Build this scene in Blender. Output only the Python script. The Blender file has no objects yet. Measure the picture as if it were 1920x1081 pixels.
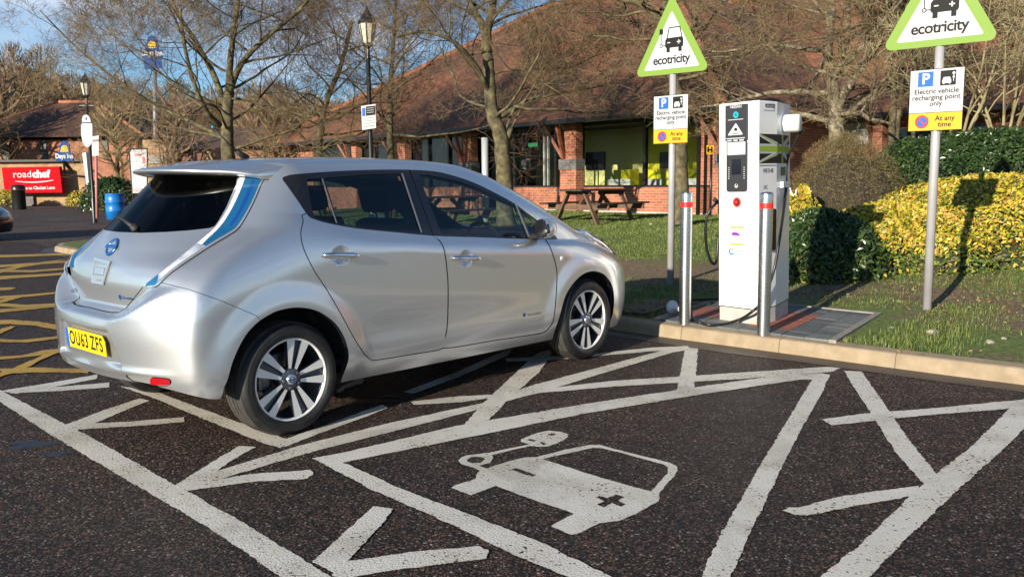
import bpy, bmesh, math, random
import numpy as np
from mathutils import Vector, Matrix

scene = bpy.context.scene
COL = scene.collection
R = math.radians

# ------------------------------------------------------------------ camera
PW, PH = 1920.0, 1081.0
FPX, PITCH, ROLL, CAMH = 1633.9, 0.12271, -0.009407, 1.40248
_c, _s = math.cos(PITCH), math.sin(PITCH)
CF = np.array([0, _c, -_s]); _u = np.array([0, _s, _c]); _r = np.array([1., 0, 0])
CR = _r*math.cos(ROLL)+_u*math.sin(ROLL); CU = -_r*math.sin(ROLL)+_u*math.cos(ROLL)
CO = np.array([0, 0, CAMH])
cd = bpy.data.cameras.new('camera'); cam = bpy.data.objects.new('camera', cd); COL.objects.link(cam)
cd.sensor_width = 36.0; cd.lens = FPX/PW*36.0; cd.clip_start = 0.05; cd.clip_end = 2000
M = Matrix(((CR[0], CU[0], -CF[0], 0), (CR[1], CU[1], -CF[1], 0), (CR[2], CU[2], -CF[2], CAMH), (0, 0, 0, 1)))
cam.matrix_world = M
scene.camera = cam

# ------------------------------------------------------------------ world, sun, exposure
SUN_EL, SUN_AZ = R(14.5), R(34)      # azimuth the light travels towards, clockwise from +Y
w = bpy.data.worlds.new('World'); scene.world = w; w.use_nodes = True
nt = w.node_tree
sky = nt.nodes.new('ShaderNodeTexSky'); sky.sky_type = 'NISHITA'; sky.sun_disc = False
sky.sun_elevation = SUN_EL; sky.sun_rotation = SUN_AZ + math.pi
sky.air_density = .75; sky.dust_density = 0.05; sky.ozone_density = 2.0; sky.altitude = 400
_tc = nt.nodes.new('ShaderNodeTexCoord'); _nz = nt.nodes.new('ShaderNodeTexNoise'); _mp = nt.nodes.new('ShaderNodeMapping')
_mp.inputs['Scale'].default_value = (1.1, 1.1, 4.0); _mp.inputs['Location'].default_value = (.35, .2, 0)
_nz.inputs['Scale'].default_value = 2.2; _nz.inputs['Detail'].default_value = 7; nt.links.new(_tc.outputs['Generated'], _mp.inputs[0]); nt.links.new(_mp.outputs[0], _nz.inputs['Vector'])
_rp = nt.nodes.new('ShaderNodeValToRGB'); _rp.color_ramp.elements[0].position = .47; _rp.color_ramp.elements[1].position = .78; nt.links.new(_nz.outputs['Fac'], _rp.inputs[0])
_t1 = nt.nodes.new('ShaderNodeMix'); _t1.data_type = 'RGBA'; _t1.blend_type = 'MULTIPLY'; _t1.inputs[0].default_value = 1; _t1.inputs[7].default_value = (.74, .93, 1.0, 1)
nt.links.new(sky.outputs[0], _t1.inputs[6])
_sz = nt.nodes.new('ShaderNodeSeparateXYZ'); nt.links.new(_tc.outputs['Generated'], _sz.inputs[0]); _lo = nt.nodes.new('ShaderNodeMapRange'); _lo.inputs[1].default_value = .22; _lo.inputs[2].default_value = .45; _lo.inputs[3].default_value = 1; _lo.inputs[4].default_value = .12; nt.links.new(_sz.outputs[2], _lo.inputs[0])
_cm = nt.nodes.new('ShaderNodeMath'); _cm.operation = 'MULTIPLY'; nt.links.new(_rp.outputs[0], _cm.inputs[0]); nt.links.new(_lo.outputs[0], _cm.inputs[1])
_t2 = nt.nodes.new('ShaderNodeMix'); _t2.data_type = 'RGBA'; _t2.inputs[7].default_value = (8.5, 8.6, 9.0, 1)
nt.links.new(_cm.outputs[0], _t2.inputs[0]); nt.links.new(_t1.outputs[2], _t2.inputs[6])
bg = nt.nodes['Background']; nt.links.new(_t2.outputs[2], bg.inputs[0]); bg.inputs[1].default_value = 0.09
sd = bpy.data.lights.new('sun', 'SUN'); sun = bpy.data.objects.new('sun', sd); COL.objects.link(sun)
sd.energy = 4.8; sd.angle = R(0.5); sd.color = (1.0, 0.90, 0.74)
_d = Vector((math.sin(SUN_AZ)*math.cos(SUN_EL), math.cos(SUN_AZ)*math.cos(SUN_EL), -math.sin(SUN_EL)))
sun.rotation_euler = _d.to_track_quat('-Z', 'Y').to_euler()
scene.view_settings.view_transform = 'Standard'; scene.view_settings.look = 'None'
scene.view_settings.gamma = 1; scene.view_settings.exposure = 0.74
scene.render.engine = 'CYCLES'
scene.cycles.max_bounces = 8; scene.cycles.transparent_max_bounces = 12
scene.cycles.caustics_reflective = False; scene.cycles.caustics_refractive = False

# ------------------------------------------------------------------ helpers
def px(u, v, z=0.0):
    """point of the world on the horizontal plane z seen at photo pixel (u, v)"""
    d = CF*FPX+CR*(u-960)+CU*(540.5-v); k = (z-CAMH)/d[2]; return CO+k*d
def pd(u, v, Y):
    """point of the world seen at photo pixel (u, v), at distance Y ahead"""
    d = CF*FPX+CR*(u-960)+CU*(540.5-v); return CO+d*(Y/d[1])
def link(o, parent=None):
    COL.objects.link(o)
    if parent is not None: o.parent = parent
    return o
def tag(o, label=None, cat=None, group=None, kind=None):
    if label: o['label'] = label
    if cat: o['category'] = cat
    if group: o['group'] = group
    if kind: o['kind'] = kind
    return o
def empty(name, loc=(0, 0, 0), rz=0, label=None, cat=None, group=None):
    o = bpy.data.objects.new(name, None); o.empty_display_size = .2; COL.objects.link(o)
    o.location = loc; o.rotation_euler = (0, 0, rz)
    return tag(o, label, cat, group)
def copy_tree(o, parent=None):
    c = o.copy(); COL.objects.link(c); c.parent = parent
    for ch in list(o.children): copy_tree(ch, c)
    return c
def meshobj(name, verts, faces, mat, parent=None, smooth=False, mats=None, fmat=None, loc=None):
    me = bpy.data.meshes.new(name)
    me.from_pydata([tuple(map(float, v)) for v in verts], [], [tuple(map(int, f)) for f in faces]); 
    if mats:
        for m in mats: me.materials.append(m)
        me.polygons.foreach_set('material_index', list(map(int, fmat)))
    else: me.materials.append(mat)
    if smooth: me.polygons.foreach_set('use_smooth', [True]*len(me.polygons))
    me.update()
    o = bpy.data.objects.new(name, me)
    if loc is not None: o.location = loc
    return link(o, parent)

class MB:
    """collects shapes, builds ONE mesh object"""
    def __init__(s): s.v = []; s.f = []; s.m = []; s.sm = []; s.cur = 0
    def add(s, vs, fs, smooth=False):
        b = len(s.v); s.v += [tuple(map(float, v)) for v in vs]
        for f in fs: s.f.append(tuple(b+i for i in f)); s.m.append(s.cur); s.sm.append(smooth)
        return s
    def box(s, x0, x1, y0, y1, z0, z1, T=None):
        vs = [(x, y, z) for z in (z0, z1) for y in (y0, y1) for x in (x0, x1)]
        if T is not None: vs = [tuple(T @ Vector(v)) for v in vs]
        return s.add(vs, [(0, 2, 3, 1), (4, 5, 7, 6), (0, 1, 5, 4), (2, 6, 7, 3), (0, 4, 6, 2), (1, 3, 7, 5)])
    def bbox(s, x0, x1, y0, y1, z0, z1, b=.005, T=None, axis='z'):
        """box with chamfered edges"""
        bm = bmesh.new(); bmesh.ops.create_cube(bm, size=1)
        for v in bm.verts: v.co = Vector(((x0+x1)/2+v.co.x*(x1-x0), (y0+y1)/2+v.co.y*(y1-y0), (z0+z1)/2+v.co.z*(z1-z0)))
        bmesh.ops.bevel(bm, geom=bm.edges[:], offset=b, segments=2, affect='EDGES', profile=.6)
        vs = [(T @ v.co) if T is not None else v.co.copy() for v in bm.verts]
        bm.verts.index_update(); fs = [[v.index for v in f.verts] for f in bm.faces]; bm.free()
        return s.add(vs, fs)
    def beam(s, a, b, w, h, up=(0, 0, 1), bev=0):
        a = Vector(a); b = Vector(b); d = b-a; L = d.length; d.normalize()
        u = Vector(up); x = d.cross(u)
        if x.length < 1e-4: x = d.cross(Vector((1, 0, 0)))
        x.normalize(); z = x.cross(d)
        T = Matrix(((x.x, d.x, z.x, a.x), (x.y, d.y, z.y, a.y), (x.z, d.z, z.z, a.z), (0, 0, 0, 1)))
        if bev: return s.bbox(-w/2, w/2, 0, L, -h/2, h/2, bev, T)
        return s.box(-w/2, w/2, 0, L, -h/2, h/2, T)
    def tube(s, pts, r, n=8, cap=True, smooth=True):
        pts = [Vector(p) for p in pts]
        rs = r if hasattr(r, '__len__') else [r]*len(pts)
        ref = None; vs = []
        for i, p in enumerate(pts):
            d = (pts[min(i+1, len(pts)-1)]-pts[max(i-1, 0)])
            if d.length < 1e-9: d = Vector((0, 0, 1))
            d.normalize()
            if ref is None:
                ref = d.orthogonal().normalized()
            ref = (ref-d*ref.dot(d))
            if ref.length < 1e-6: ref = d.orthogonal()
            ref.normalize(); y = d.cross(ref)
            for k in range(n):
                a = 2*math.pi*k/n; vs.append(p+(ref*math.cos(a)+y*math.sin(a))*rs[i])
        fs = [(i*n+k, i*n+(k+1) % n, (i+1)*n+(k+1) % n, (i+1)*n+k) for i in range(len(pts)-1) for k in range(n)]
        s.add(vs, fs, smooth)
        if cap:
            b = len(s.v)-len(vs)
            s.f.append(tuple(b+k for k in reversed(range(n)))); s.m.append(s.cur); s.sm.append(False)
            e = b+(len(pts)-1)*n; s.f.append(tuple(e+k for k in range(n))); s.m.append(s.cur); s.sm.append(False)
        return s
    def lathe(s, prof, n=24, T=None, smooth=True, closed=False):
        """prof: (r, z) list revolved round z"""
        vs = []
        for r_, z_ in prof:
            for k in range(n):
                a = 2*math.pi*k/n; v = Vector((r_*math.cos(a), r_*math.sin(a), z_)); vs.append(T @ v if T is not None else v)
        m = len(prof); fs = []
        for i in range(m-1 if not closed else m):
            j = (i+1) % m
            for k in range(n): fs.append((i*n+k, i*n+(k+1) % n, j*n+(k+1) % n, j*n+k))
        return s.add(vs, fs, smooth)
    def prism(s, poly, z0, z1, T=None, smooth=False):
        n = len(poly); vs = [Vector((x, y, z0)) for x, y in poly]+[Vector((x, y, z1)) for x, y in poly]
        if T is not None: vs = [T @ v for v in vs]
        fs = [tuple(reversed(range(n))), tuple(range(n, 2*n))]+[(i, (i+1) % n, n+(i+1) % n, n+i) for i in range(n)]
        return s.add(vs, fs)
    def build(s, name, mat, parent=None, loc=None, recalc=True):
        mats = mat if isinstance(mat, (list, tuple)) else [mat]
        me = bpy.data.meshes.new(name); me.from_pydata(s.v, [], s.f)
        for m in mats: me.materials.append(m)
        me.polygons.foreach_set('material_index', s.m); me.polygons.foreach_set('use_smooth', s.sm)
        if recalc and len(s.f) < 60000:
            bm = bmesh.new(); bm.from_mesh(me); bmesh.ops.recalc_face_normals(bm, faces=bm.faces[:]); bm.to_mesh(me); bm.free()
        me.update(); o = bpy.data.objects.new(name, me)
        if loc is not None: o.location = loc
        return link(o, parent)

def text_faces(txt, size=1, bold=0.0, align='CENTER', shear=0, spacing=1.0, xscale=1.0):
    cu = bpy.data.curves.new('t', 'FONT'); cu.body = txt; cu.size = size; cu.align_x = align; cu.align_y = 'CENTER'
    cu.offset = bold; cu.shear = shear; cu.space_character = spacing; cu.resolution_u = 4; cu.fill_mode = 'FRONT'
    o = bpy.data.objects.new('t', cu); COL.objects.link(o)
    dg = bpy.context.evaluated_depsgraph_get(); me = bpy.data.meshes.new_from_object(o.evaluated_get(dg))
    vs = [(v.co.x*xscale, v.co.y, 0) for v in me.vertices]; fs = [tuple(p.vertices) for p in me.polygons]
    bpy.data.objects.remove(o); bpy.data.curves.remove(cu); bpy.data.meshes.remove(me)
    return vs, fs
def add_text(mb, txt, T, size, cx=0, cy=0, z=0.001, bold=0.0, align='CENTER', rot=0, **k):
    vs, fs = text_faces(txt, size, bold, align, **k)
    c, s_ = math.cos(rot), math.sin(rot)
    mb.add([T @ Vector((cx+v[0]*c-v[1]*s_, cy+v[0]*s_+v[1]*c, z)) for v in vs], fs)
def flat(mb, poly, T, z=0.001):
    mb.add([T @ Vector((x, y, z)) for x, y in poly], [tuple(range(len(poly)))])
def disc(cx, cy, r, n=24, ry=None):
    ry = ry or r
    return [(cx+r*math.cos(2*math.pi*k/n), cy+ry*math.sin(2*math.pi*k/n)) for k in range(n)]
def ring(mb, cx, cy, r0, r1, T, z=.001, n=32, a0=0, a1=2*math.pi):
    full = abs(a1-a0-2*math.pi) < 1e-6
    m = n if full else n+1
    vs = []
    for k in range(m):
        a = a0+(a1-a0)*k/n
        vs += [T @ Vector((cx+r0*math.cos(a), cy+r0*math.sin(a), z)), T @ Vector((cx+r1*math.cos(a), cy+r1*math.sin(a), z))]
    mb.add(vs, [(2*k, 2*k+1, 2*((k+1) % m)+1, 2*((k+1) % m)) for k in range(n)])
def seg(mb, a, b, w, T, z=.001):
    a = Vector(a); b = Vector(b); d = (b-a).normalized(); n = Vector((-d.y, d.x))*w/2
    flat(mb, [tuple(a-n), tuple(b-n), tuple(b+n), tuple(a+n)], T, z)

# ------------------------------------------------------------------ materials
MATS = {}
def mat(name, color=(.5, .5, .5), rough=.6, metal=0, spec=.5, coat=0, coat_rough=.05, noise=None, bump=None, alpha=None, emit=None):
    """noise=(scale, amount, second colour); bump=(scale, strength, distance)"""
    if name in MATS: return MATS[name]
    m = bpy.data.materials.new(name); m.use_nodes = True; n = m.node_tree; b = n.nodes['Principled BSDF']
    b.inputs['Base Color'].default_value = (*color, 1); b.inputs['Roughness'].default_value = rough
    b.inputs['Metallic'].default_value = metal; b.inputs['Specular IOR Level'].default_value = spec
    b.inputs['Coat Weight'].default_value = coat; b.inputs['Coat Roughness'].default_value = coat_rough
    tc = n.nodes.new('ShaderNodeTexCoord')
    if noise:
        t = n.nodes.new('ShaderNodeTexNoise'); t.inputs['Scale'].default_value = noise[0]; t.inputs['Detail'].default_value = 6
        n.links.new(tc.outputs['Object'], t.inputs['Vector'])
        r_ = n.nodes.new('ShaderNodeMapRange'); r_.inputs[1].default_value = .5-noise[1]; r_.inputs[2].default_value = .5+noise[1]
        n.links.new(t.outputs['Fac'], r_.inputs[0])
        mx = n.nodes.new('ShaderNodeMix'); mx.data_type = 'RGBA'; mx.inputs[6].default_value = (*color, 1); mx.inputs[7].default_value = (*noise[2], 1)
        n.links.new(r_.outputs[0], mx.inputs[0]); n.links.new(mx.outputs[2], b.inputs['Base Color'])
    if bump:
        t = n.nodes.new('ShaderNodeTexNoise'); t.inputs['Scale'].default_value = bump[0]; t.inputs['Detail'].default_value = 5
        n.links.new(tc.outputs['Object'], t.inputs['Vector'])
        bp = n.nodes.new('ShaderNodeBump'); bp.inputs['Strength'].default_value = bump[1]; bp.inputs['Distance'].default_value = bump[2]
        n.links.new(t.outputs['Fac'], bp.inputs['Height']); n.links.new(bp.outputs[0], b.inputs['Normal'])
    if emit: b.inputs['Emission Color'].default_value = (*emit[:3], 1); b.inputs['Emission Strength'].default_value = emit[3]
    MATS[name] = m; return m
class NG:
    """tiny node-graph helper"""
    def __init__(s, m): s.m = m; s.n = m.node_tree; s.b = s.n.nodes.get('Principled BSDF')
    def node(s, t, **kw):
        x = s.n.nodes.new(t)
        for k, v in kw.items():
            if k.startswith('i_'):
                key = k[2:]; x.inputs[int(key) if key.isdigit() else key].default_value = v
            else: setattr(x, k, v)
        return x
    def l(s, a, b): s.n.links.new(a, b)
    def ramp(s, fac, stops, interp='LINEAR'):
        r_ = s.node('ShaderNodeValToRGB'); r_.color_ramp.interpolation = interp; e = r_.color_ramp.elements
        while len(e) < len(stops): e.new(.5)
        for q, (p, c) in zip(e, stops): q.position = p; q.color = (*c, 1) if len(c) == 3 else c
        s.l(fac, r_.inputs[0]); return r_.outputs[0]
    def mix(s, f, a, b, mode='MIX'):
        x = s.node('ShaderNodeMix', data_type='RGBA', blend_type=mode)
        for q, i in ((f, 0), (a, 6), (b, 7)):
            if hasattr(q, 'type') and hasattr(q, 'links'): s.l(q, x.inputs[i])
            elif i == 0: x.inputs[0].default_value = q
            else: x.inputs[i].default_value = (*q, 1)
        return x.outputs[2]
    def math(s, op, a, b=0, c=None):
        x = s.node('ShaderNodeMath', operation=op)
        for q, i in ((a, 0), (b, 1), (c, 2)):
            if q is None: continue
            if hasattr(q, 'links'): s.l(q, x.inputs[i])
            else: x.inputs[i].default_value = q
        return x.outputs[0]
def newmat(name):
    m = bpy.data.materials.new(name); m.use_nodes = True; MATS[name] = m; return m, NG(m)
def glassmat(name, tint, mixf, rough=.0, refl=(1, 1, 1)):
    """thin tinted glazing: see-through tint plus a reflecting face"""
    m, g = newmat(name); g.n.nodes.remove(g.b)
    tr = g.node('ShaderNodeBsdfTransparent'); tr.inputs[0].default_value = (*tint, 1)
    gl = g.node('ShaderNodeBsdfGlossy'); gl.inputs['Roughness'].default_value = rough; gl.inputs[0].default_value = (*refl, 1)
    fr = g.node('ShaderNodeFresnel'); ge = g.node('ShaderNodeNewGeometry'); g.l(g.math('MULTIPLY_ADD', ge.outputs['Backfacing'], 1/1.5-1.5, 1.5), fr.inputs[0])
    f = g.math('MULTIPLY_ADD', fr.outputs[0], mixf, .0)
    mx = g.node('ShaderNodeMixShader'); g.l(f, mx.inputs[0]); g.l(tr.outputs[0], mx.inputs[1]); g.l(gl.outputs[0], mx.inputs[2])
    g.l(mx.outputs[0], g.n.nodes['Material Output'].inputs[0]); return m
# ================================================================== ground
P0 = np.array([5.2, 22.4]); UU = np.array([-.647, .762]); UU /= np.linalg.norm(UU); NN = np.array([UU[1], -UU[0]])   # restaurant front: along, and away from the car park
def st(x, y):
    d = np.array([x, y])-P0; return float(d @ UU), float(d @ NN)
def WP(s, t, z=0.): q = P0+UU*s+NN*t; return (float(q[0]), float(q[1]), z)
def sstf(x, a, b):
    t = min(max((x-a)/(b-a), 0), 1); return t*t*(3-2*t)
def lawn_z(x, y):
    s, t = st(x, y)
    n = .012*math.sin(x*2.1+y*.7)+.010*math.sin(y*3.3-x*1.3)
    return .125+.36*sstf(t, -10.5, -2.5)+n*sstf(t, -12.6, -11.5)

def stones_mat(name, base, stones, scale, rough, wet=0.0, bumpd=.0022):
    m, g = newmat(name); tc = g.node('ShaderNodeTexCoord')
    v = g.node('ShaderNodeTexVoronoi', i_Scale=scale); g.l(tc.outputs['Object'], v.inputs['Vector'])
    v2 = g.node('ShaderNodeTexVoronoi', i_Scale=scale*.47); g.l(tc.outputs['Object'], v2.inputs['Vector'])
    sp = g.node('ShaderNodeSeparateColor'); g.l(v.outputs['Color'], sp.inputs[0])
    col = g.ramp(sp.outputs[0], [(0, base), (.40, base), (.46, stones[0]), (.62, stones[1]), (.78, stones[2]), (.90, stones[3]), (.975, stones[4])], 'CONSTANT')
    nz = g.node('ShaderNodeTexNoise', i_Scale=.55, i_Detail=5.0); g.l(tc.outputs['Object'], nz.inputs['Vector'])
    nf = g.node('ShaderNodeTexNoise', i_Scale=7.0, i_Detail=6.0); g.l(tc.outputs['Object'], nf.inputs['Vector'])
    pit = g.math('GREATER_THAN', v.outputs['Distance'], .52/1.0)
    col = g.mix(g.math('MULTIPLY', pit, .75), col, (.008, .007, .007))
    nw = g.node('ShaderNodeTexNoise', i_Scale=1.7, i_Detail=8.0, i_Roughness=.7, i_Distortion=1.2); g.l(tc.outputs['Object'], nw.inputs['Vector'])
    col = g.mix(g.ramp(nw.outputs['Fac'], [(.60, (0, 0, 0)), (.72, (.55,)*3)]), col, (.020, .017, .015))
    shade = g.ramp(nz.outputs['Fac'], [(.3, (.66, .66, .68)), (.7, (1.25, 1.18, 1.12))])
    col = g.mix(1.0, col, shade, 'MULTIPLY')
    shade2 = g.ramp(nf.outputs['Fac'], [(.3, (.78, .78, .78)), (.7, (1.2, 1.2, 1.2))]); col = g.mix(1.0, col, shade2, 'MULTIPLY')
    g.l(col, g.b.inputs['Base Color'])
    ro = g.ramp(nz.outputs['Fac'], [(.35, (rough-.12,)*3), (.6, (rough,)*3)]); g.l(ro, g.b.inputs['Roughness'])
    bp = g.node('ShaderNodeBump', i_Strength=.9, i_Distance=bumpd); 
    h = g.math('SUBTRACT', g.math('MULTIPLY', sp.outputs[1], .5), g.math('MULTIPLY', v.outputs['Distance'], 1.1)); h = g.math('ADD', h, g.math('MULTIPLY', v2.outputs['Distance'], .5))
    g.l(h, bp.inputs['Height']); g.l(bp.outputs[0], g.b.inputs['Normal']); g.b.inputs['Specular IOR Level'].default_value = .25
    return m, g
M_ASPH, _ = stones_mat('aggregate asphalt', (.030, .023, .019), [(.066, .050, .042), (.165, .090, .062), (.105, .088, .078), (.23, .155, .115), (.38, .35, .31)], 105, .72)
M_ROAD, _ = stones_mat('far road asphalt', (.10, .078, .066), [(.12, .095, .08), (.16, .115, .095), (.14, .11, .095), (.19, .155, .13), (.25, .21, .18)], 25, .8, bumpd=.004)
M_GUT = mat('gutter silt', (.050, .040, .032), .5, noise=(5, .18, (.075, .062, .05)), bump=(90, .35, .003))
xs = [-400, -60, -30]+[-16+i*1.0 for i in range(33)]+[25, 60, 400]; 
meshobj('ground', [(-500, -30, 0), (500, -30, 0), (500, 600, 0), (-500, 600, 0)], [(0, 1, 2, 3)], M_ASPH)['kind'] = 'structure'

def noisy_poly(poly, step=.018, amp=.0042, seed=1):
    rn = random.Random(seed); out = []
    n = len(poly)
    for i in range(n):
        a = np.array(poly[i][:2], float); b = np.array(poly[(i+1) % n][:2], float); L = np.linalg.norm(b-a)
        if L < 1e-6: continue
        k = max(1, int(L/step)); d = (b-a)/L; nn = np.array([-d[1], d[0]]); dr = 0
        for j in range(k):
            q = a+(b-a)*j/k; dr = dr*.6+rn.uniform(-1, 1)*amp; out.append(q+nn*dr*(1 if j else .3))
    return out
from mathutils.geometry import tessellate_polygon
def sheet(mb, polys, z, holes=(), noise=True, amp=.0042, step=.018):
    for i, poly in enumerate(polys):
        pl = noisy_poly(poly, step, amp, seed=i+17) if noise else [np.array(p[:2]) for p in poly]
        loops = [[Vector((p[0], p[1], 0)) for p in pl]]
        for h in (holes if i == 0 else ()): loops.append([Vector((p[0], p[1], 0)) for p in (noisy_poly(h, .012, .002, 5) if noise else h)])
        tri = tessellate_polygon(loops); allp = [q for l in loops for q in l]
        mb.add([(q.x, q.y, z+.00012*i) for q in allp], [t for t in tri])
def pp(pts, z=0): return [px(u, v, z) for u, v in pts]
def strip(a, b, w, z=0, cut0=0, cut1=0):
    """strip on the ground between photo pixels a and b (centre line), width in metres"""
    A = px(*a, z)[:2]; B = px(*b, z)[:2]; d = (B-A)/np.linalg.norm(B-A); n = np.array([-d[1], d[0]])*w/2
    return [A-n-d*cut0, B-n+d*cut1, B+n-d*cut1, A+n+d*cut0]

def paint_mat(name, col, col2, wear=.66):
    m, g = newmat(name); tc = g.node('ShaderNodeTexCoord')
    n1 = g.node('ShaderNodeTexNoise', i_Scale=55.0, i_Detail=3.0); g.l(tc.outputs['Object'], n1.inputs['Vector'])
    n2 = g.node('ShaderNodeTexNoise', i_Scale=3.0, i_Detail=5.0); g.l(tc.outputs['Object'], n2.inputs['Vector'])
    v = g.node('ShaderNodeTexVoronoi', i_Scale=105.0); g.l(tc.outputs['Object'], v.inputs['Vector'])
    n3 = g.node('ShaderNodeTexNoise', i_Scale=1.4, i_Detail=7.0, i_Roughness=.7, i_Distortion=.8); g.l(tc.outputs['Object'], n3.inputs['Vector'])
    c = g.ramp(n2.outputs['Fac'], [(.35, col), (.7, col2)]); c = g.mix(1.0, c, g.ramp(n3.outputs['Fac'], [(.36, (.78, .77, .75)), (.50, (1, 1, 1))]), 'MULTIPLY')
    hole = g.ramp(g.math('ADD', g.math('MULTIPLY', n1.outputs['Fac'], .75), g.math('MULTIPLY', n2.outputs['Fac'], .25)), [(wear-.015, (0, 0, 0)), (wear+.01, (1, 1, 1))])
    c2 = g.mix(hole, c, (.03, .026, .024)); sh = g.ramp(v.outputs['Distance'], [(.2, (1, 1, 1)), (.7, (.86, .85, .83))]); c2 = g.mix(1.0, c2, sh, 'MULTIPLY')
    g.l(c2, g.b.inputs['Base Color']); g.b.inputs['Roughness'].default_value = .55
    bp = g.node('ShaderNodeBump', i_Strength=.7, i_Distance=.002); h = g.math('SUBTRACT', g.math('MULTIPLY', hole, -1.4), v.outputs['Distance']); g.l(h, bp.inputs['Height']); g.l(bp.outputs[0], g.b.inputs['Normal'])
    return m
M_WHITE = paint_mat('worn white road paint', (.80, .77, .70), (.68, .63, .54), .625)
M_YELLOW = paint_mat('worn yellow road paint', (.62, .38, .05), (.50, .30, .05), .62)
# white lines of the bays (photo pixels -> points on the ground)
WH = [[(-40, 711), (0, 731), (122, 795), (167, 817), (326, 908), (352, 921), (464, 984), (579, 1055), (640, 1092), (542, 1092), (445, 1025), (334, 955), (223, 891), (87, 810), (0, 753), (-60, 725)],
      [(12, 735), (0, 733), (92, 718), (182, 702), (182, 710), (92, 727), (30, 738)],
      [(20, 737), (14, 730), (110, 725), (206, 717), (206, 726), (110, 733)],
      [(122, 797), (196, 768), (262, 747), (280, 751), (222, 775), (150, 805)],
      [(132, 806), (150, 795), (250, 790), (344, 782), (346, 791), (250, 799)],
      [(258, 728), (297, 736), (410, 778), (545, 826), (525, 840), (500, 833), (385, 787), (300, 751), (225, 724)],
      [(535, 838), (522, 828), (610, 797), (690, 768), (717, 759), (727, 764), (690, 780), (600, 812), (548, 833)],
      [(326, 912), (392, 870), (449, 836), (480, 838), (440, 860), (352, 920)],
      [(345, 918), (368, 895), (560, 836), (730, 793), (900, 757), (940, 745), (905, 766), (740, 808), (600, 843), (430, 893)],
      [(352, 920), (372, 905), (470, 889), (583, 881), (588, 890), (575, 898), (480, 903)],
      [(757, 735), (850, 700), (945, 658), (962, 655), (950, 667), (860, 707), (775, 738)],
      [(770, 753), (860, 743), (925, 740), (1150, 714), (1400, 698), (1548, 688), (1576, 690), (1560, 697), (1400, 710), (1150, 725), (940, 743), (868, 754), (775, 759)],
      [(905, 766), (895, 760), (1000, 722), (1120, 690), (1250, 655), (1293, 651), (1290, 656), (1262, 661), (1130, 700), (1010, 737), (930, 757)],
      [(866, 802), (905, 757), (950, 715), (1003, 665), (1030, 655), (1035, 662), (1010, 700), (962, 740), (932, 772), (897, 806)],
      [(948, 672), (1010, 669), (1120, 663), (1220, 652), (1290, 649), (1290, 655), (1220, 659), (1120, 668), (1010, 677), (950, 678)],
      [(1284, 652), (1309, 654), (1306, 690), (1300, 738), (1268, 736), (1276, 700)],
      [(585, 860), (640, 850), (850, 800), (1100, 757), (1300, 727), (1450, 705), (1540, 700), (1556, 703), (1548, 712), (1500, 712), (1300, 742), (1100, 775), (870, 822), (640, 868), (625, 866)],
      [(585, 859), (640, 866), (760, 920), (900, 973), (1020, 1020), (1165, 1092), (1090, 1092), (960, 1040), (850, 985), (700, 920), (610, 872)],
      [(1556, 703), (1540, 740), (1505, 800), (1445, 920), (1365, 1090), (1310, 1092), (1350, 1005), (1430, 865), (1500, 750), (1527, 704)],
      [(1583, 696), (1615, 697), (1650, 745), (1700, 820), (1757, 890), (1762, 912), (1732, 908), (1680, 850), (1640, 785), (1600, 725)],
      [(1540, 787), (1620, 776), (1760, 765), (1935, 748), (1935, 758), (1880, 768), (1760, 777), (1640, 789), (1560, 798)],
      [(1905, 754), (1935, 750), (1935, 790), (1890, 835), (1800, 915), (1690, 1020), (1620, 1092), (1525, 1092), (1610, 1025), (1720, 918), (1830, 830)],
      [(1466, 958), (1480, 952), (1500, 952), (1560, 935), (1640, 922), (1722, 912), (1735, 925), (1690, 935), (1600, 950), (1510, 968), (1490, 966)],
      [(585, 1055), (640, 1005), (700, 950), (738, 955), (715, 985), (650, 1055), (625, 1075)],
      [(620, 1080), (640, 1055), (780, 1035), (900, 1025), (915, 1032), (912, 1048), (800, 1062), (640, 1085)],
      [(630, 735), (640, 725), (676, 709), (684, 712), (680, 719), (652, 727), (636, 737)]]
mb = MB(); sheet(mb, [pp(q) for q in WH], .0022, amp=.0034, step=.011)
mk = mb.build('white_bay_markings', M_WHITE, recalc=False); mk['kind'] = 'structure'
# layers: every polygon a hair above the last so that no two lie in one plane
me = mk.data
k = 0; _z = {}
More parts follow.
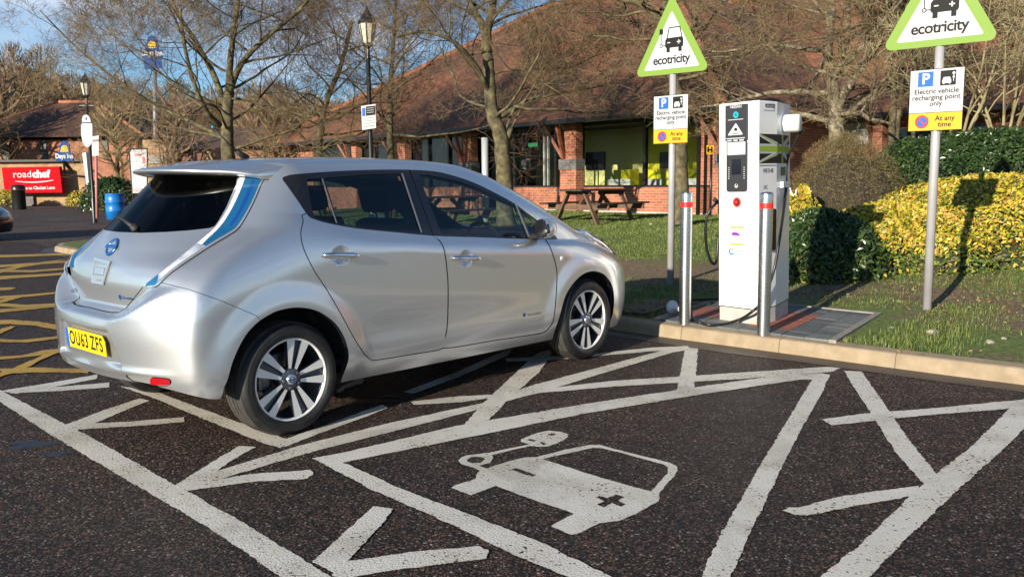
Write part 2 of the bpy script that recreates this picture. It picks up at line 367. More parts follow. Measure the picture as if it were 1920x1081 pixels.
# electric-vehicle symbol
def z6(pts): return [(840+x/4.174, 790+y/4.174) for x, y in pts]
CARS = z6([(25, 520), (70, 495), (215, 450), (225, 415), (250, 385), (195, 360), (100, 332), (82, 310), (100, 285), (150, 265), (230, 255), (330, 245), (460, 215), (640, 180), (570, 160), (570, 140), (620, 120), (700, 90), (790, 72), (880, 80), (940, 100), (935, 125), (860, 170), (780, 197), (700, 198), (640, 192), (470, 232), (345, 262), (352, 290), (330, 325), (240, 345), (300, 368), (480, 310), (600, 283), (690, 280), (900, 225), (1110, 183), (1200, 185), (1320, 220), (1500, 265), (1740, 325), (1790, 350), (1798, 385), (1780, 420), (1700, 500), (1650, 570), (1652, 620), (1480, 720), (1330, 780), (1190, 795), (1010, 880), (960, 886), (805, 820), (985, 722), (700, 625), (375, 505), (180, 578)])
HOL = [z6([(740, 295), (900, 258), (1130, 207), (1190, 208), (1400, 258), (1690, 338), (1725, 365), (1720, 400), (1650, 480), (1590, 548), (1480, 520), (1180, 435), (900, 345)]),
       z6([(150, 300), (190, 278), (260, 278), (292, 295), (260, 322), (190, 328), (155, 315)]),
       z6([(495, 378), (530, 365), (690, 420), (655, 434)]),
       z6([(1160, 592), (1185, 583), (1245, 600), (1315, 573), (1385, 592), (1335, 618), (1390, 650), (1355, 668), (1285, 640), (1220, 672), (1165, 650), (1225, 625)]),
       z6([(620, 144), (640, 136), (688, 152), (668, 160)]), z6([(715, 168), (735, 162), (770, 178), (748, 186)]), z6([(775, 102), (810, 96), (850, 100), (815, 114)])]
mb = MB(); sheet(mb, [pp(CARS)], .0024, holes=[pp(h) for h in HOL], amp=.0022, step=.014)
sy_ = mb.build('electric_car_symbol', M_WHITE, recalc=False); sy_['kind'] = 'structure'
# yellow hatching of the far bays
YL = [[(-40, 479), (60, 477), (150, 474), (150, 477), (60, 481), (-40, 484)], [(-40, 502), (0, 497), (110, 490), (152, 487), (150, 491), (60, 497), (0, 502), (-40, 507)],
      [(-40, 516), (0, 505), (60, 494), (130, 485), (100, 492), (40, 502), (-40, 522)], [(-20, 506), (60, 507), (130, 502), (130, 505), (60, 511), (-20, 510)], [(-40, 522), (0, 518), (60, 515), (130, 511), (130, 515), (60, 520), (-40, 528)],
      [(-40, 541), (20, 539), (30, 541), (20, 544), (-40, 546)], [(-40, 561), (0, 556), (60, 552), (110, 547), (110, 551), (50, 557), (0, 561), (-40, 567)], [(-40, 572), (0, 563), (35, 554), (50, 555), (0, 569), (-40, 580)],
      [(-20, 568), (50, 572), (110, 569), (110, 574), (50, 578), (-20, 574)], [(-20, 582), (50, 576), (110, 571), (110, 575), (40, 583), (-20, 588)],
      [(-40, 603), (20, 600), (75, 604), (110, 610), (110, 620), (70, 612), (20, 608), (-40, 611)], [(-40, 640), (0, 636), (40, 638), (110, 631), (110, 636), (50, 643), (0, 642), (-40, 650)], [(-40, 630), (20, 612), (30, 613), (-30, 640)],
      [(-40, 671), (40, 667), (80, 658), (118, 654), (118, 662), (70, 668), (0, 675), (-40, 680)], [(-40, 712), (0, 700), (70, 672), (100, 656), (118, 660), (90, 670), (40, 694), (0, 708), (-40, 724)],
      [(0, 692), (60, 690), (160, 693), (165, 701), (60, 699), (0, 702)]]
mb = MB(); sheet(mb, [pp(q) for q in YL], .006, amp=.012, step=.06)
mb.build('yellow_bay_markings', M_YELLOW, recalc=False)['kind'] = 'structure'

# damp patches and a worn hollow in the tarmac
M_WET = mat('damp tarmac', (.018, .015, .014), .38, bump=(70, .5, .003))
def blob(u, v, rx_, ry_, seed):
    c_ = px(u, v)[:2]; rn_ = random.Random(seed); n_ = 26; ph_ = [rn_.uniform(0, 6.28) for _ in range(4)]
    return [(c_[0]+rx_*math.cos(a)*k, c_[1]+ry_*math.sin(a)*k) for a, k in ((2*math.pi*i/n_, 1+.3*math.sin(3*2*math.pi*i/n_+ph_[0])+.22*math.sin(5*2*math.pi*i/n_+ph_[1])+.12*math.sin(9*2*math.pi*i/n_+ph_[2])) for i in range(n_))]
mb = MB(); sheet(mb, [blob(62, 832, .13, .07, 1), blob(105, 850, .07, .04, 2), blob(262, 962, .045, .02, 3), blob(285, 974, .04, .012, 7), blob(700, 752, .14, .05, 4), blob(730, 742, .06, .03, 5)], .0012, noise=False)
mb.build('damp_patches', M_WET, recalc=False)['kind'] = 'structure'
# kerb: follows the edge of the car park, rounds off at its far end
KB = [(7.2, 2.45), (5.2, 4.22), (3.45, 5.76), (3.09, 6.07), (2.73, 6.40), (2.36, 6.75), (1.95, 7.13), (1.42, 7.62), (.95, 8.09), (-.3, 9.32), (-3, 11.95), (-6, 14.85), (-9.0, 17.7)]
KB += [(-9.75, 18.55), (-10.15, 19.5), (-10.1, 20.6), (-9.6, 21.8), (-8, 25), (-6, 31), (-5, 42)]
def offset_line(L, d):
    out = []
    for i in range(len(L)):
        a = np.array(L[max(i-1, 0)]); b = np.array(L[min(i+1, len(L)-1)]); t = (b-a)/np.linalg.norm(b-a); out.append(np.array(L[i])+np.array([t[1], -t[0]])*d)
    return out
M_KERB = mat('kerb concrete', (.36, .28, .185), .8, noise=(9, .2, (.26, .195, .125)), bump=(120, .5, .003))
Kf = [np.array(q) for q in KB]; w_k = .15
# walking the line with the lawn on the right-hand side (+x,+y side)
Lk = []
for i in range(len(Kf)-1):
    L = np.linalg.norm(Kf[i+1]-Kf[i]); n = max(1, int(L/.3))
    for j in range(n): Lk.append(Kf[i]+(Kf[i+1]-Kf[i])*j/n)
Lk.append(Kf[-1])
pr = [(0, 0), (.012, .085), (.022, .105), (.035, .113), (.15, .122), (.15, .02)]
rows = [[(*q, z) for q, z in zip(offset_line(Lk, d), [z]*len(Lk))] for d, z in pr]
vs = [v for r_ in rows for v in r_]; m_ = len(Lk)
fs = [(r_*m_+i, r_*m_+i+1, (r_+1)*m_+i+1, (r_+1)*m_+i) for r_ in range(len(pr)-1) for i in range(m_-1)]
ko = meshobj('kerb', vs, fs, M_KERB); ko['kind'] = 'structure'
bm = bmesh.new(); bm.from_mesh(ko.data); bmesh.ops.recalc_face_normals(bm, faces=bm.faces[:]); bm.to_mesh(ko.data); bm.free()
# joints between the kerb stones
mb = MB(); acc = 0; nxt = .35
for i in range(len(Lk)-1):
    L = float(np.linalg.norm(Lk[i+1]-Lk[i]))
    while acc+L > nxt and i < 70:
        f = (nxt-acc)/L; q = Lk[i]+(Lk[i+1]-Lk[i])*f; d = (Lk[i+1]-Lk[i])/L; n = np.array([d[1], -d[0]])
        a = [q+n*o for o in (-.0015, .0105, .0205, .034, .15)]; zz = (0.004, .086, .1065, .1145, .1235)
        for k in range(4):
            mb.add([(*(a[k]-d*.003), zz[k]), (*(a[k]+d*.003), zz[k]), (*(a[k+1]+d*.003), zz[k+1]), (*(a[k+1]-d*.003), zz[k+1])], [(0, 1, 2, 3)])
        nxt += .915
    acc += L
mb.build('kerb_joints', mat('joint mortar', (.12, .095, .07), .9), recalc=False)['kind'] = 'structure'
g0 = offset_line(Lk, .0); g1 = offset_line(Lk, -.26)
rn = random.Random(4); g1 = [q+np.array([1, 1])*rn.uniform(-.03, .03) for q in g1]
meshobj('gutter', [(*q, .0035) for q in g0]+[(*q, .0035) for q in g1], [(i, i+1, m_+i+1, m_+i) for i in range(m_-1)], M_GUT)['kind'] = 'structure'

# lawn: one sheet behind the kerb, rising gently to the restaurant
M_LAWN, g = newmat('winter lawn soil and grass'); tc = g.node('ShaderNodeTexCoord')
n1 = g.node('ShaderNodeTexNoise', i_Scale=.9, i_Detail=6.0); g.l(tc.outputs['Object'], n1.inputs['Vector'])
n2 = g.node('ShaderNodeTexNoise', i_Scale=22.0, i_Detail=6.0); g.l(tc.outputs['Object'], n2.inputs['Vector'])
va = g.node('ShaderNodeAttribute', attribute_name='grass')
soil = g.ramp(n2.outputs['Fac'], [(.3, (.085, .056, .030)), (.5, (.17, .115, .064)), (.72, (.27, .20, .125))])
gr = g.ramp(n2.outputs['Fac'], [(.3, (.060, .090, .016)), (.55, (.12, .17, .030)), (.75, (.19, .22, .05))])
f = g.ramp(g.math('ADD', g.math('MULTIPLY', n1.outputs['Fac'], .8), g.math('SUBTRACT', va.outputs['Fac'], .4)), [(.42, (0, 0, 0)), (.56, (1, 1, 1))])
g.l(g.mix(f, soil, gr), g.b.inputs['Base Color']); g.b.inputs['Roughness'].default_value = .95
bp = g.node('ShaderNodeBump', i_Strength=.8, i_Distance=.02); g.l(n2.outputs['Fac'], bp.inputs['Height']); g.l(bp.outputs[0], g.b.inputs['Normal'])
def grassiness(x, y):
    s, t = st(x, y)
    a = .50+.26*sstf(t, -8.5, -6.0)-.16*math.exp(-((t+9.2)/.7)**2)*(1 if x < 3 else 0)               # greener towards the restaurant
    if y < 9.2 and x > 2.4: a = .60-.16*sstf(t, -10.9, -9.9)-.12*math.exp(-((x-3.9)/.5)**2-((y-7.6)/.5)**2)
    return a
inner = offset_line(Lk, .148); vs = []; fs = []; NR = 46; ga = []
for i, q in enumerate(inner):
    far = np.array(q)+NN*38
    s_i, t_i = st(*q)
    for j in range(NR):
        f_ = (j/(NR-1))**1.7; p = q+(NN*36)*f_
        z = lawn_z(p[0], p[1]) if j else .121
        vs.append((p[0], p[1], z)); ga.append(grassiness(p[0], p[1]))
n_i = 0
for i in range(len(inner)-1):
    if st(*inner[i+1])[0] < st(*inner[i])[0]+.02: break
    n_i = i+1
fs = [(i*NR+j, i*NR+j+1, (i+1)*NR+j+1, (i+1)*NR+j) for i in range(n_i) for j in range(NR-1)]
lo = meshobj('lawn', vs, fs, M_LAWN, smooth=True); lo['kind'] = 'structure'
at = lo.data.attributes.new('grass', 'FLOAT', 'POINT'); at.data.foreach_set('value', ga)
bm = bmesh.new(); bm.from_mesh(lo.data); bmesh.ops.recalc_face_normals(bm, faces=bm.faces[:])
if sum(f.normal.z for f in bm.faces) < 0: bmesh.ops.reverse_faces(bm, faces=bm.faces[:])
bm.to_mesh(lo.data); bm.free()

# paved plinth under the charging post
A_ = px(1236, 600, .125)[:2]; B_ = px(1560, 640, .125)[:2]; ek = (B_-A_)/np.linalg.norm(B_-A_); nk = np.array([-ek[1], ek[0]])
nk = px(1640, 592, .125)[:2]-B_; nk = nk/np.linalg.norm(nk)
Wp = float(np.linalg.norm(B_-A_)); Dp = 1.60
def pv(a, b, z=.0): q = A_+ek*a+nk*b; return (float(q[0]), float(q[1]), z)
M_SLAB = mat('dark paving slab', (.085, .095, .10), .7, noise=(8, .2, (.13, .14, .14)), bump=(150, .3, .002)); M_RED = mat('red paving', (.26, .085, .06), .75, noise=(14, .2, (.36, .13, .09)), bump=(150, .3, .002))
M_EDGE = mat('edging concrete', (.34, .31, .27), .8, noise=(12, .2, (.24, .22, .19)), bump=(150, .4, .002))
ICOL = [int(float((px(1488, 600, .13)[:2]-A_) @ ek)/.2)+k for k in (0, 1)]; ICOL2 = [int(float((px(1322, 588, .13)[:2]-A_) @ ek)/.2)+k for k in (0, 1)]
mb = MB(); ps = .2; nx_ = int(Wp/ps); ny_ = int(Dp/ps)
rn = random.Random(2)
for i in range(nx_):
    for j in range(ny_):
        a0, b0 = i*ps, j*ps
        mb.cur = 1 if (i in ICOL and 1 <= j < 6) or (i in ICOL2 and 2 <= j < 5) else (2 if rn.random() < .25 else 0)
        e = .0025; z1 = .134+rn.uniform(-.0015, .0015)
        q = [pv(a0+e, b0+e), pv(a0+ps-e, b0+e), pv(a0+ps-e, b0+ps-e), pv(a0+e, b0+ps-e)]
        mb.add([(x, y, .10) for x, y, _ in q]+[(x, y, z1) for x, y, _ in q], [(4, 5, 6, 7), (0, 1, 5, 4), (1, 2, 6, 5), (2, 3, 7, 6), (3, 0, 4, 7)])
mb.build('paving', [M_SLAB, M_RED, mat('pale worn slab', (.20, .21, .20), .7, noise=(20, .2, (.12, .13, .135)))])['kind'] = 'structure'
mb = MB(); W2 = nx_*ps
for (a0, a1, b0, b1) in ((W2+.004, W2+.064, -.02, ny_*ps+.06), (-.064, -.004, -.02, ny_*ps+.06), (-.004, W2+.004, ny_*ps+.004, ny_*ps+.06)):
    q = [pv(a0, b0), pv(a1, b0), pv(a1, b1), pv(a0, b1)]; mb.add([(x, y, .09) for x, y, _ in q]+[(x, y, .143) for x, y, _ in q], [(4, 5, 6, 7), (0, 1, 5, 4), (1, 2, 6, 5), (2, 3, 7, 6), (3, 0, 4, 7)])
mb.build('paving_edging', M_EDGE)['kind'] = 'structure'
def on_paving(x, y):
    d = np.array([x, y])-A_; return -.1 < d @ ek < W2+.1 and -.2 < d @ nk < ny_*ps+.1

# far road beyond the bays, and its kerb edge
meshobj('road', [(*px(-700, 470)[:2], .004), (*px(60, 455)[:2], .004), (-10.4, 19.6, .004), (-9.9, 22, .004), (-8.2, 25, .004), (-6, 31, .004), (-5, 42, .004), (-8, 66, .004), (-90, 72, .004)], [tuple(range(9))], M_ROAD)['kind'] = 'structure'

# grass tufts and litter: uncountable ground cover
rn = random.Random(11); vs = []; fs = []
LKA = np.array([np.array(q, float) for q in Lk]); LKN = np.array(offset_line(Lk, 1.0))-LKA
def blade(x, y, z, h, w_, lean, az):
    dx, dy = math.cos(az), math.sin(az); px_, py_ = -dy*w_, dx*w_; b = len(vs)
    vs.extend([(x-px_, y-py_, z), (x+px_, y+py_, z), (x+dx*lean*.4+px_*.7, y+dy*lean*.4+py_*.7, z+h*.6), (x+dx*lean*.4-px_*.7, y+dy*lean*.4-py_*.7, z+h*.6), (x+dx*lean, y+dy*lean, z+h)])
    fs.extend([(b, b+1, b+2, b+3), (b+3, b+2, b+4)])
def dens(x, y):
    n = math.sin(x*1.9+.6)*math.sin(y*1.6+1.1)+.6*math.sin(x*4.3-y*3.7)+.4*math.sin(y*7.9+x*5.1)
    return n
cnt = 0
for _ in range(330000):
    s = rn.uniform(-14, 12); t = -12.35+rn.random()**2.1*12
    x, y, _z_ = WP(s+8*0, t)
    if y < 5 or y > 27: continue
    if on_paving(x, y): continue
    q2 = LKA-np.array([x, y]); k2 = int(np.argmin((q2*q2).sum(1)))
    if float(-q2[k2] @ LKN[k2]) < .165: continue
    d_ = (grassiness(x, y)-(.47 if t < -10.9 else .45))*3+dens(x, y)*.55
    if d_ < rn.uniform(-.2, .9): continue
    fd = 1+max(0, (y-9))*.10
    for _k in range(2):
        blade(x+rn.gauss(0, .012), y+rn.gauss(0, .012), lawn_z(x, y)-.004, rn.uniform(.02, .05)*(1.35 if t < -11.0 else 1), .0022*fd, rn.uniform(0, .03), rn.uniform(0, 6.28))
    cnt += 1
M_GRASS, g = newmat('grass blades'); gi = g.node('ShaderNodeNewGeometry'); tc = g.node('ShaderNodeTexCoord')
nn = g.node('ShaderNodeTexNoise', i_Scale=3.0, i_Detail=4.0); g.l(tc.outputs['Object'], nn.inputs['Vector'])
c1 = g.ramp(gi.outputs['Random Per Island'], [(0, (.045, .085, .014)), (.5, (.09, .145, .026)), (.85, (.17, .20, .05)), (1, (.34, .28, .13))]); g.l(g.mix(1.0, c1, g.ramp(nn.outputs['Fac'], [(.3, (.8, .85, .8)), (.7, (1.3, 1.25, 1.1))]), 'MULTIPLY'), g.b.inputs['Base Color'])
g.b.inputs['Roughness'].default_value = .6
o = meshobj('grass', vs, fs, M_GRASS); tag(o, kind='stuff')
# ================================================================== buildings
def brick_mat(name, c1, c2, mortar, scale=1.0, rot=0.0):
    m, g = newmat(name); tc = g.node('ShaderNodeTexCoord'); uv = g.node('ShaderNodeUVMap'); 
    b = g.node('ShaderNodeTexBrick', i_Scale=1.0); b.offset = .5; b.inputs['Brick Width'].default_value = .225*scale; b.inputs['Row Height'].default_value = .075*scale; b.inputs['Mortar Size'].default_value = .007*scale
    b.inputs['Color1'].default_value = (*c1, 1); b.inputs['Color2'].default_value = (*c2, 1); b.inputs['Mortar'].default_value = (*mortar, 1); b.inputs['Bias'].default_value = .0
    g.l(uv.outputs[0], b.inputs['Vector'])
    n = g.node('ShaderNodeTexNoise', i_Scale=1.3, i_Detail=6.0); g.l(tc.outputs['Object'], n.inputs['Vector'])
    c = g.mix(1.0, b.outputs['Color'], g.ramp(n.outputs['Fac'], [(.3, (.72, .72, .72)), (.7, (1.2, 1.15, 1.1))]), 'MULTIPLY'); g.l(c, g.b.inputs['Base Color']); g.b.inputs['Roughness'].default_value = .85
    bp = g.node('ShaderNodeBump', i_Strength=.5, i_Distance=.006, invert=True); g.l(b.outputs['Fac'], bp.inputs['Height']); g.l(bp.outputs[0], g.b.inputs['Normal']); return m
M_BRICK = brick_mat('orange red brick', (.44, .150, .075), (.32, .09, .05), (.40, .31, .24))
M_BRICKB = brick_mat('blue grey brick', (.17, .17, .18), (.12, .12, .135), (.25, .23, .21))
M_BRICKY = brick_mat('buff brick', (.42, .26, .12), (.33, .19, .09), (.40, .33, .24))
def tile_mat(name, cols):
    m, g = newmat(name); tc = g.node('ShaderNodeTexCoord'); uv = g.node('ShaderNodeUVMap')
    b = g.node('ShaderNodeTexBrick', i_Scale=1.0); b.offset = .5; b.inputs['Brick Width'].default_value = .17; b.inputs['Row Height'].default_value = .10; b.inputs['Mortar Size'].default_value = .006
    b.inputs['Color1'].default_value = (0, 0, 0, 1); b.inputs['Color2'].default_value = (1, 1, 1, 1); b.inputs['Mortar'].default_value = (.5, .5, .5, 1); g.l(uv.outputs[0], b.inputs['Vector'])
    sx = g.node('ShaderNodeSeparateXYZ'); g.l(uv.outputs[0], sx.inputs[0])
    n = g.node('ShaderNodeTexNoise', i_Scale=.42, i_Detail=7.0, i_Roughness=.6); g.l(tc.outputs['Object'], n.inputs['Vector'])
    n2 = g.node('ShaderNodeTexNoise', i_Scale=5.0, i_Detail=4.0); g.l(tc.outputs['Object'], n2.inputs['Vector'])
    f = g.math('ADD', g.math('MULTIPLY', n.outputs['Fac'], .85), g.math('MULTIPLY', n2.outputs['Fac'], .15))
    c = g.ramp(f, [(.34, cols[0]), (.46, cols[1]), (.55, cols[2]), (.66, cols[3])])
    v = g.mix(1.0, c, g.ramp(b.outputs['Color'], [(0, (.70, .68, .66)), (1, (1.25, 1.2, 1.15))]), 'MULTIPLY')
    c = g.mix(b.outputs['Fac'], v, (.02, .012, .010)); g.l(c, g.b.inputs['Base Color']); g.b.inputs['Roughness'].default_value = .9
    fr = g.math('FRACT', g.math('DIVIDE', sx.outputs[1], .10)); bp = g.node('ShaderNodeBump', i_Strength=.9, i_Distance=.02, invert=True); g.l(fr, bp.inputs['Height']); g.l(bp.outputs[0], g.b.inputs['Normal']); return m
M_TILE = tile_mat('clay roof tiles', [(.10, .050, .028), (.16, .072, .038), (.26, .105, .05), (.38, .15, .066)])
M_TILE2 = tile_mat('brown roof tiles', [(.07, .04, .028), (.12, .06, .038), (.17, .085, .05), (.24, .13, .08)])
M_RIDGE = mat('terracotta ridge', (.42, .16, .08), .8, noise=(3, .15, (.28, .10, .055)))
M_DKF = mat('dark window frame', (.012, .012, .013), .4); M_GUTTER = mat('black gutter', (.015, .015, .017), .35); M_WOODR = mat('red brown timber', (.26, .085, .04), .6, noise=(5, .2, (.16, .05, .03)))
M_YWALL = mat('lime yellow interior wall', (.85, .80, .03), .8); M_GWALL = mat('olive cream interior wall', (.68, .66, .26), .8); M_DROOM = mat('dark interior room', (.02, .019, .018), .9)
M_PANE = glassmat('building glass', (.85, .88, .86), .12)
def uvquad(me, scale=1.0):
    """box-projected UVs in metres: u along the horizontal, v up the slope"""
    uvl = me.uv_layers.new(name='UVMap')
    for p in me.polygons:
        n = p.normal
        if abs(n.z) > .98: a, b = Vector((1, 0, 0)), Vector((0, 1, 0))
        else:
            a = Vector((0, 0, 1)).cross(n).normalized(); b = n.cross(a).normalized()
        for li in p.loop_indices:
            v = me.vertices[me.loops[li].vertex_index].co; uvl.data[li].uv = (v.dot(a)*scale, v.dot(b)*scale)
class LB(MB):
    """boxes in the restaurant's own axes: s along the front (right to left), t away from the car park"""
    def sb(s, s0, s1, t0, t1, z0, z1, c=None):
        if c is not None: s.cur = c
        vs = [WP(a, b, z) for z in (z0, z1) for b in (t0, t1) for a in (s0, s1)]
        return s.add(vs, [(0, 2, 3, 1), (4, 5, 7, 6), (0, 1, 5, 4), (2, 6, 7, 3), (0, 4, 6, 2), (1, 3, 7, 5)])
    def done(s, name, m, parent=None):
        o = s.build(name, m, parent); uvquad(o.data); return o
def front_s(u, t=0.0):
    """s of the point of the front plane (offset t) seen in photo column u at eye level"""
    d = CF*FPX+CR*(u-960)+CU*(540.5-338); d2 = d[:2]; o = P0+NN*t
    # d2*k = o+UU*s
    A = np.array([[d2[0], -UU[0]], [d2[1], -UU[1]]]); k, s_ = np.linalg.solve(A, o); return float(s_)
GZ = .46; EZ = 3.12
rest = empty('restaurant', WP(0, 0, GZ), 0, 'low brick motorway restaurant with a wide clay tiled hipped roof and yellow walled dining room', 'building')
rest.location = (0, 0, 0)
S = front_s
# brick plinth wall under the windows, sill
b = LB(); b.sb(S(1335)+.0, S(963), 0, .30, GZ-.4, 1.20); b.sb(S(900), S(640)+3, .0, .3, GZ-.4, 1.20)
b.sb(-.15, .05, .35, 5.6, GZ-.4, EZ-.08); b.sb(-.16, S(1345)+.62, .0, .34, GZ-.4, EZ-.08)
b.sb(21.5, 24, 0, .3, GZ-.4, EZ-.05)
b.done('brick_wall', M_BRICK, rest)
b = LB(); b.sb(S(1335)-.02, S(963)+.02, -.03, .33, 1.203, 1.25); b.done('window_sill', M_GUTTER, rest)
b = LB(); b.sb(S(1335), S(963), -.035, -.002, GZ-.4, GZ+.06); b.done('wall_foot', mat('pale foot course', (.45, .43, .40), .9, bump=(30, .4, .01)), rest)
# pillars in front: shaft, corbelled top, timber brackets
def pillar(u0, u1, corb=True, t=-.34):
    a, c = sorted((S(u0, t), S(u1, t))); 
    b = LB(); b.sb(a, c, t, -.002 if t > -.4 else t+.4, GZ-.4, 1.72, 0); p_ = b.done('brick_pillar', M_BRICK, rest)
    b = LB(); b.sb(a-.03, c+.03, t-.03, -.004, 1.723, 2.02); b.done('pillar_band', M_BRICKB, p_)
    b = LB(); b.sb(a+.06, c-.06, t+.05, -.006, 2.023, EZ-.02); b.done('pillar_neck', M_BRICK, p_)
    b = LB()
    for k, (sa, sb_) in enumerate(((c-.10, c+.42),)): b.beam(WP(sa, t+.03, 2.05), WP(sb_, t-.32, EZ-.03), .09, .09)
    for q in (c-.16,): b.beam(WP(q, t+.0, 2.03), WP(q, t-.30, EZ-.03), .08, .10)
    b.done('timber_bracket', M_WOODR, p_); return p_
pillar(1050, 1080); pillar(1342, 1372, t=-.34); pillar(862, 884); pillar(740, 760); pillar(655, 668)
# mullions and glazing
b = LB()
for u in (1088, 1206, 1262 if False else 1330): b.sb(S(u)-.05, S(u)+.05, .02, .14, 1.25, EZ-.05)
for u in (963, 1008 if False else 1040, 905): b.sb(S(u)-.05, S(u)+.05, .02, .14, GZ, EZ-.05)
b.sb(S(1335), S(640), .02, .14, EZ-.16, EZ-.06); 
for k in range(8): q = S(880)+(S(645)-S(880))*k/7; b.sb(q-.04, q+.04, .02, .14, 1.2, EZ-.05)
b.done('window_frame', M_DKF, rest)
b = LB(); b.add([WP(S(900), .1, 1.2), WP(21.5, .1, 1.2), WP(21.5, .1, EZ-.1), WP(S(900), .1, EZ-.1)], [(0, 1, 2, 3)]); b.done('window_pane', mat('dark reflecting pane', (.012, .014, .016), .12), rest)
b = LB(); b.sb(S(1018)-.03, S(1018)+.03, .04, .12, 1.25, EZ-.05); b.sb(S(1025)-.02, S(1025)+.02, .04, .12, 1.25, EZ-.05); b.done('door_frame', mat('grey door frame', (.35, .36, .35), .5), rest)
for (u0, u1) in ((1330, 1206), (1206, 1088), (1086, 963)):
    b = LB(); b.add([WP(S(u0), .08, 1.25), WP(S(u1), .08, 1.25), WP(S(u1), .08, EZ-.1), WP(S(u0), .08, EZ-.1)], [(0, 1, 2, 3)]); b.done('window_pane', M_PANE, rest)
b = LB(); b.add([WP(S(960), .08, GZ), WP(S(905), .08, GZ), WP(S(905), .08, EZ-.1), WP(S(960), .08, EZ-.1)], [(0, 1, 2, 3)]); b.done('window_pane', M_PANE, rest)
# dining room behind the glass
b = LB(); b.cur = 0
b.sb(.12, S(1204, 3.2), 3.2, 3.3, GZ, EZ, 0); b.sb(S(1204, 3.2), S(1089, 3.2), 3.2, 3.3, GZ, EZ, 1); b.sb(S(1089, 3.2), S(1005, 4.6), 4.6, 4.7, GZ, EZ, 1); b.sb(S(1005, 4.6), S(640)+4, 4.6, 4.7, GZ, EZ, 2)
b.sb(S(1335)-.0, S(640)+4, .35, 4.6, GZ-.1, GZ+.02, 2); b.sb(-.1, S(640)+4, .35, 4.7, EZ-.04, EZ-.0, 2)
b.sb(.06, .12, .35, 4.6, GZ, EZ-.04, 0)
b.done('dining_room_walls', [M_YWALL, M_GWALL, M_DROOM], rest)
def room_box(name, u0, u1, t0, t1, z0, z1, m):
    a, c = sorted((S(u0, t0), S(u1, t0))); b = LB(); b.sb(a, c, t0, t1, z0, z1); return b.done(name, m, rest)
room_box('wall_screen', 1098, 1132, 3.1, 3.19, 1.75, 2.35, M_DKF)
room_box('serving_hatch', 1236, 1262, 3.12, 3.19, 1.72, 2.25, M_DKF)
for u0, u1 in ((1150, 1182), (1215, 1330)): room_box('booth_seat', u0, u1, 2.4, 2.8, GZ+.3, 1.72, mat('bright yellow seat', (.70, .66, .02), .5))
room_box('exit_sign', 991, 1006, 1.6, 1.66, 2.55, 2.68, mat('green exit sign', (.05, .42, .16), .5, emit=(.05, .5, .2, .35)))
room_box('notice_board', 975, 993, 2.2, 2.25, 1.8, 2.4, mat('pale notices', (.25, .26, .28), .8)); room_box('red_menu_panel', 1000, 1030, 3.4, 3.45, 2.1, 2.3, mat('red panel', (.35, .02, .02), .5)); room_box('blue_menu_panel', 962, 968, 1.4, 1.45, 1.6, 2.3, mat('blue panel', (.02, .15, .4), .5))
for i, u in enumerate((1150, 1172, 1216, 1230, 1300)):
    a = S(u, .9); b = LB(); b.sb(a-.19, a+.19, .9, .93, 1.12, 1.42); b.sb(a-.19, a+.19, .55, .9, .92, .95); ch = b.done('chair', mat('pale plastic chair', (.45, .47, .46), .4), None)
    tag(ch, 'pale chair inside the window, %s' % ['left of the dark mullion', 'beside the bright yellow seat', 'in front of the yellow wall', 'near the serving hatch', 'next to the right end of the window'][i], 'chair', 'chairs inside the dining room')
# ---- roofs
def roof(name, corners, ridge, z0, z1, mt, parent, ridge_m=M_RIDGE, soff=True):
    """hip roof: corners = (s0,s1,t0,t1), ridge=(sa,sb,tr)"""
    s0, s1, t0, t1 = corners; sa, sb_, tr = ridge
    A, B, C_, D = (WP(s0, t0, z0), WP(s1, t0, z0), WP(s1, t1, z0), WP(s0, t1, z0)); E_, F_ = WP(sa, tr, z1), WP(sb_, tr, z1)
    def sag(P_, Q_, f): return tuple(P_[i]*(1-f)+Q_[i]*f for i in range(3))
    b = LB(); b.add([A, B, C_, D, E_, F_], [(0, 1, 5, 4), (1, 2, 5), (2, 3, 4, 5), (3, 0, 4), (0, 3, 2, 1)]); o = b.done(name, mt, parent)
    b = LB()
    for p_, q_ in ((E_, F_), (A, E_), (B, F_)): b.tube([p_, sag(p_, q_, .5), q_], .13, 6)
    b.done('ridge_tiles', ridge_m, o); return o
RZ = 9.0
ra = roof('roof', (-.85, 24.8, -.85, 17.8), (8.5, 15.4, 8.5), EZ, RZ, M_TILE, rest)
rb2 = roof('roof', (-26, 22, 4.75, 27.5), (-16, 12.3, 15.8), EZ+.02, 9.35, M_TILE, rest)
b = LB(); b.sb(-.95, 24.9, -.97, -.86, EZ-.10, EZ+.02); b.done('gutter', M_GUTTER, rest)
b = LB(); b.sb(-26, -.9, 4.62, 4.74, EZ-.10, EZ+.02); b.sb(-.97, -.86, -.97, 4.6, EZ-.10, EZ+.02); b.done('gutter', M_GUTTER, rest)
b = LB(); b.sb(-.85, 24.8, -.85, 0, EZ-.05, EZ-.012); b.done('soffit', M_GUTTER, rest)
b = LB(); q = WP(S(1330), -.45, 0); b.tube([(q[0], q[1], GZ-.2), (q[0], q[1], 2.6), (*WP(S(1330)-.05, -.8)[:2], EZ-.05)], .055, 8); b.done('drainpipe', M_GUTTER, rest)
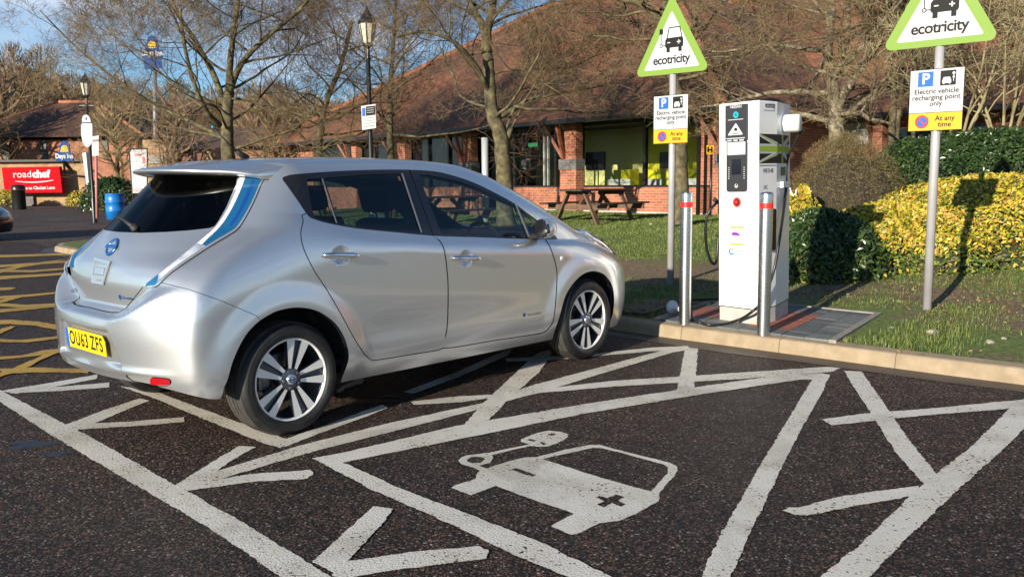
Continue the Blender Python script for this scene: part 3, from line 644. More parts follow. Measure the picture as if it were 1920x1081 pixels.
# right wing front
def S2(u): return front_s(u, 5.6)
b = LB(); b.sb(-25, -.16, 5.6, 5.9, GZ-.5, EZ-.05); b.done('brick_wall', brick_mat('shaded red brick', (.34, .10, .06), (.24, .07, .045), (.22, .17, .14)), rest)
for (u0, u1, z0, z1, m_) in ((1586, 1626, 2.35, 2.95, mat('white panel', (.75, .75, .74), .5)), (1662, 1712, 1.9, 2.75, M_DKF), (1715, 1745, 1.9, 2.75, M_DKF), (1790, 1850, 1.9, 2.75, M_DKF), (1515, 1550, 1.9, 2.4, M_DKF)):
    a, c = sorted((S2(u0), S2(u1))); b = LB(); b.sb(a, c, 5.55, 5.597, z0, z1); w_ = b.done('window', M_DKF if m_ is M_DKF else m_, rest)
    if m_ is M_DKF:
        b = LB(); b.sb(a+.06, c-.06, 5.53, 5.548, z0+.06, z1-.06); b.done('pane', mat('dark blue pane', (.02, .03, .045), .08), w_)
b = LB()
for u in (1540, 1640, 1760, 1860):
    a = S2(u); b.beam(WP(a, 5.55, 2.3), WP(a, 4.9, EZ-.05), .09, .09)
b.done('timber_bracket', M_WOODR, rest)
b = LB(); b.sb(S2(1660), S2(1642), 5.3, 5.598, GZ-.5, EZ-.06); b.done('brick_pillar', M_BRICK, rest)

# ---- the low buildings at the far left
def hbox(name, u0, u1, Y0, dep, z0, z1, m, parent=None, loc=False, Y1=None):
    """block whose near face spans photo columns u0..u1, at Y0 (left) and Y1 (right)"""
    a = pd(u0, 345, Y0); c = pd(u1, 345, Y1 if Y1 else Y0); d = (c-a)[:2]; d = d/np.linalg.norm(d); n = np.array([-d[1], d[0]]); 
    if n[1] < 0: n = -n
    q = [a[:2], c[:2], c[:2]+n*dep, a[:2]+n*dep]
    b = MB(); b.add([(*p, z0) for p in q]+[(*p, z1) for p in q], [(3, 2, 1, 0), (4, 5, 6, 7), (0, 1, 5, 4), (1, 2, 6, 5), (2, 3, 7, 6), (3, 0, 4, 7)])
    o = b.build(name, m, parent); uvquad(o.data); return o, q, d, n
def zat(u, v, Y): return float(pd(u, v, Y)[2])
ho = empty('lodge_building', (0, 0, 0), 0, 'brick lodge with a brown hipped roof behind the red sign wall at the far left', 'building')
w_, q, d, n = hbox('brick_wall', -60, 262, 66, 9, 0, zat(100, 262, 66), M_BRICK, ho)
zt = zat(100, 258, 66)
def gable(name, u0, u1, Y, dep, ze, zr, m, parent, over=.5, hip=2.5):
    a = pd(u0, 345, Y)[:2]; c = pd(u1, 345, Y)[:2]; d = (c-a)/np.linalg.norm(c-a); n = np.array([-d[1], d[0]]); n = n if n[1] > 0 else -n
    a2 = a-d*over-n*over; c2 = c+d*over-n*over; dd = dep+2*over
    P_ = [(*a2, ze), (*c2, ze), (*(c2+n*dd), ze), (*(a2+n*dd), ze), (*(a2+d*hip+n*dd/2), zr), (*(c2-d*hip+n*dd/2), zr)]
    b = MB(); b.add(P_, [(0, 1, 5, 4), (1, 2, 5), (2, 3, 4, 5), (3, 0, 4), (0, 3, 2, 1)]); o = b.build(name, m, parent); uvquad(o.data)
    b = MB(); b.tube([P_[4], P_[5]], .16, 6); b.tube([P_[0], P_[4]], .12, 6); b.tube([P_[1], P_[5]], .12, 6); b.build('ridge_tiles', M_RIDGE, o); return o
gable('roof', -60, 262, 66, 9, zt, zat(190, 190, 70), M_TILE2, ho, 1.0, 6)
for (u0, u1, v0, v1) in ((8, 24, 268, 300), (80, 92, 262, 303), (196, 206, 262, 300)):
    o, *_q = hbox('window', u0, u1, 65.9, .08, zat(u0, v1, 66), zat(u0, v0, 66), M_DKF, ho)
gh = empty('far_wing', (0, 0, 0), 0, 'distant low brick wing with brown roof behind the bare trees left of the restaurant', 'building')
hbox('brick_wall', 262, 660, 58, 9, 0, zat(450, 285, 58), brick_mat('shade darkened brick', (.26, .11, .06), (.18, .075, .045), (.2, .16, .12)), gh, Y1=46);  # brick colour darkened for the shade behind the bare trees
def gable2(name, u0, Y0, u1, Y1, dep, ze, zr, m, parent):
    a = pd(u0, 345, Y0)[:2]; c = pd(u1, 345, Y1)[:2]; d = (c-a)/np.linalg.norm(c-a); n = np.array([-d[1], d[0]]); n = n if n[1] > 0 else -n
    a2 = a-d*.6-n*.8; c2 = c+d*.6-n*.8; dd = dep+1.6
    P_ = [(*a2, ze), (*c2, ze), (*(c2+n*dd), ze), (*(a2+n*dd), ze), (*(a2+d*4+n*dd/2), zr), (*(c2-d*4+n*dd/2), zr)]
    b = MB(); b.add(P_, [(0, 1, 5, 4), (1, 2, 5), (2, 3, 4, 5), (3, 0, 4), (0, 3, 2, 1)]); o = b.build(name, m, parent); uvquad(o.data)
gable2('roof', 262, 58, 660, 46, 9, zat(450, 280, 54), zat(450, 236, 56), M_TILE2, gh)
for (u0, u1) in ((300, 330), (345, 372), (420, 455), (480, 500), (560, 590), (610, 640)):
    hbox('window', u0, u1, 57.2-(u0-262)/398*11.6, .08, .9, 2.2, M_DKF, gh)
bp_ = hbox('brick_pier', 272, 315, 48, .8, 0, zat(290, 262, 48), M_BRICKY)[0]; tag(bp_, 'buff brick pier with a grey grille just left of the car roof', 'pier')
hbox('grille', 282, 308, 47.9, .06, zat(290, 307, 48), zat(290, 292, 48), mat('grey grille', (.28, .28, .27), .6), bp_)
bp2 = hbox('brick_pier', 385, 408, 46, .8, 0, zat(395, 278, 46), M_BRICKY)[0]; tag(bp2, 'small buff brick pier under the first bare tree behind the aerial', 'pier')
# sign wall
sw, q, d, n = hbox('sign_wall', -80, 168, 60, .5, 0, zat(80, 303, 60), M_BRICKY); tag(sw, 'buff brick wall with coping carrying the red roadside sign', 'wall')
a = pd(-82, 345, 59.9)[:2]; c = pd(170, 345, 59.9)[:2]
b = MB(); b.beam((*a, zat(80, 302, 60)+.02), (*c, zat(80, 302, 60)+.02), .7, .14); b.build('coping', mat('dark coping', (.10, .09, .085), .8), sw)
hbox('wall_base', -80, 60, 59.8, .15, 0, zat(20, 367, 60), M_BRICKB, sw)
# ================================================================== street furniture
M_GREYP = mat('grey painted post', (.40, .39, .40), .45, .1, noise=(4, .12, (.34, .33, .34)))
M_SIGNW = mat('white sign face', (.50, .51, .53), .6); M_LIME = mat('lime green sign border', (.17, .29, .035), .6); M_SBLK = mat('sign black', (.010, .009, .009), .6, spec=.25)
M_SBLUE = mat('parking blue', (.003, .10, .46), .6); M_SYEL = mat('warning yellow', (.62, .36, .004), .6); M_SRED = mat('sign red', (.50, .012, .015), .5); M_SBACK = mat('sign back', (.3, .3, .31), .5, .5)
EDIR = np.array([.742, -.670])                   # direction of the sign faces, left to right
def face(p, z, off, e=EDIR):
    """frame whose x runs left-to-right along the sign, y up, z towards the car park"""
    x = Vector((e[0], e[1], 0)).normalized(); y = Vector((0, 0, 1)); n = x.cross(y); o = Vector((p[0], p[1], z))+n*off
    return Matrix(((x.x, y.x, n.x, o.x), (x.y, y.y, n.y, o.y), (x.z, y.z, n.z, o.z), (0, 0, 0, 1)))
def rounded(pts, r, n=6):
    out = []; m = len(pts)
    for i in range(m):
        a, b, c = Vector(pts[i-1]), Vector(pts[i]), Vector(pts[(i+1) % m]); u = (a-b).normalized(); v = (c-b).normalized()
        half = math.acos(max(-1, min(1, u.dot(v))))/2; dd = r/math.tan(half); p1 = b+u*dd; p2 = b+v*dd; ctr = b+(u+v).normalized()*(r/math.sin(half))
        a1 = math.atan2(p1.y-ctr.y, p1.x-ctr.x); a2 = math.atan2(p2.y-ctr.y, p2.x-ctr.x); da = (a2-a1+math.pi) % (2*math.pi)-math.pi
        out += [(ctr.x+r*math.cos(a1+da*k/n), ctr.y+r*math.sin(a1+da*k/n)) for k in range(n+1)]
    return out
def ev_car(mb, T, s, cx, cy, z=.0035):
    """the little car with a plug, seen from the front"""
    def P(pts): return [(cx+x*s, cy+y*s) for x, y in pts]
    flat(mb, P([(-.42, -.30), (.46, -.30), (.50, -.22), (.50, .05), (.44, .16), (-.40, .16), (-.48, .05), (-.48, -.22)]), T, z)
    for a, b in (((-.38, .14), (-.27, .62)), ((-.27, .62), (.30, .62)), ((.30, .62), (.43, .14))): seg(mb, (cx+a[0]*s, cy+a[1]*s), (cx+b[0]*s, cy+b[1]*s), .05*s, T, z+.0003)
    for x in (-.40, .24): flat(mb, P([(x, -.50), (x+.18, -.50), (x+.18, -.295), (x, -.295)]), T, z+.0002)
    flat(mb, P([(-.80, .36), (-.60, .36), (-.60, .56), (-.66, .62), (-.74, .62), (-.80, .56)]), T, z)
    seg(mb, (cx-.70*s, cy+.37*s), (cx-.70*s, cy-.12*s), .035*s, T, z+.0004); ring(mb, cx-.70*s, cy-.17*s, .05*s, .085*s, T, z+.0006, 16); seg(mb, (cx-.62*s, cy-.17*s), (cx-.47*s, cy-.17*s), .035*s, T, z+.0008)
def ev_minus(mb, T, s, cx, cy, z=.0045):
    seg(mb, (cx-.36*s, cy-.06*s), (cx-.20*s, cy-.06*s), .045*s, T, z); seg(mb, (cx+.16*s, cy-.06*s), (cx+.36*s, cy-.06*s), .05*s, T, z); seg(mb, (cx+.26*s, cy-.155*s), (cx+.26*s, cy+.035*s), .05*s, T, z+.0004)
def signpost(base, gz, label, zt_, zp_):
    root = empty('sign_post', (base[0], base[1], gz), 0, label, 'road sign', 'charging bay sign posts'); root.location = (0, 0, 0)
    b = MB(); b.tube([(base[0], base[1], gz-.25), (base[0], base[1], 3.30)], .041, 20); b.build('post', M_GREYP, root)
    # triangle
    T = face(base, zt_, .046); w_ = .455; h_ = .81
    tri = rounded([(-w_-.06, -.0), (w_+.06, 0), (0, h_+.11)], .055)
    b = MB(); b.prism(tri, -.003, 0, T); pnl = b.build('triangle_panel', M_LIME, root)
    b = MB(); flat(b, rounded([(-w_+.075, .062), (w_-.075, .062), (0, h_-.085)], .012, 2), T, .0012); b.build('triangle_face', M_SIGNW, pnl)
    b = MB(); ev_car(b, T, .25, .035, .375, .0020); b.build('plug_in_car_symbol', M_SBLK, pnl)
    b = MB(); seg(b, (.035-.36*.25, .375-.06*.25), (.035-.20*.25, .375-.06*.25), .045*.25, T, .0034); b.build('minus_mark', M_SIGNW, pnl)
    b = MB(); s_ = .25; seg(b, (.035+.16*s_, .375-.06*s_), (.035+.36*s_, .375-.06*s_), .05*s_, T, .0034); seg(b, (.035+.26*s_, .375-.155*s_), (.035+.26*s_, .375+.035*s_), .05*s_, T, .0038); b.build('plus_mark', M_SIGNW, pnl)
    b = MB(); add_text(b, 'ecotricity', T, .142, 0, .165, .0020, bold=.0032, spacing=.93); 
    b.build('sign_lettering', M_SBLK, pnl)
    b = MB(); b.prism([(-.40, .10), (.40, .10), (.40, .13), (-.40, .13)], -.022, -.004, T); b.prism([(-.2, .45), (.2, .45), (.2, .48), (-.2, .48)], -.022, -.004, T); b.build('bracket', M_SBACK, root)
    # parking plate
    T = face(base, zp_, .046); W_, z0, z1, zs = .235, -.29, .27, -.125
    b = MB(); b.cur = 0; b.prism([(-W_, zs), (W_, zs), (W_, z1), (-W_, z1)], -.002, 0, T); b.cur = 1; b.prism([(-W_, z0), (W_, z0), (W_, zs-.0001), (-W_, zs-.0001)], -.002, 0, T)
    pl = b.build('parking_plate', [M_SIGNW, M_SYEL], root)
    b = MB()
    for a, c in (((-W_, z0), (W_, z0)), ((-W_, z1), (W_, z1)), ((-W_+.002, zs), (W_-.002, zs))): seg(b, a, c, .005, T, .0009)
    for a, c in (((-W_, z0), (-W_, z1)), ((W_, z0), (W_, z1))): seg(b, a, c, .005, T, .0013)
    b2_ = MB(); flat(b2_, [(.03, .115), (.165, .115), (.165, .25), (.03, .25)], T, .0010); b2_.build('black_square', M_SBLK, pl)
    for tx, cy_ in (('Electric vehicle', .068), ('recharging point', .012), ('only', -.045)): add_text(b, tx, T, .064, 0, cy_, .0010, bold=.0013, spacing=1.0)
    for tx, cy_ in (('At any', -.182), ('time', -.238)): add_text(b, tx, T, .064, .085, cy_, .0010, bold=.0013, spacing=1.0)
    b.build('plate_lettering', M_SBLK, pl)
    b = MB(); flat(b, [(-.165, .115), (-.03, .115), (-.03, .25), (-.165, .25)], T, .0010); b.build('parking_square', M_SBLUE, pl)
    b = MB(); flat(b, disc(-.115, -.207, .050), T, .0010); b.build('no_waiting_disc', M_SBLUE, pl)
    b = MB(); add_text(b, 'P', T, .135, -.097, .182, .0018, bold=.004); b.build('parking_letter', M_SIGNW, pl); b = MB()
    # white car in the black square
    flat(b, [(.048, .135), (.125, .135), (.125, .160), (.113, .190), (.060, .190), (.048, .160)], T, .0018); seg(b, (.062, .128), (.062, .140), .014, T, .0022); seg(b, (.112, .128), (.112, .140), .014, T, .0022); flat(b, disc(.145, .222, .013, 12), T, .0018); flat(b, disc(.145, .188, .010, 12), T, .0018); seg(b, (.145, .215), (.145, .150), .006, T, .0024)
    b.build('white_marks', M_SIGNW, pl)
    b = MB(); ring(b, -.115, -.207, .044, .060, T, .0018); seg(b, (-.15, -.172), (-.08, -.242), .014, T, .0022); b.build('no_waiting_ring', M_SRED, pl)
    return root
pa = px(1257, 535, lawn_z(1.92, 10.46)); pb = px(1738, 583, .125)
signpost(pa[:2], lawn_z(*pa[:2]), 'grey sign post behind the left steel bollard with green edged triangle and parking plate', 2.635, 2.118)
signpost(pb[:2], lawn_z(*pb[:2]), 'grey sign post in front of the golden hedge with green edged triangle and parking plate', 2.60, 2.122)

M_STEEL, g = newmat('brushed steel'); tc = g.node('ShaderNodeTexCoord'); mp = g.node('ShaderNodeMapping'); mp.inputs['Scale'].default_value = (3, 3, 500); g.l(tc.outputs['Object'], mp.inputs[0])
n_ = g.node('ShaderNodeTexNoise', i_Scale=1.0, i_Detail=3.0); g.l(mp.outputs[0], n_.inputs['Vector']); g.l(g.ramp(n_.outputs['Fac'], [(.3, (.24,)*3), (.7, (.30,)*3)]), g.b.inputs['Roughness'])
g.b.inputs['Base Color'].default_value = (.62, .61, .60, 1); g.b.inputs['Metallic'].default_value = 1
for (u, v), lab in (((1284, 604), 'steel bollard with red band beside the hanging white plug, left of the charging post'), ((1431, 623), 'steel bollard with red band standing directly in front of the charging post')):
    p = px(u, v, .135); r_ = .053
    root = empty('bollard', (p[0], p[1], .13), 0, lab, 'bollard', 'steel bollards by the kerb')
    b = MB(); b.lathe([(r_, -.12), (r_, 1.028)], 32); b.lathe([(r_, 1.074), (r_, 1.14), (r_-.002, 1.152), (r_-.008, 1.162), (0, 1.166)], 32); b.build('post', M_STEEL, root)
    b = MB(); b.lathe([(r_+.0006, 1.028), (r_+.0006, 1.074)], 32); b.build('red_band', mat('red reflective band', (.80, .02, .015), .35), root)

# ---- charging post
zc = .137
QA, QB, QC, QD = (px(u, v, zc)[:2] for u, v in ((1348.5, 597.6), (1421, 608.5), (1454, 600.5), (1478, 587)))
QE = QD+(QA-QB)*.96; 
foot = [QA, QB, QC, QD, QE]
cc = sum(foot)/5
def infl(k, pts=foot): return [cc+(q-cc)*k for q in pts]
M_CHW = mat('charger white', (.82, .83, .84), .35, coat=.2, noise=(3, .1, (.78, .79, .80))); M_CHG = mat('charger panel black', (.035, .035, .038), .3)
cp = empty('charging_post', (0, 0, 0), 0, 'tall white rapid charging post with black touch panel and green flag graphic on the paving', 'charger')
b = MB(); b.prism([tuple(q) for q in infl(.985)], .10, .262); b.build('plinth', mat('concrete plinth', (.52, .49, .45), .8, noise=(9, .2, (.40, .37, .33)), bump=(60, .4, .004)), cp)
ZT = float(pd(1424, 187, QB[1])[2])
b = MB(); Lc = [tuple(q) for q in infl(1.0)]; Lt = [tuple(q) for q in infl(.985)]
b.prism(Lc, .272, ZT-.012); n5 = 5; b.add([(*q, ZT-.0119) for q in Lc]+[(*q, ZT) for q in Lt], [(5, 6, 7, 8, 9)]+[(k, (k+1) % 5, 5+(k+1) % 5, 5+k) for k in range(5)]); cb = b.build('cabinet', M_CHW, cp)
b = MB(); b.prism([tuple(q) for q in infl(.97)], .2625, .2715); b.build('shadow_gap', M_SBLK, cp)
def wallT(a, b_, z0, off=.0):
    """frame on a vertical cabinet face from plan point a (left as seen) to b; origin at a, height z0"""
    x = Vector((*(b_-a), 0)).normalized(); y = Vector((0, 0, 1)); n = x.cross(y); o = Vector((*a, z0))+n*off
    return Matrix(((x.x, y.x, n.x, o.x), (x.y, y.y, n.y, o.y), (x.z, y.z, n.z, o.z), (0, 0, 0, 1)))
WF = float(np.linalg.norm(QB-QA)); HC = ZT
TF = wallT(QA, QB, 0); fz = lambda v, u=1385: float(pd(u, v, (QA[1]+QB[1])/2)[2]); fu = lambda u: (u-1348.5)/(1421-1348.5)*WF
# black panel
b = MB(); x0, x1 = fu(1363.5), fu(1401.5); zt_, zb_ = ZT-.02, fz(358); zm_ = fz(262)
b.prism([(x0-.004, zm_), (x1+.004, zm_), (x1+.004, zt_), (x0-.004, zt_)], .001, .022, TF)
b.prism(rounded([(x0+.003, zb_), (x1-.001, zb_), (x1-.001, zm_-.003), (x0+.003, zm_-.003)], .022, 4), .001, .014, TF); pn = b.build('control_panel', M_CHG, cp)
xm = (x0+x1)/2
b = MB(); b.prism([(fu(1374), fz(326)), (fu(1391), fz(326)), (fu(1391), fz(297)), (fu(1374), fz(297))], .0142, .016, TF); b.build('screen', mat('dark screen', (.012, .014, .022), .08), pn)
b = MB(); flat(b, [(fu(1366), fz(289)), (fu(1399), fz(289)), (fu(1399), fz(265)), (fu(1366), fz(265))], TF, .0152); b.build('instruction_label', M_SIGNW, pn); b = MB()
add_text(b, 'NISSAN', TF, .036, xm, fz(199), .0232, bold=.0008); seg(b, (fu(1368), fz(223)), (fu(1396), fz(223)), .006, TF, .0232); seg(b, (fu(1365), fz(258)), (fu(1399), fz(258)), .008, TF, .0232)
for k in range(3): seg(b, (fu(1367+k*11), fz(262)), (fu(1375+k*11), fz(262)), .012, TF, .0232)
b.build('panel_lettering', M_SIGNW, pn); b = MB(); flat(b, rounded([(fu(1367), fz(252)), (fu(1396), fz(252)), (xm, fz(229))], .006, 3), TF, .0235); b.build('warning_triangle', M_SIGNW, pn); b = MB()
for k in range(6):
    for u in (1367.5, 1395.5): seg(b, (fu(u), fz(313+k*4)), (fu(u+2.5), fz(313+k*4)), .006, TF, .0150)
b.build('panel_buttons', M_SIGNW, pn); b = MB(); flat(b, disc(xm, fz(347), .018, 16), TF, .0150)
b.build('card_reader_mark', M_SIGNW, pn)
b = MB(); ring(b, xm, fz(214), .014, .028, TF, .0235, 24, R(60), R(400)); seg(b, (xm-.004, fz(215)), (xm+.02, fz(210)), .008, TF, .0240); b.build('cyan_mark', mat('cyan print', (.01, .42, .55), .4), pn)
b = MB(); 
flat(b, [(xm-.016, fz(244)), (xm+.016, fz(244)), (xm+.016, fz(241)), (xm+.010, fz(238.5)), (xm-.010, fz(238.5)), (xm-.016, fz(241))], TF, .0242); seg(b, (xm-.03, fz(249)), (xm+.03, fz(249)), .006, TF, .0242); seg(b, (xm-.006, fz(348)), (xm+.008, fz(344)), .012, TF, .0156)
for k in range(5): seg(b, (fu(1369), fz(269+k*3)), (fu(1395), fz(269+k*3)), .0012, TF, .0158)
b.build('panel_symbols', M_SBLK, pn)
# stop button
b = MB(); Tb = TF @ Matrix.Translation((fu(1382), fz(378), 0)); b.lathe([(.0, .028), (.016, .027), (.018, .004)], 24, Tb); bt = b.build('emergency_stop', M_SRED, cp)
b = MB(); ring(b, 0, 0, .017, .026, Tb, .0032); b.build('button_collar', M_SBLK, bt); b = MB(); ring(b, 0, 0, .026, .044, Tb, .002); b.build('button_ring', mat('dark red label', (.42, .03, .02), .4), bt)
# notice
b = MB(); flat(b, [(fu(1362), fz(487)), (fu(1400.5), fz(487)), (fu(1400.5), fz(408)), (fu(1362), fz(408))], TF, .0012); nt_ = b.build('notice', mat('notice grey edge', (.30, .30, .34), .5), cp)
b = MB(); flat(b, [(fu(1363), fz(486)), (fu(1399.5), fz(486)), (fu(1399.5), fz(409)), (fu(1363), fz(409))], TF, .0018); b.build('notice_face', mat('notice face', (.60, .60, .66), .5), nt_)
b = MB(); 
for k, wv in enumerate((24, 26, 22)): seg(b, (fu(1381-wv/2), fz(413+k*2.6)), (fu(1381+wv/2), fz(413+k*2.6)), .0022, TF, .0024)
b.build('notice_text', mat('grey print', (.22, .22, .25), .6), nt_)
b = MB(); 
for v in (425, 457): flat(b, [(fu(1371), fz(v+2)), (fu(1395), fz(v+2)), (fu(1395), fz(v-2)), (fu(1371), fz(v-2))], TF, .0024); ring(b, fu(1371), fz(v), .006, .011, TF, .0026, 14)
b.build('gold_logo', mat('gold print', (.50, .36, .10), .6), nt_)
b = MB(); flat(b, [(fu(1372), fz(440)), (fu(1389), fz(441)), (fu(1387), fz(437.5)), (fu(1381), fz(434)), (fu(1375), fz(434.5)), (fu(1372), fz(437.5))], TF, .0024); seg(b, (fu(1368), fz(441)), (fu(1368), fz(436)), .004, TF, .0024); seg(b, (fu(1379), fz(446)), (fu(1393), fz(446)), .004, TF, .0024); b.build('purple_car_logo', mat('purple print', (.22, .03, .36), .5), nt_)
b = MB(); ring(b, fu(1372.5), fz(471), .017, .030, TF, .0024, 20, R(130), R(330)); b.build('blue_logo', mat('blue print', (.01, .14, .42), .5), nt_)
b = MB(); ring(b, fu(1372.5), fz(471), .017, .030, TF, .0024, 14, R(20), R(128)); b.build('green_logo', mat('green print', (.20, .55, .10), .5), nt_)
b = MB(); seg(b, (fu(1380), fz(469)), (fu(1397), fz(469)), .008, TF, .0024); seg(b, (fu(1380), fz(475)), (fu(1396), fz(475)), .007, TF, .0024); b.build('pale_blue_lettering', mat('pale blue print', (.22, .32, .46), .6), nt_)
# flag and lettering over the two right faces
T1 = wallT(QB, QC, 0); T2 = wallT(QC, QD, 0); W1 = float(np.linalg.norm(QC-QB)); W2c = float(np.linalg.norm(QD-QC))
g1z = lambda v: float(pd(1440, v, (QB[1]+QC[1])/2)[2])
zf1, zf0 = g1z(251), g1z(306); FW = W1+W2c*.92
def fold(mb, poly, z):
    """draw a flat polygon (x along the two faces) folded round the corner between them"""
    A_ = clip_x(poly, W1, True); B_ = clip_x(poly, W1, False)
    if len(A_) > 2: flat(mb, A_, T1, z)
    if len(B_) > 2: flat(mb, [(x-W1, y) for x, y in B_], T2, z)
def clip_x(poly, xc, left):
    out = []
    for i in range(len(poly)):
        a, c = poly[i], poly[(i+1) % len(poly)]; ia = (a[0] <= xc) == left or a[0] == xc; ic = (c[0] <= xc) == left or c[0] == xc
        if ia: out.append(a)
        if (a[0]-xc)*(c[0]-xc) < 0: t = (xc-a[0])/(c[0]-a[0]); out.append((xc, a[1]+(c[1]-a[1])*t))
    return out
FH = zf1-zf0; fx = lambda x: .008+x*(FW-.010); fy = lambda y: zf0+y*FH
def fseg(mb, a, c, w_, z):
    A_ = Vector((fx(a[0]), fy(a[1]))); B_ = Vector((fx(c[0]), fy(c[1]))); d = (B_-A_).normalized(); n = Vector((-d.y, d.x))*w_/2
    P = [tuple(A_-n), tuple(B_-n), tuple(B_+n), tuple(A_+n)]
    lo, hi = fx(0), fx(1)
    P = clip_x(clip_x(P, hi, True), lo, False)
    P = [(x, min(max(y, fy(0)), fy(1))) for x, y in P]
    fold(mb, P, z)
b = MB(); fold(b, [(fx(0), fy(0)), (fx(1), fy(0)), (fx(1), fy(1)), (fx(0), fy(1))], .0012); fl = b.build('flag_field', M_SBLK, cp)
b = MB(); 
for a, c in (((-.05, 1.05), (.60, .5)), ((1.1, 1.05), (.55, .5)), ((-.05, -.05), (.60, .5)), ((1.1, -.05), (.55, .5))): fseg(b, a, c, .046, .0020)
fseg(b, (.0, .5), (1, .5), .082, .0026); fseg(b, (.66, 0), (.66, 1), .060, .0032); b.build('flag_white', M_SIGNW, fl)
b = MB()
for a, c in (((-.05, 1.05), (.50, .58)), ((1.1, 1.05), (.8, .62)), ((-.05, -.05), (.50, .42)), ((1.1, -.05), (.8, .38))): fseg(b, a, c, .016, .0040)
fseg(b, (.0, .5), (1, .5), .046, .0046); fseg(b, (.66, 0), (.66, 1), .034, .0052); b.build('flag_green', mat('flag green', (.26, .38, .02), .5), fl)
b = MB(); add_text(b, 'ecotricity', T1, .072, W1*.60, g1z(197), .0016, bold=.0008, spacing=.95, xscale=.66) 
b.v = [tuple(v) for v in b.v]
add_text(b, '01453 761 482', T1, .052, W1*.52, g1z(320), .0016, bold=.0004, xscale=.55); seg(b, (.01, g1z(310)), (W1*.98, g1z(310)), .006, T1, .0016); add_text(b, 'DC', T1, .045, W1*.38, g1z(351), .0016, bold=.0003)
b.build('side_lettering', M_SBLK, cp)
b = MB(); seg(b, (W1*.25, g1z(207)), (W1*.85, g1z(207)), .009, T1, .0016); b.build('grey_lettering', mat('grey print2', (.35, .36, .38), .5), cp)
# cable drum, holster, cables
g2 = lambda v: float(pd(1466, v, (QC[1]+QD[1])/2)[2])
n2v = Vector((T2[0][2], T2[1][2], T2[2][2])); x2v = Vector((T2[0][0], T2[1][0], 0)); o2 = Vector((*QC, 0))
Td = T2 @ Matrix.Translation((W2c*.50, g2(233), 0)); b = MB(); b.lathe([(.0, .145), (.070, .144), (.078, .136), (.080, .12), (.080, 0)], 40, Td); b.build('cable_boss', M_CHW, cp)
TL = wallT(QE, QA, 0); b = MB(); b.lathe([(.0, .05), (.075, .048), (.082, .035), (.082, 0)], 32, TL @ Matrix.Translation((float(np.linalg.norm(QA-QE))*.75, fz(245), 0))); b.build('cable_boss', M_CHW, cp)
b = MB(); b.prism([(W2c*.30, g2(330)), (W2c*.62, g2(330)), (W2c*.62, g2(314)), (W2c*.30, g2(314))], .001, .006, T2); b.build('small_window', mat('olive window', (.10, .11, .06), .2), cp)
b = MB(); b.prism([(W2c*.2, g2(352)), (W2c*.75, g2(352)), (W2c*.75, g2(341)), (W2c*.2, g2(341))], .001, .035, T2); q0 = T2 @ Vector((W2c*.6, g2(354), .03))
b.tube([q0, q0+n2v*.02, q0+n2v*.03+Vector((0, 0, -.05)), q0+n2v*.05+Vector((0, 0, -.065)), q0+n2v*.07+Vector((0, 0, -.05)), q0+n2v*.075+Vector((0, 0, -.01))], .006, 6); b.build('cable_hook', M_CHW, cp)
b = MB(); b.prism(rounded([(W1*.50, g1z(470)), (W1*.88, g1z(470)), (W1*.88, g1z(392)), (W1*.50, g1z(392))], .018, 3), .001, .02, T1); b.build('plug_recess', M_SBLK, cp)
def cr(pts, n=8): return [Vector(p) for p in spline3(pts, n)]
def spline3(pts, n=8):
    P = np.array([tuple(p) for p in pts], float); m = len(P); out = []
    for i in range(m-1):
        p0, p1, p2, p3 = P[max(i-1, 0)], P[i], P[i+1], P[min(i+2, m-1)]
        for k in range(n):
            t = k/n; out.append(.5*((2*p1)+(-p0+p2)*t+(2*p0-5*p1+4*p2-p3)*t*t+(-p0+3*p1-3*p2+p3)*t**3))
    out.append(P[-1]); return out
M_RUB = mat('black rubber cable', (.014, .014, .015), .38)
# right-hand cable: from the boss down over the hook, along the paving to the white plug by the left bollard
yb = px(1431, 623, .135)[1]
c0 = T2 @ Vector((W2c*.62, g2(245), .145)); 
way = [c0, pd(1482, 300, QD[1]-.10), pd(1478, 360, QD[1]-.16), pd(1466, 440, QC[1]-.10), pd(1452, 510, QC[1]-.14), pd(1430, 562, QB[1]-.02), pd(1412, 582, QB[1]-.10), px(1385, 598, .175), px(1345, 606, .162), px(1315, 603, .165), pd(1292, 590, 7.95), pd(1276, 577, 8.05), pd(1268, 573.5, 8.10)]
b = MB(); b.tube(cr(way), .0125, 10); b.build('dc_cable', M_RUB, cp)
b = MB(); pA, pB = Vector(pd(1275, 577, 8.06)), Vector(pd(1253, 570, 8.22)); dv = (pB-pA).normalized(); Tq = Matrix.Translation(pA) @ dv.to_track_quat('Z', 'Y').to_matrix().to_4x4(); L_ = (pB-pA).length
b.lathe([(0, 0), (.020, .0), (.024, .02), (.030, .06), (.040, .09), (.062, .10), (.064, .125), (.058, .13), (.05, .122), (0, .12)], 20, Tq); b.build('white_plug', M_CHW, cp)
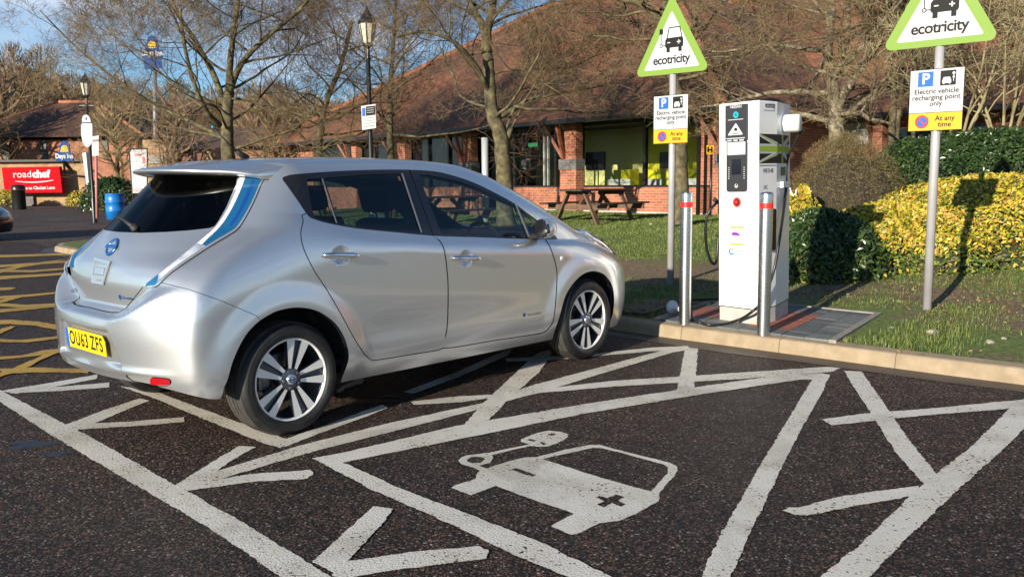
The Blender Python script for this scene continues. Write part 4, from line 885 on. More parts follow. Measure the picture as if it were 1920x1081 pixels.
# left-hand cable to the car
s0 = TL @ Vector((float(np.linalg.norm(QA-QE))*.8, fz(372), .02))
way = [s0, pd(1341, 385, QA[1]+.05), pd(1328, 410, QA[1]+.05), pd(1327, 455, QA[1]+.1), pd(1335, 488, QA[1]+.15), pd(1345, 488, QA[1]+.25), pd(1350, 440, QA[1]+.3)]
b = MB(); b.tube(cr(way), .0125, 10); b.tube([pd(1343, 376, QA[1]+.05), pd(1348, 371, QA[1]+.05)], .02, 8); b.build('looped_cable', M_RUB, cp)
b = MB(); way = [px(1349, 560, .17), px(1300, 562, .165), px(1266, 566, .165), px(1235, 580, .165), px(1205, 587, .175), px(1178, 585, .17), pd(1160, 578, 8.75), pd(1150, 560, 8.9)]
b.tube(cr(way), .0125, 10); o = b.build('charging_cable', M_RUB, None); tag(o, 'black cable lying on the kerb between the silver car and the white post', 'cable')

_c = Vector((float(cc[0]), float(cc[1]), .13)); cp.matrix_world = Matrix.Translation(_c) @ Matrix.Rotation(R(-1.1), 4, 'Y') @ Matrix.Translation(-_c)
# ---- lamps
M_LBLK = mat('black cast iron', (.012, .013, .014), .35); M_LGL = mat('lantern glass', (.62, .58, .48), .25, noise=(20, .2, (.5, .46, .36)))
def lamp(x, y, H, label, gz=0, k=1.05):
    root = empty('street_lamp', (x, y, gz), 0, label, 'street lamp', 'black lantern street lamps'); h = H-gz; Z = lambda z: h-z*k
    b = MB(); b.lathe([(.085, -.3), (.085, .9), (.065, .95), (.055, 1.0), (.048, Z(1.1)), (.06, Z(1.08)), (.045, Z(1.04)), (.04, Z(.86))], 16); b.beam((-.28, 0, Z(1.12)), (.28, 0, Z(1.12)), .03, .03); b.build('column', M_LBLK, root)
    b = MB(); b.lathe([(r_*k, Z(z)) for r_, z in ((.03, .88), (.07, .84), (.12, .80), (.11, .76))], 8); b.lathe([(r_*k, Z(z)) for r_, z in ((.21, .36), (.20, .33), (.15, .25), (.10, .16), (.07, .13), (.05, .10), (.025, .07), (.03, .04), (0, -.02))], 8)
    for q in range(8): a = 2*math.pi*q/8; b.beam((.115*k*math.cos(a), .115*k*math.sin(a), Z(.78)), (.19*k*math.cos(a), .19*k*math.sin(a), Z(.35)), .014, .014)
    b.build('lantern_frame', M_LBLK, root); b = MB(); b.lathe([(.105*k, Z(.77)), (.182*k, Z(.355))], 8, smooth=False); b.build('lantern_glass', M_LGL, root); return root
L1 = pd(697, 345, 20.0); lamp(L1[0], L1[1], float(pd(690, 12, 20)[2]), 'tall black lantern street lamp behind the roof of the silver car with a white notice', lawn_z(L1[0], L1[1]))
L2 = px(178, 418, 0); lamp(L2[0], L2[1], float(pd(160, 136, L2[1])[2]), 'black lantern street lamp at the far left by the oval white boards', 0)
def board(name, poly_px, Y, th, m, label, cat, marks=(), post=None):
    """upright board: outline in photo columns/rows at distance Y, given thickness"""
    q = [pd(u, v, Y) for u, v in poly_px]; b = MB(); n = len(q)
    b.add([tuple(p) for p in q]+[(p[0], p[1]+th, p[2]) for p in q], [tuple(range(n)), tuple(range(2*n-1, n-1, -1))]+[(i, (i+1) % n, n+(i+1) % n, n+i) for i in range(n)])
    o = b.build(name, m); 
    if label: tag(o, label, cat)
    return o
def on_board(name, parent, Y, items, m, off=.012):
    b = MB(); 
    for k, it in enumerate(items): b.add([tuple(pd(u, v, Y-off-.002*k)) for u, v in it], [tuple(range(len(it)))])
    return b.build(name, m, parent)
def board_text(name, parent, txt, u, v, hpx, Y, m, off=.02, bold=0, rot=0.0, squeeze=1.0):
    c_ = pd(u, v, Y-off); sc = Y/FPX; vs, fs = text_faces(txt, hpx*sc*1.38, bold*hpx*sc); ca, sa = math.cos(rot), math.sin(rot)
    b = MB(); b.add([(c_[0]+x*ca*squeeze-y*sa, c_[1], c_[2]+x*sa*squeeze+y*ca) for x, y, _ in vs], fs); return b.build(name, m, parent)
Yn = 19.85
o = board('notice_board', [(677, 199), (704, 195), (705, 240), (679, 244)], Yn, .02, M_SIGNW, 'white notice with a black heading strapped to the tall black lamp column', 'notice')
on_board('black_heading', o, Yn, [[(686, 200), (703, 198), (703, 215), (686, 217)]], M_SBLK); on_board('blue_square', o, Yn, [[(679, 203), (684, 202), (684, 217), (679, 218)]], M_SBLUE)
on_board('notice_lines', o, Yn, [[(681, 222+k*5), (702, 219+k*5), (702, 220+k*5), (681, 223+k*5)] for k in range(4)]+[[(688, 203+k*4), (701, 201.5+k*4), (701, 202.6+k*4), (688, 204.1+k*4)] for k in range(3)], mat('print grey', (.35, .35, .36), .6))
Ya = L2[1]-.12
o = board('oval_board', [(152, 235), (154, 231), (172, 231), (173, 236), (173, 262), (171, 270), (166, 276), (160, 275), (155, 266), (152, 252)], Ya, .03, M_SIGNW, 'white oval ended board fixed to the far left lamp column', 'sign')
o = board('domed_sign', [(154, 229), (153.5, 223), (156, 217), (161, 214.5), (166, 217), (169, 223), (170, 229)], Ya-.05, .03, M_SIGNW, 'small white domed sign above the oval board at far left', 'sign')
on_board('blue_mark', o, Ya-.05, [[(160, 220), (163, 220), (163, 225), (160, 225)]], M_SBLUE)
o = board('plate_sign', [(172, 256), (185, 254), (185, 291), (173, 293)], Ya-.4, .02, M_SIGNW, 'white upright plate sign on a thin pink post beside the far left lamp', 'sign'); on_board('dark_band', o, Ya-.4, [[(173, 262), (184, 261), (184, 265), (173, 266)]], mat('print brown', (.25, .12, .10), .6))
b = MB(); b.tube([tuple(pd(180, 292, Ya-.385)), tuple(pd(182, 409, Ya-.385))], .05, 8); b.build('post', mat('faded pink post', (.52, .20, .20), .6), o)
o = board('white_slab', [(154, 287), (161, 286), (168, 362), (168, 391), (165, 391), (165, 364)], 46, .5, mat('pale slab', (.62, .66, .66), .6), 'tall narrow pale panel standing behind the far left lamp column', 'panel')
o = board('framed_board', [(241, 284), (245, 278), (275, 277), (275, 362), (247, 362)], 30, .10, M_SBLK, 'tall white board in a rounded black frame left of the car spoiler', 'board'); on_board('board_face', o, 30, [[(244, 285), (247, 281), (275, 280), (275, 362), (249, 362)]], M_SIGNW)
on_board('red_scribbles', o, 30, [[(252, 290), (264, 288), (264, 291), (253, 293)], [(254, 326), (268, 324), (268, 326), (254, 328)], [(266, 295), (270, 293), (272, 305), (268, 306)]], mat('red print', (.55, .12, .10), .6), .02)
b = MB(); b.tube([tuple(pd(250, 360, 30.05)), tuple(px(250, 420, 0))], .04, 8); b.build('post', M_SBLK, o)
# red roadside sign
Yr = 59.0
o = board('roadside_sign', [(3, 314), (111, 312), (117, 361), (9, 362)], Yr, .35, mat('bright red sign', (.46, .004, .010), .8, spec=.1), 'big red board reading roadchef mounted on the buff brick wall', 'sign')
board_text('sign_title', o, 'road', 41.5, 327, 13, Yr, M_SIGNW, rot=.01, bold=.01, squeeze=1.05); board_text('sign_title', o, 'chef', 76.5, 326.5, 13, Yr, M_SIGNW, rot=.01, bold=.09, squeeze=1.05)
board_text('sign_subtitle', o, 'Welcome to Clacket Lane', 62, 352.5, 5.6, Yr, M_SIGNW, rot=.01, bold=.05, squeeze=.98)
on_board('smile', o, Yr, [[(28+k*8, 339+(1-((k-5)/5)**2)*3-k*.35), (36+k*8, 339+(1-((k-4)/5)**2)*3-(k+1)*.35), (36+k*8, 339.8+(1-((k-4)/5)**2)*4.4-(k+1)*.35), (28+k*8, 339.8+(1-((k-5)/5)**2)*4.4-k*.35)] for k in range(9)], M_SIGNW)
# blue lodge signs with a rising sun
M_LB = mat('lodge sign blue', (.006, .07, .26), .8, spec=.1); M_LY = mat('lodge sun yellow', (.55, .38, .02), .7)
def lodge_sign(u, v, k, Y, label, tall=False):
    P = lambda pts: [(u+x*k, v+y*k) for x, y in pts]
    dome = [(9*math.cos(math.pi*j/10), -10-14*math.sin(math.pi*j/10)) for j in range(11)]
    pts = P([(-16, 14), (-16, 0), (-10, -2)]+[(-d[0], d[1]) for d in dome]+[(10, -2), (16, 0), (16, 14)])
    o = board('lodge_sign', pts, Y, .15, M_LB, label, 'sign')
    on_board('rising_sun', o, Y, [P([(-8, -3)]+[(-7*math.cos(math.pi*j/8), -7-9*math.sin(math.pi*j/8)) for j in range(9)]+[(8, -3)])], M_LY); board_text('sign_name', o, 'Days Inn', u, v+5*k, 8.5*k, Y, M_SIGNW, off=.03, bold=.06, squeeze=.8)
    return o
o = lodge_sign(120.5, 288, 1.0, 55, 'small blue and yellow lodge sign above the right end of the red board'); b = MB(); b.tube([tuple(pd(118, 300, 55.1)), tuple(pd(136, 322, 57))], .12, 6); b.tube([tuple(pd(120, 300, 55.1)), tuple(pd(121, 325, 59.5))], .08, 6); b.build('bracket', M_LBLK, o)
o = lodge_sign(285, 94, 1.15, 60, 'tall blue lodge sign high among the bare branches'); 
b = MB(); b.add([tuple(pd(u, v, 60)) for u, v in ((268, 111), (303, 109), (305, 128), (272, 131))]+[tuple(pd(u, v, 60.15)) for u, v in ((268, 111), (303, 109), (305, 128), (272, 131))], [(0, 1, 2, 3), (7, 6, 5, 4), (0, 4, 5, 1), (1, 5, 6, 2), (2, 6, 7, 3), (3, 7, 4, 0)]); b.build('lower_panel', M_LB, o)
b = MB(); b.tube([tuple(pd(290, 130, 60.3)), (*pd(290, 345, 60.3)[:2], -.2)], .14, 8); b.build('mast', M_SBACK, o)
# bin, drum, grey post, small yellow hydrant plate
p = px(37, 393, 0); root = empty('litter_bin', (p[0], p[1], 0), .2, 'black litter bin in front of the red roadside board', 'litter bin'); b = MB(); b.lathe([(.33, 0), (.36, .1), (.36, 1.12), (.38, 1.14)], 20); b.build('bin_body', M_LBLK, root); b = MB(); b.lathe([(.38, 1.15), (.38, 1.36), (.30, 1.42), (0, 1.46)], 20); b.build('lid', M_LBLK, root)
p = px(218, 411, 0); root = empty('oil_drum', (p[0], p[1], 0), 0, 'bright blue steel drum by the hedge at the left', 'drum'); 
b = MB(); b.lathe([(.0, .02), (.36, .0), (.37, .33), (.385, .345), (.37, .36), (.37, .68), (.385, .695), (.37, .71), (.37, 1.02), (.38, 1.04), (.35, 1.04), (.34, 1.0), (0, 1.0)], 28); b.build('drum_shell', mat('drum blue', (.01, .20, .62), .35, noise=(3, .15, (.01, .14, .45))), root)
pg = pd(910, 345, 21.2); b = MB(); b.tube([(pg[0], pg[1], .2), (pg[0], pg[1], float(pd(912, 258, 21.2)[2]))], .082, 16); o = b.build('metal_post', mat('galvanised grey', (.50, .53, .54), .4, .3), None); tag(o, 'plain pale grey metal post beside the thick bare tree behind the car', 'post')
ph = pd(1331, 281, 21.3); b = MB(); b.box(-.085, .085, -.02, 0, -.11, .11, Matrix.Translation(tuple(ph))); o = b.build('hydrant_plate', M_SYEL, None); tag(o, 'small yellow hydrant plate marked H on the wall left of the charging post', 'plate')
board_text('hydrant_letter', o, 'H', 1331, 281, 10, 21.27, M_SBLK, off=.01, bold=.05)
b = MB(); b.tube([tuple(pd(1334, 288, 21.4)), (*pd(1334, 288, 21.4)[:2], .3)], .03, 8); b.build('plate_post', M_LBLK, o)

# ---- picnic tables
M_PIC = mat('weathered brown timber', (.10, .055, .035), .8, noise=(6, .2, (.16, .095, .06)), bump=(60, .5, .004)); M_PIC2 = mat('dark table boards', (.035, .022, .016), .75, noise=(6, .2, (.07, .045, .03)), bump=(60, .5, .004))
def picnic(x, y, az, label):
    z0 = lawn_z(x, y); root = empty('picnic_table', (x, y, z0), 0, label, 'picnic table', 'timber picnic tables on the lawn'); root.rotation_euler = (0, 0, az)
    b = MB()
    for k in range(5): b.bbox(-.95, .95, -.36+k*.148, -.36+k*.148+.14, .715, .755, .006)
    b.build('table_top', M_PIC2, root)
    for sg in (-1, 1):
        b = MB(); y0, y1 = sorted((sg*.60, sg*.86)); b.bbox(-.95, .95, y0, (y0+y1)/2-.004, .42, .46, .006); b.bbox(-.95, .95, (y0+y1)/2+.004, y1, .42, .46, .006); b.build('bench', M_PIC2, root)
    for x_ in (-.66, .66):
        b = MB()
        for sg in (-1, 1): b.beam((x_, sg*.22, .70), (x_, sg*.62, -.06), .045, .12, up=(1, 0, 0))
        b.build('a_frame_legs', M_PIC, root)
        b = MB(); b.bbox(x_+.025, x_+.07, -.86, .86, .30, .42, .006); b.build('cross_beam', M_PIC, root)
        b = MB(); b.bbox(x_+.025, x_+.07, -.34, .34, .625, .713, .006); b.beam((x_*.95, 0, .33), (x_*.25, 0, .70), .05, .09); b.build('brace', M_PIC, root)
    return root
cpn = (1.47+.44, 19.5+.50); picnic(cpn[0], cpn[1], R(47), 'brown timber picnic table standing on the grass before the brick window wall')
p2 = pd(835, 345, 20.5); picnic(p2[0], p2[1], R(44), 'timber picnic table seen through the side windows of the silver car')
# ================================================================== trees, hedges and shrubs
def bark_mat(name, c1, c2, c3, sc=6):
    m, g = newmat(name); tc = g.node('ShaderNodeTexCoord'); n = g.node('ShaderNodeTexNoise', i_Scale=float(sc), i_Detail=8.0, i_Roughness=.65); g.l(tc.outputs['Object'], n.inputs['Vector'])
    g.l(g.ramp(n.outputs['Fac'], [(.34, c1), (.5, c2), (.66, c3)]), g.b.inputs['Base Color']); g.b.inputs['Roughness'].default_value = .9
    bp = g.node('ShaderNodeBump', i_Strength=.7, i_Distance=.02); g.l(n.outputs['Fac'], bp.inputs['Height']); g.l(bp.outputs[0], g.b.inputs['Normal']); return m
M_BARK = bark_mat('mossy bark', (.035, .027, .016), (.095, .078, .040), (.18, .155, .078)); M_BIRCH = bark_mat('pale birch bark', (.05, .04, .025), (.17, .14, .09), (.36, .32, .25), 9)
M_TWIG = bark_mat('olive brown twigs', (.085, .058, .030), (.17, .12, .060), (.25, .18, .10), 3); M_TWIG2 = bark_mat('reddish twigs', (.09, .048, .030), (.18, .10, .062), (.26, .17, .11), 3)
M_TWIGP = bark_mat('pale dry twigs', (.14, .11, .05), (.26, .22, .12), (.36, .31, .19), 3)
def grow(rn, p, d, L, r, depth, out, up=.15, spread=(28, 58), wob=.16, kids=(3, 5), minr=.004, zmin=None, droop=0.0, shrink=(.5, .75)):
    """recursive bare branch; out[depth] collects polylines with radii"""
    n = max(3, int(L/.28)) if depth < 2 else 3 if depth < 3 else 2
    pts = [p.copy()]; rs = [r]; q = p.copy(); dd = d.normalized()
    for i in range(n):
        dd = (dd+Vector((rn.gauss(0, wob), rn.gauss(0, wob), rn.gauss(0, wob)+up*.5-droop*(i/n)))).normalized(); q = q+dd*(L/n)
        if zmin is not None and q.z < zmin: q.z = zmin+rn.random()*.2; dd.z = abs(dd.z)
        pts.append(q.copy()); rs.append(r*(1-.72*(i+1)/n))
    out.append((depth, pts, rs))
    if depth >= 4: return
    k = rn.randint(*kids)+(1 if depth in (0, 1) else 0)
    for j in range(k):
        f = rn.uniform(.25 if depth else .35, 1.0); x = f*(len(pts)-1); i = min(int(x), len(pts)-2); a = pts[i].lerp(pts[i+1], x-i); rr = rs[i]*(1-(x-i))+rs[i+1]*(x-i)
        dr = (pts[i+1]-pts[i]).normalized(); ax = dr.orthogonal().normalized(); ax.rotate(Matrix.Rotation(rn.uniform(0, 2*math.pi), 3, dr)); nd = dr.copy(); nd.rotate(Matrix.Rotation(R(rn.uniform(*spread)), 3, ax))
        grow(rn, a, nd, L*rn.uniform(*shrink)*(1.15-.4*f), max(minr, rr*rn.uniform(.40, .62)), depth+1, out, up, spread, wob*1.12, kids, minr, zmin, droop, shrink)
def twigs_mesh(out, lo, hi, fac=1.0):
    """fast polyline -> tube mesh with few sides"""
    vs = []; fs = []
    for depth, pts, rs in out:
        if not (lo <= depth <= hi): continue
        n = 8 if depth == 0 else 6 if depth == 1 else 4 if depth == 2 else 3; b = len(vs); m = len(pts)
        d = (pts[-1]-pts[0]).normalized(); x = d.orthogonal().normalized(); y = d.cross(x)
        for p, r in zip(pts, rs):
            r = max(r, .0028)*fac
            for k in range(n): a = 2*math.pi*k/n; vs.append(p+x*(r*math.cos(a))+y*(r*math.sin(a)))
        for i in range(m-1):
            for k in range(n): fs.append((b+i*n+k, b+i*n+(k+1) % n, b+(i+1)*n+(k+1) % n, b+(i+1)*n+k))
    return vs, fs
def tree(name, label, base, stems, seed, bark=M_BARK, twig=M_TWIG, group='bare winter trees', fac=1.0, **kw):
    """stems: list of (polyline of photo-independent points, r0, r1, [limb specs]) ; limbs grow from the stem"""
    rn = random.Random(seed); root = empty(name, base, 0, label, 'tree', group); B = Vector(base); out = []; tr = []
    for pts, r0, r1, limbs in stems:
        P = [Vector(q)-B for q in pts]; P = [Vector(q) for q in spline3(P, 5)]; m = len(P); rs = [r0+(r1-r0)*(i/(m-1)) for i in range(m)]
        if pts is stems[0][0]: rs[0] *= 1.35; rs[1] *= 1.12
        P = [p+Vector((rn.gauss(0, r1*.12), rn.gauss(0, r1*.12), 0)) for p in P]; tr.append((P, rs))
        for (f, az, el, L, rf) in limbs:
            x = f*(m-1); i = min(int(x), m-2); a = P[i].lerp(P[i+1], x-i); d = Vector((math.cos(R(az))*math.cos(R(el)), math.sin(R(az))*math.cos(R(el)), math.sin(R(el)))); grow(rn, a, d, L, rs[i]*rf, 0, out, **kw)
    b = MB()
    for P, rs in tr: b.tube(P, rs, 12)
    b.build('trunk', bark, root)
    vs, fs = twigs_mesh(out, 0, 1, fac); meshobj('limbs', vs, fs, bark, root, smooth=True)
    vs, fs = twigs_mesh(out, 2, 9, fac); meshobj('crown', vs, fs, twig, root)
    return root
def limbs_ring(rn, n, f0, f1, el0, el1, L0, L1, rf=.5, az0=0):
    return [(f0+(f1-f0)*(i+.5)/n, az0+i*137.5+rn.uniform(-20, 20), rn.uniform(el0, el1), L0+(L1-L0)*i/max(1, n-1)*1.0, rf) for i in range(n)]
rn = random.Random(5)
def ground_at(u, Y):
    q = pd(u, 345, Y); return (float(q[0]), float(q[1]), lawn_z(q[0], q[1]) if st(q[0], q[1])[1] > -12.5 else 0.0)
# 1: wide multi-stemmed tree behind the tail of the car
Y = 22.0; P_ = lambda u, v, dy=0: tuple(pd(u, v, Y+dy)); bs = ground_at(432, Y)
tree('bare_tree', 'wide spreading bare tree with forked mossy trunk behind the roof aerial', bs, [
  ([bs, P_(428, 300), P_(425, 235), P_(428, 170)], .19, .12, limbs_ring(rn, 6, .35, .95, -5, 22, 3.2, 2.6, .35)),
  ([P_(427, 190), P_(431, 130), P_(438, 60), P_(450, -20), P_(455, -80)], .095, .035, limbs_ring(rn, 8, .05, .98, 8, 45, 3.2, 1.8, .6, 40)),
  ([P_(427, 225), P_(405, 150, .3), P_(368, 80, .5), P_(330, 20, .6), P_(310, -40, .6)], .09, .03, limbs_ring(rn, 8, .15, .98, 5, 40, 3.0, 1.6, .6, 90)),
  ([P_(428, 180), P_(452, 120, -.4), P_(500, 70, -.6), P_(560, 20, -.8), P_(600, -30, -.8)], .085, .03, limbs_ring(rn, 8, .2, .98, 5, 40, 2.8, 1.5, .6, 10)),
  ([P_(412, 235, -.4), P_(385, 205, -.9), P_(362, 150, -1.2), P_(346, 85, -1.4), P_(338, 20, -1.4)], .07, .03, limbs_ring(rn, 7, .2, .98, 0, 35, 2.6, 1.5, .6, 160)),
  ([P_(425, 260, .5), P_(330, 215, 1), P_(240, 165, 1.4), P_(150, 95, 1.6), P_(75, 20, 1.6)], .06, .015, limbs_ring(rn, 10, .25, .98, 5, 45, 2.4, 1.2, .6, 200))],
  21, up=.10, wob=.14, zmin=.6, fac=.72, kids=(4, 5))
# 2: slim tree beside the lamp
Y = 25.0; bs = ground_at(735, Y)
tree('bare_tree', 'slim bare tree standing just right of the tall lamp column', bs, [
  ([bs, P_(733, 290), P_(731, 220), P_(733, 150), P_(738, 70), P_(745, -30)], .12, .035, limbs_ring(rn, 22, .28, .97, 0, 40, 3.4, 1.7, .55))], 22, up=.10, wob=.15, twig=M_TWIG2, zmin=.7, fac=.72, kids=(4, 5))
# 3: big tree whose trunk rises behind the windscreen
Y = 19.2; bs = ground_at(948, Y)
tree('bare_tree', 'thick mossy trunked bare tree rising behind the windscreen and grey metal post', bs, [
  ([bs, P_(945, 330), P_(940, 262), P_(925, 215), P_(917, 150), P_(912, 60)], .20, .11, limbs_ring(rn, 7, .35, .95, -8, 15, 3.4, 3.0, .33, 20)),
  ([P_(940, 275), P_(950, 262), P_(958, 240)], .10, .05, [(.9, 30, 30, 1.2, .5)]),
  ([P_(913, 75), P_(900, 40), P_(880, 5), P_(860, -60)], .09, .05, limbs_ring(rn, 5, .1, .98, 5, 40, 2.8, 1.6, .6, 60)),
  ([P_(913, 60), P_(925, 10), P_(932, -60)], .10, .05, limbs_ring(rn, 5, .1, .98, 0, 40, 2.8, 1.6, .6, 10)),
  ([P_(918, 175), P_(890, 120, -.5), P_(845, 75, -1), P_(790, 60, -1.2), P_(740, 70, -1.4)], .06, .02, limbs_ring(rn, 6, .2, .98, 0, 45, 2.0, 1.1, .7, 120)),
  ([P_(930, 225), P_(1000, 185, .4), P_(1090, 168, .8), P_(1180, 150, 1.0)], .06, .02, limbs_ring(rn, 7, .2, .98, 5, 50, 2.0, 1.1, .7, 300))],
  23, up=.06, wob=.15, zmin=2.5, fac=.72, kids=(4, 5))
# 4: leaning tree behind the left sign
Y = 20.0; bs = (*px(1278, 424, .44)[:2], .42); Y = bs[1]
tree('bare_tree', 'bare tree leaning behind the left green edged triangle sign', bs, [
  ([bs, P_(1277, 330), P_(1277, 250), P_(1268, 170), P_(1252, 90), P_(1245, 30), P_(1262, -30)], .16, .075, limbs_ring(rn, 11, .52, .97, 0, 35, 3.0, 2.2, .45)),
  ([P_(1262, 140), P_(1290, 90), P_(1308, 10), P_(1315, -60)], .08, .04, limbs_ring(rn, 5, .2, .98, 5, 40, 2.4, 1.4, .6, 80)),
  ([P_(1248, 60), P_(1215, 15), P_(1140, -10), P_(1080, -40)], .085, .035, limbs_ring(rn, 5, .2, .98, -20, 20, 2.0, 1.2, .6, 150))], 24, up=.05, wob=.15, zmin=2.9, fac=.75, kids=(4, 4))
# 5: pale trunk behind the round bush
Y = 17.0; bs = ground_at(1566, Y)
tree('bare_tree', 'pale barked bare tree forking above the round brown bush', bs, [
  ([bs, P_(1566, 300), P_(1568, 235), P_(1567, 190)], .165, .13, limbs_ring(rn, 4, .55, .98, 5, 35, 2.4, 2.0, .4)),
  ([P_(1566, 200), P_(1560, 150), P_(1552, 90), P_(1560, 20), P_(1556, -60)], .12, .06, limbs_ring(rn, 8, .1, .98, -5, 35, 2.7, 1.8, .55, 150)),
  ([P_(1569, 200), P_(1592, 160), P_(1622, 110), P_(1628, 50), P_(1622, -40)], .10, .05, limbs_ring(rn, 7, .15, .98, 0, 40, 2.3, 1.5, .55, 20)),
  ([P_(1560, 165), P_(1585, 90, .4), P_(1590, 20, .5), P_(1588, -50, .5)], .07, .04, limbs_ring(rn, 5, .15, .98, 10, 50, 2.0, 1.2, .6, 250))],
  25, bark=M_BIRCH, up=.06, wob=.14, zmin=1.8, fac=1.05)
# 6, 7: thin stems between the signs, pale shrub at the right edge
Y = 16.0; bs = ground_at(1672, Y)
tree('bare_sapling', 'clump of thin olive stems between the round bush and the right sign plate', bs, [
  ([bs, P_(1672, 250), P_(1675, 180), P_(1668, 90), P_(1660, -20)], .075, .03, limbs_ring(rn, 7, .4, .97, 20, 60, 2.0, 1.2, .5)),
  ([tuple(Vector(bs)+Vector((.1, 0, 0))), P_(1682, 250), P_(1690, 170), P_(1695, 60), P_(1690, -40)], .05, .02, limbs_ring(rn, 6, .4, .97, 20, 60, 1.8, 1.1, .6, 90)),
  ([tuple(Vector(bs)+Vector((.5, .2, 0))), P_(1712, 260), P_(1716, 180), P_(1722, 100), P_(1735, -20)], .045, .02, limbs_ring(rn, 6, .4, .97, 20, 60, 1.8, 1.1, .6, 60))], 26, up=.12, wob=.11, zmin=1.8, group='thin stemmed shrubs', kids=(2, 4))
for (u, lab, sd_) in ((1790, 'tangled pale twiggy shrub behind the dark hedge right of the right sign post', 31), (1880, 'tall pale yellowish twiggy shrub at the right edge behind the dark hedge', 32)):
    Y = 15.6; bs = ground_at(u, Y); rs_ = random.Random(sd_)
    stems = []
    for k in range(7):
        a = rs_.uniform(-70, 70); stems.append(([tuple(Vector(bs)+Vector((rs_.uniform(-.3, .3), rs_.uniform(-.2, .2), 0))), P_(u+a*.35, 262), P_(u+a*.8, 190, rs_.uniform(-.5, .5)), P_(u+a*1.3, 110+rs_.uniform(-40, 40), rs_.uniform(-.7, .7)), P_(u+a*1.7, rs_.uniform(-20, 60), rs_.uniform(-.9, .9))], .032, .01, limbs_ring(rs_, 4, .3, .95, 15, 65, 1.5, .9, .6, rs_.uniform(0, 360))))
    tree('twiggy_shrub', lab, bs, stems, sd_, bark=M_TWIGP, twig=M_TWIGP, up=.10, wob=.15, zmin=1.9, group='thin stemmed shrubs', kids=(2, 4))
# 8: low spreading tree tangle between lamp and restaurant, and more behind the wing
Y = 27.5; bs = ground_at(600, Y)
tree('bare_tree', 'low spreading bare tree in front of the left end of the restaurant roof', bs, [
  ([bs, P_(598, 300), P_(600, 250), P_(612, 190), P_(640, 120), P_(660, 40)], .14, .05, limbs_ring(rn, 16, .22, .97, -5, 35, 3.2, 1.9, .55))], 28, up=.08, wob=.16, twig=M_TWIG2, zmin=.7, fac=.75, kids=(4, 5))
if False: tree('bare_tree', 'bare tree between the framed white board and the far left lamp', bs, [
  ([bs, P_(255, 300), P_(262, 240), P_(250, 170), P_(255, 100)], .16, .06, limbs_ring(rn, 14, .3, .97, 0, 40, 4.2, 2.4, .55))], 29, up=.08, wob=.14, twig=M_TWIG, zmin=2.2, fac=1.5, kids=(3, 4))

# ---- winter wood behind: individual trees in front, then one mass
M_WOOD1 = bark_mat('far twigs olive', (.12, .085, .038), (.20, .145, .068), (.28, .21, .10), .4); M_WOOD2 = bark_mat('far twigs brown', (.12, .075, .045), (.21, .135, .08), (.29, .20, .125), .4)
def far_tree_mesh(seed, twig):
    rn2 = random.Random(seed); out = []
    H = 9.0; P = [Vector((0, 0, -.5)), Vector((.1, 0, 3)), Vector((0, .1, 6)), Vector((.1, 0, H))]
    for i in range(22):
        f = .16+.82*i/22; a = Vector((0, 0, f*H)); az = i*137.5; el = rn2.uniform(8, 45)
        d = Vector((math.cos(R(az))*math.cos(R(el)), math.sin(R(az))*math.cos(R(el)), math.sin(R(el)))); grow(rn2, a, d, (4.1-2.0*f)*rn2.uniform(.8, 1.15), .07, 1, out, up=.14, wob=.15, kids=(3, 5))
    return P, out
protos = []
for k, (sd_, tw) in enumerate(((41, M_WOOD1), (42, M_WOOD2))):
    P, out = far_tree_mesh(sd_, tw); vs, fs = twigs_mesh(out, 0, 9, 2.3)
    root = empty('winter_tree', (0, 0, 0), 0, 'x x x x', 'tree', 'winter trees of the far wood'); b = MB(); b.tube(P, [.22, .18, .12, .05], 8); b.build('trunk', M_BARK, root); meshobj('crown', vs, fs, tw, root); protos.append(root)
WD = [(-70, 62, 12.0, 'leftmost winter tree, dark olive, at the edge of the picture'), (20, 74, 13.2, 'tall olive winter tree above the red sign board'), (75, 80, 13.4, 'brown winter tree above the gap between lodge roof ridge and left edge'), (135, 78, 12.6, 'olive winter tree directly above the lodge roof ridge'),
      (195, 82, 12.5, 'brown winter tree right of the far left lamp lantern'), (250, 76, 11.0, 'winter tree to the left of the high blue lodge sign'), (310, 84, 12.0, 'winter tree to the right of the high blue lodge sign'), (365, 78, 10.6, 'brown winter tree seen through the left limbs of the wide forked tree'),
      (425, 84, 11.6, 'winter tree directly behind the forked trunk of the wide bare tree'), (480, 78, 10.8, 'winter tree right of the forked trunk behind the car roof'), (540, 82, 11.4, 'winter tree behind the low tree at the left end of the restaurant'), (590, 76, 10.2, 'winter tree left of the tall lamp column'), (640, 80, 9.8, 'rightmost winter tree of the wood where the restaurant roof begins')]
WD += [(-30, 64, 10.5, 'nearer bare tree standing over the left end of the red sign board'), (222, 50, 7.4, 'nearer bare tree behind the framed white board left of the car'), (335, 44, 6.8, 'nearer low bare tree just left of the wide forked trunk'), (520, 40, 6.4, 'nearer low bare tree between the forked trunk and the tall lamp')]
for i, (u, Y, H_, lab) in enumerate(WD):
    q = pd(u, 345, Y); root = protos[i % 2] if i < 2 else copy_tree(protos[i % 2])
    root.location = (q[0], q[1], 0); root.rotation_euler = (0, 0, i*1.7); sc = H_/11.5; root.scale = (sc*1.05, sc*1.05, sc); root['label'] = lab
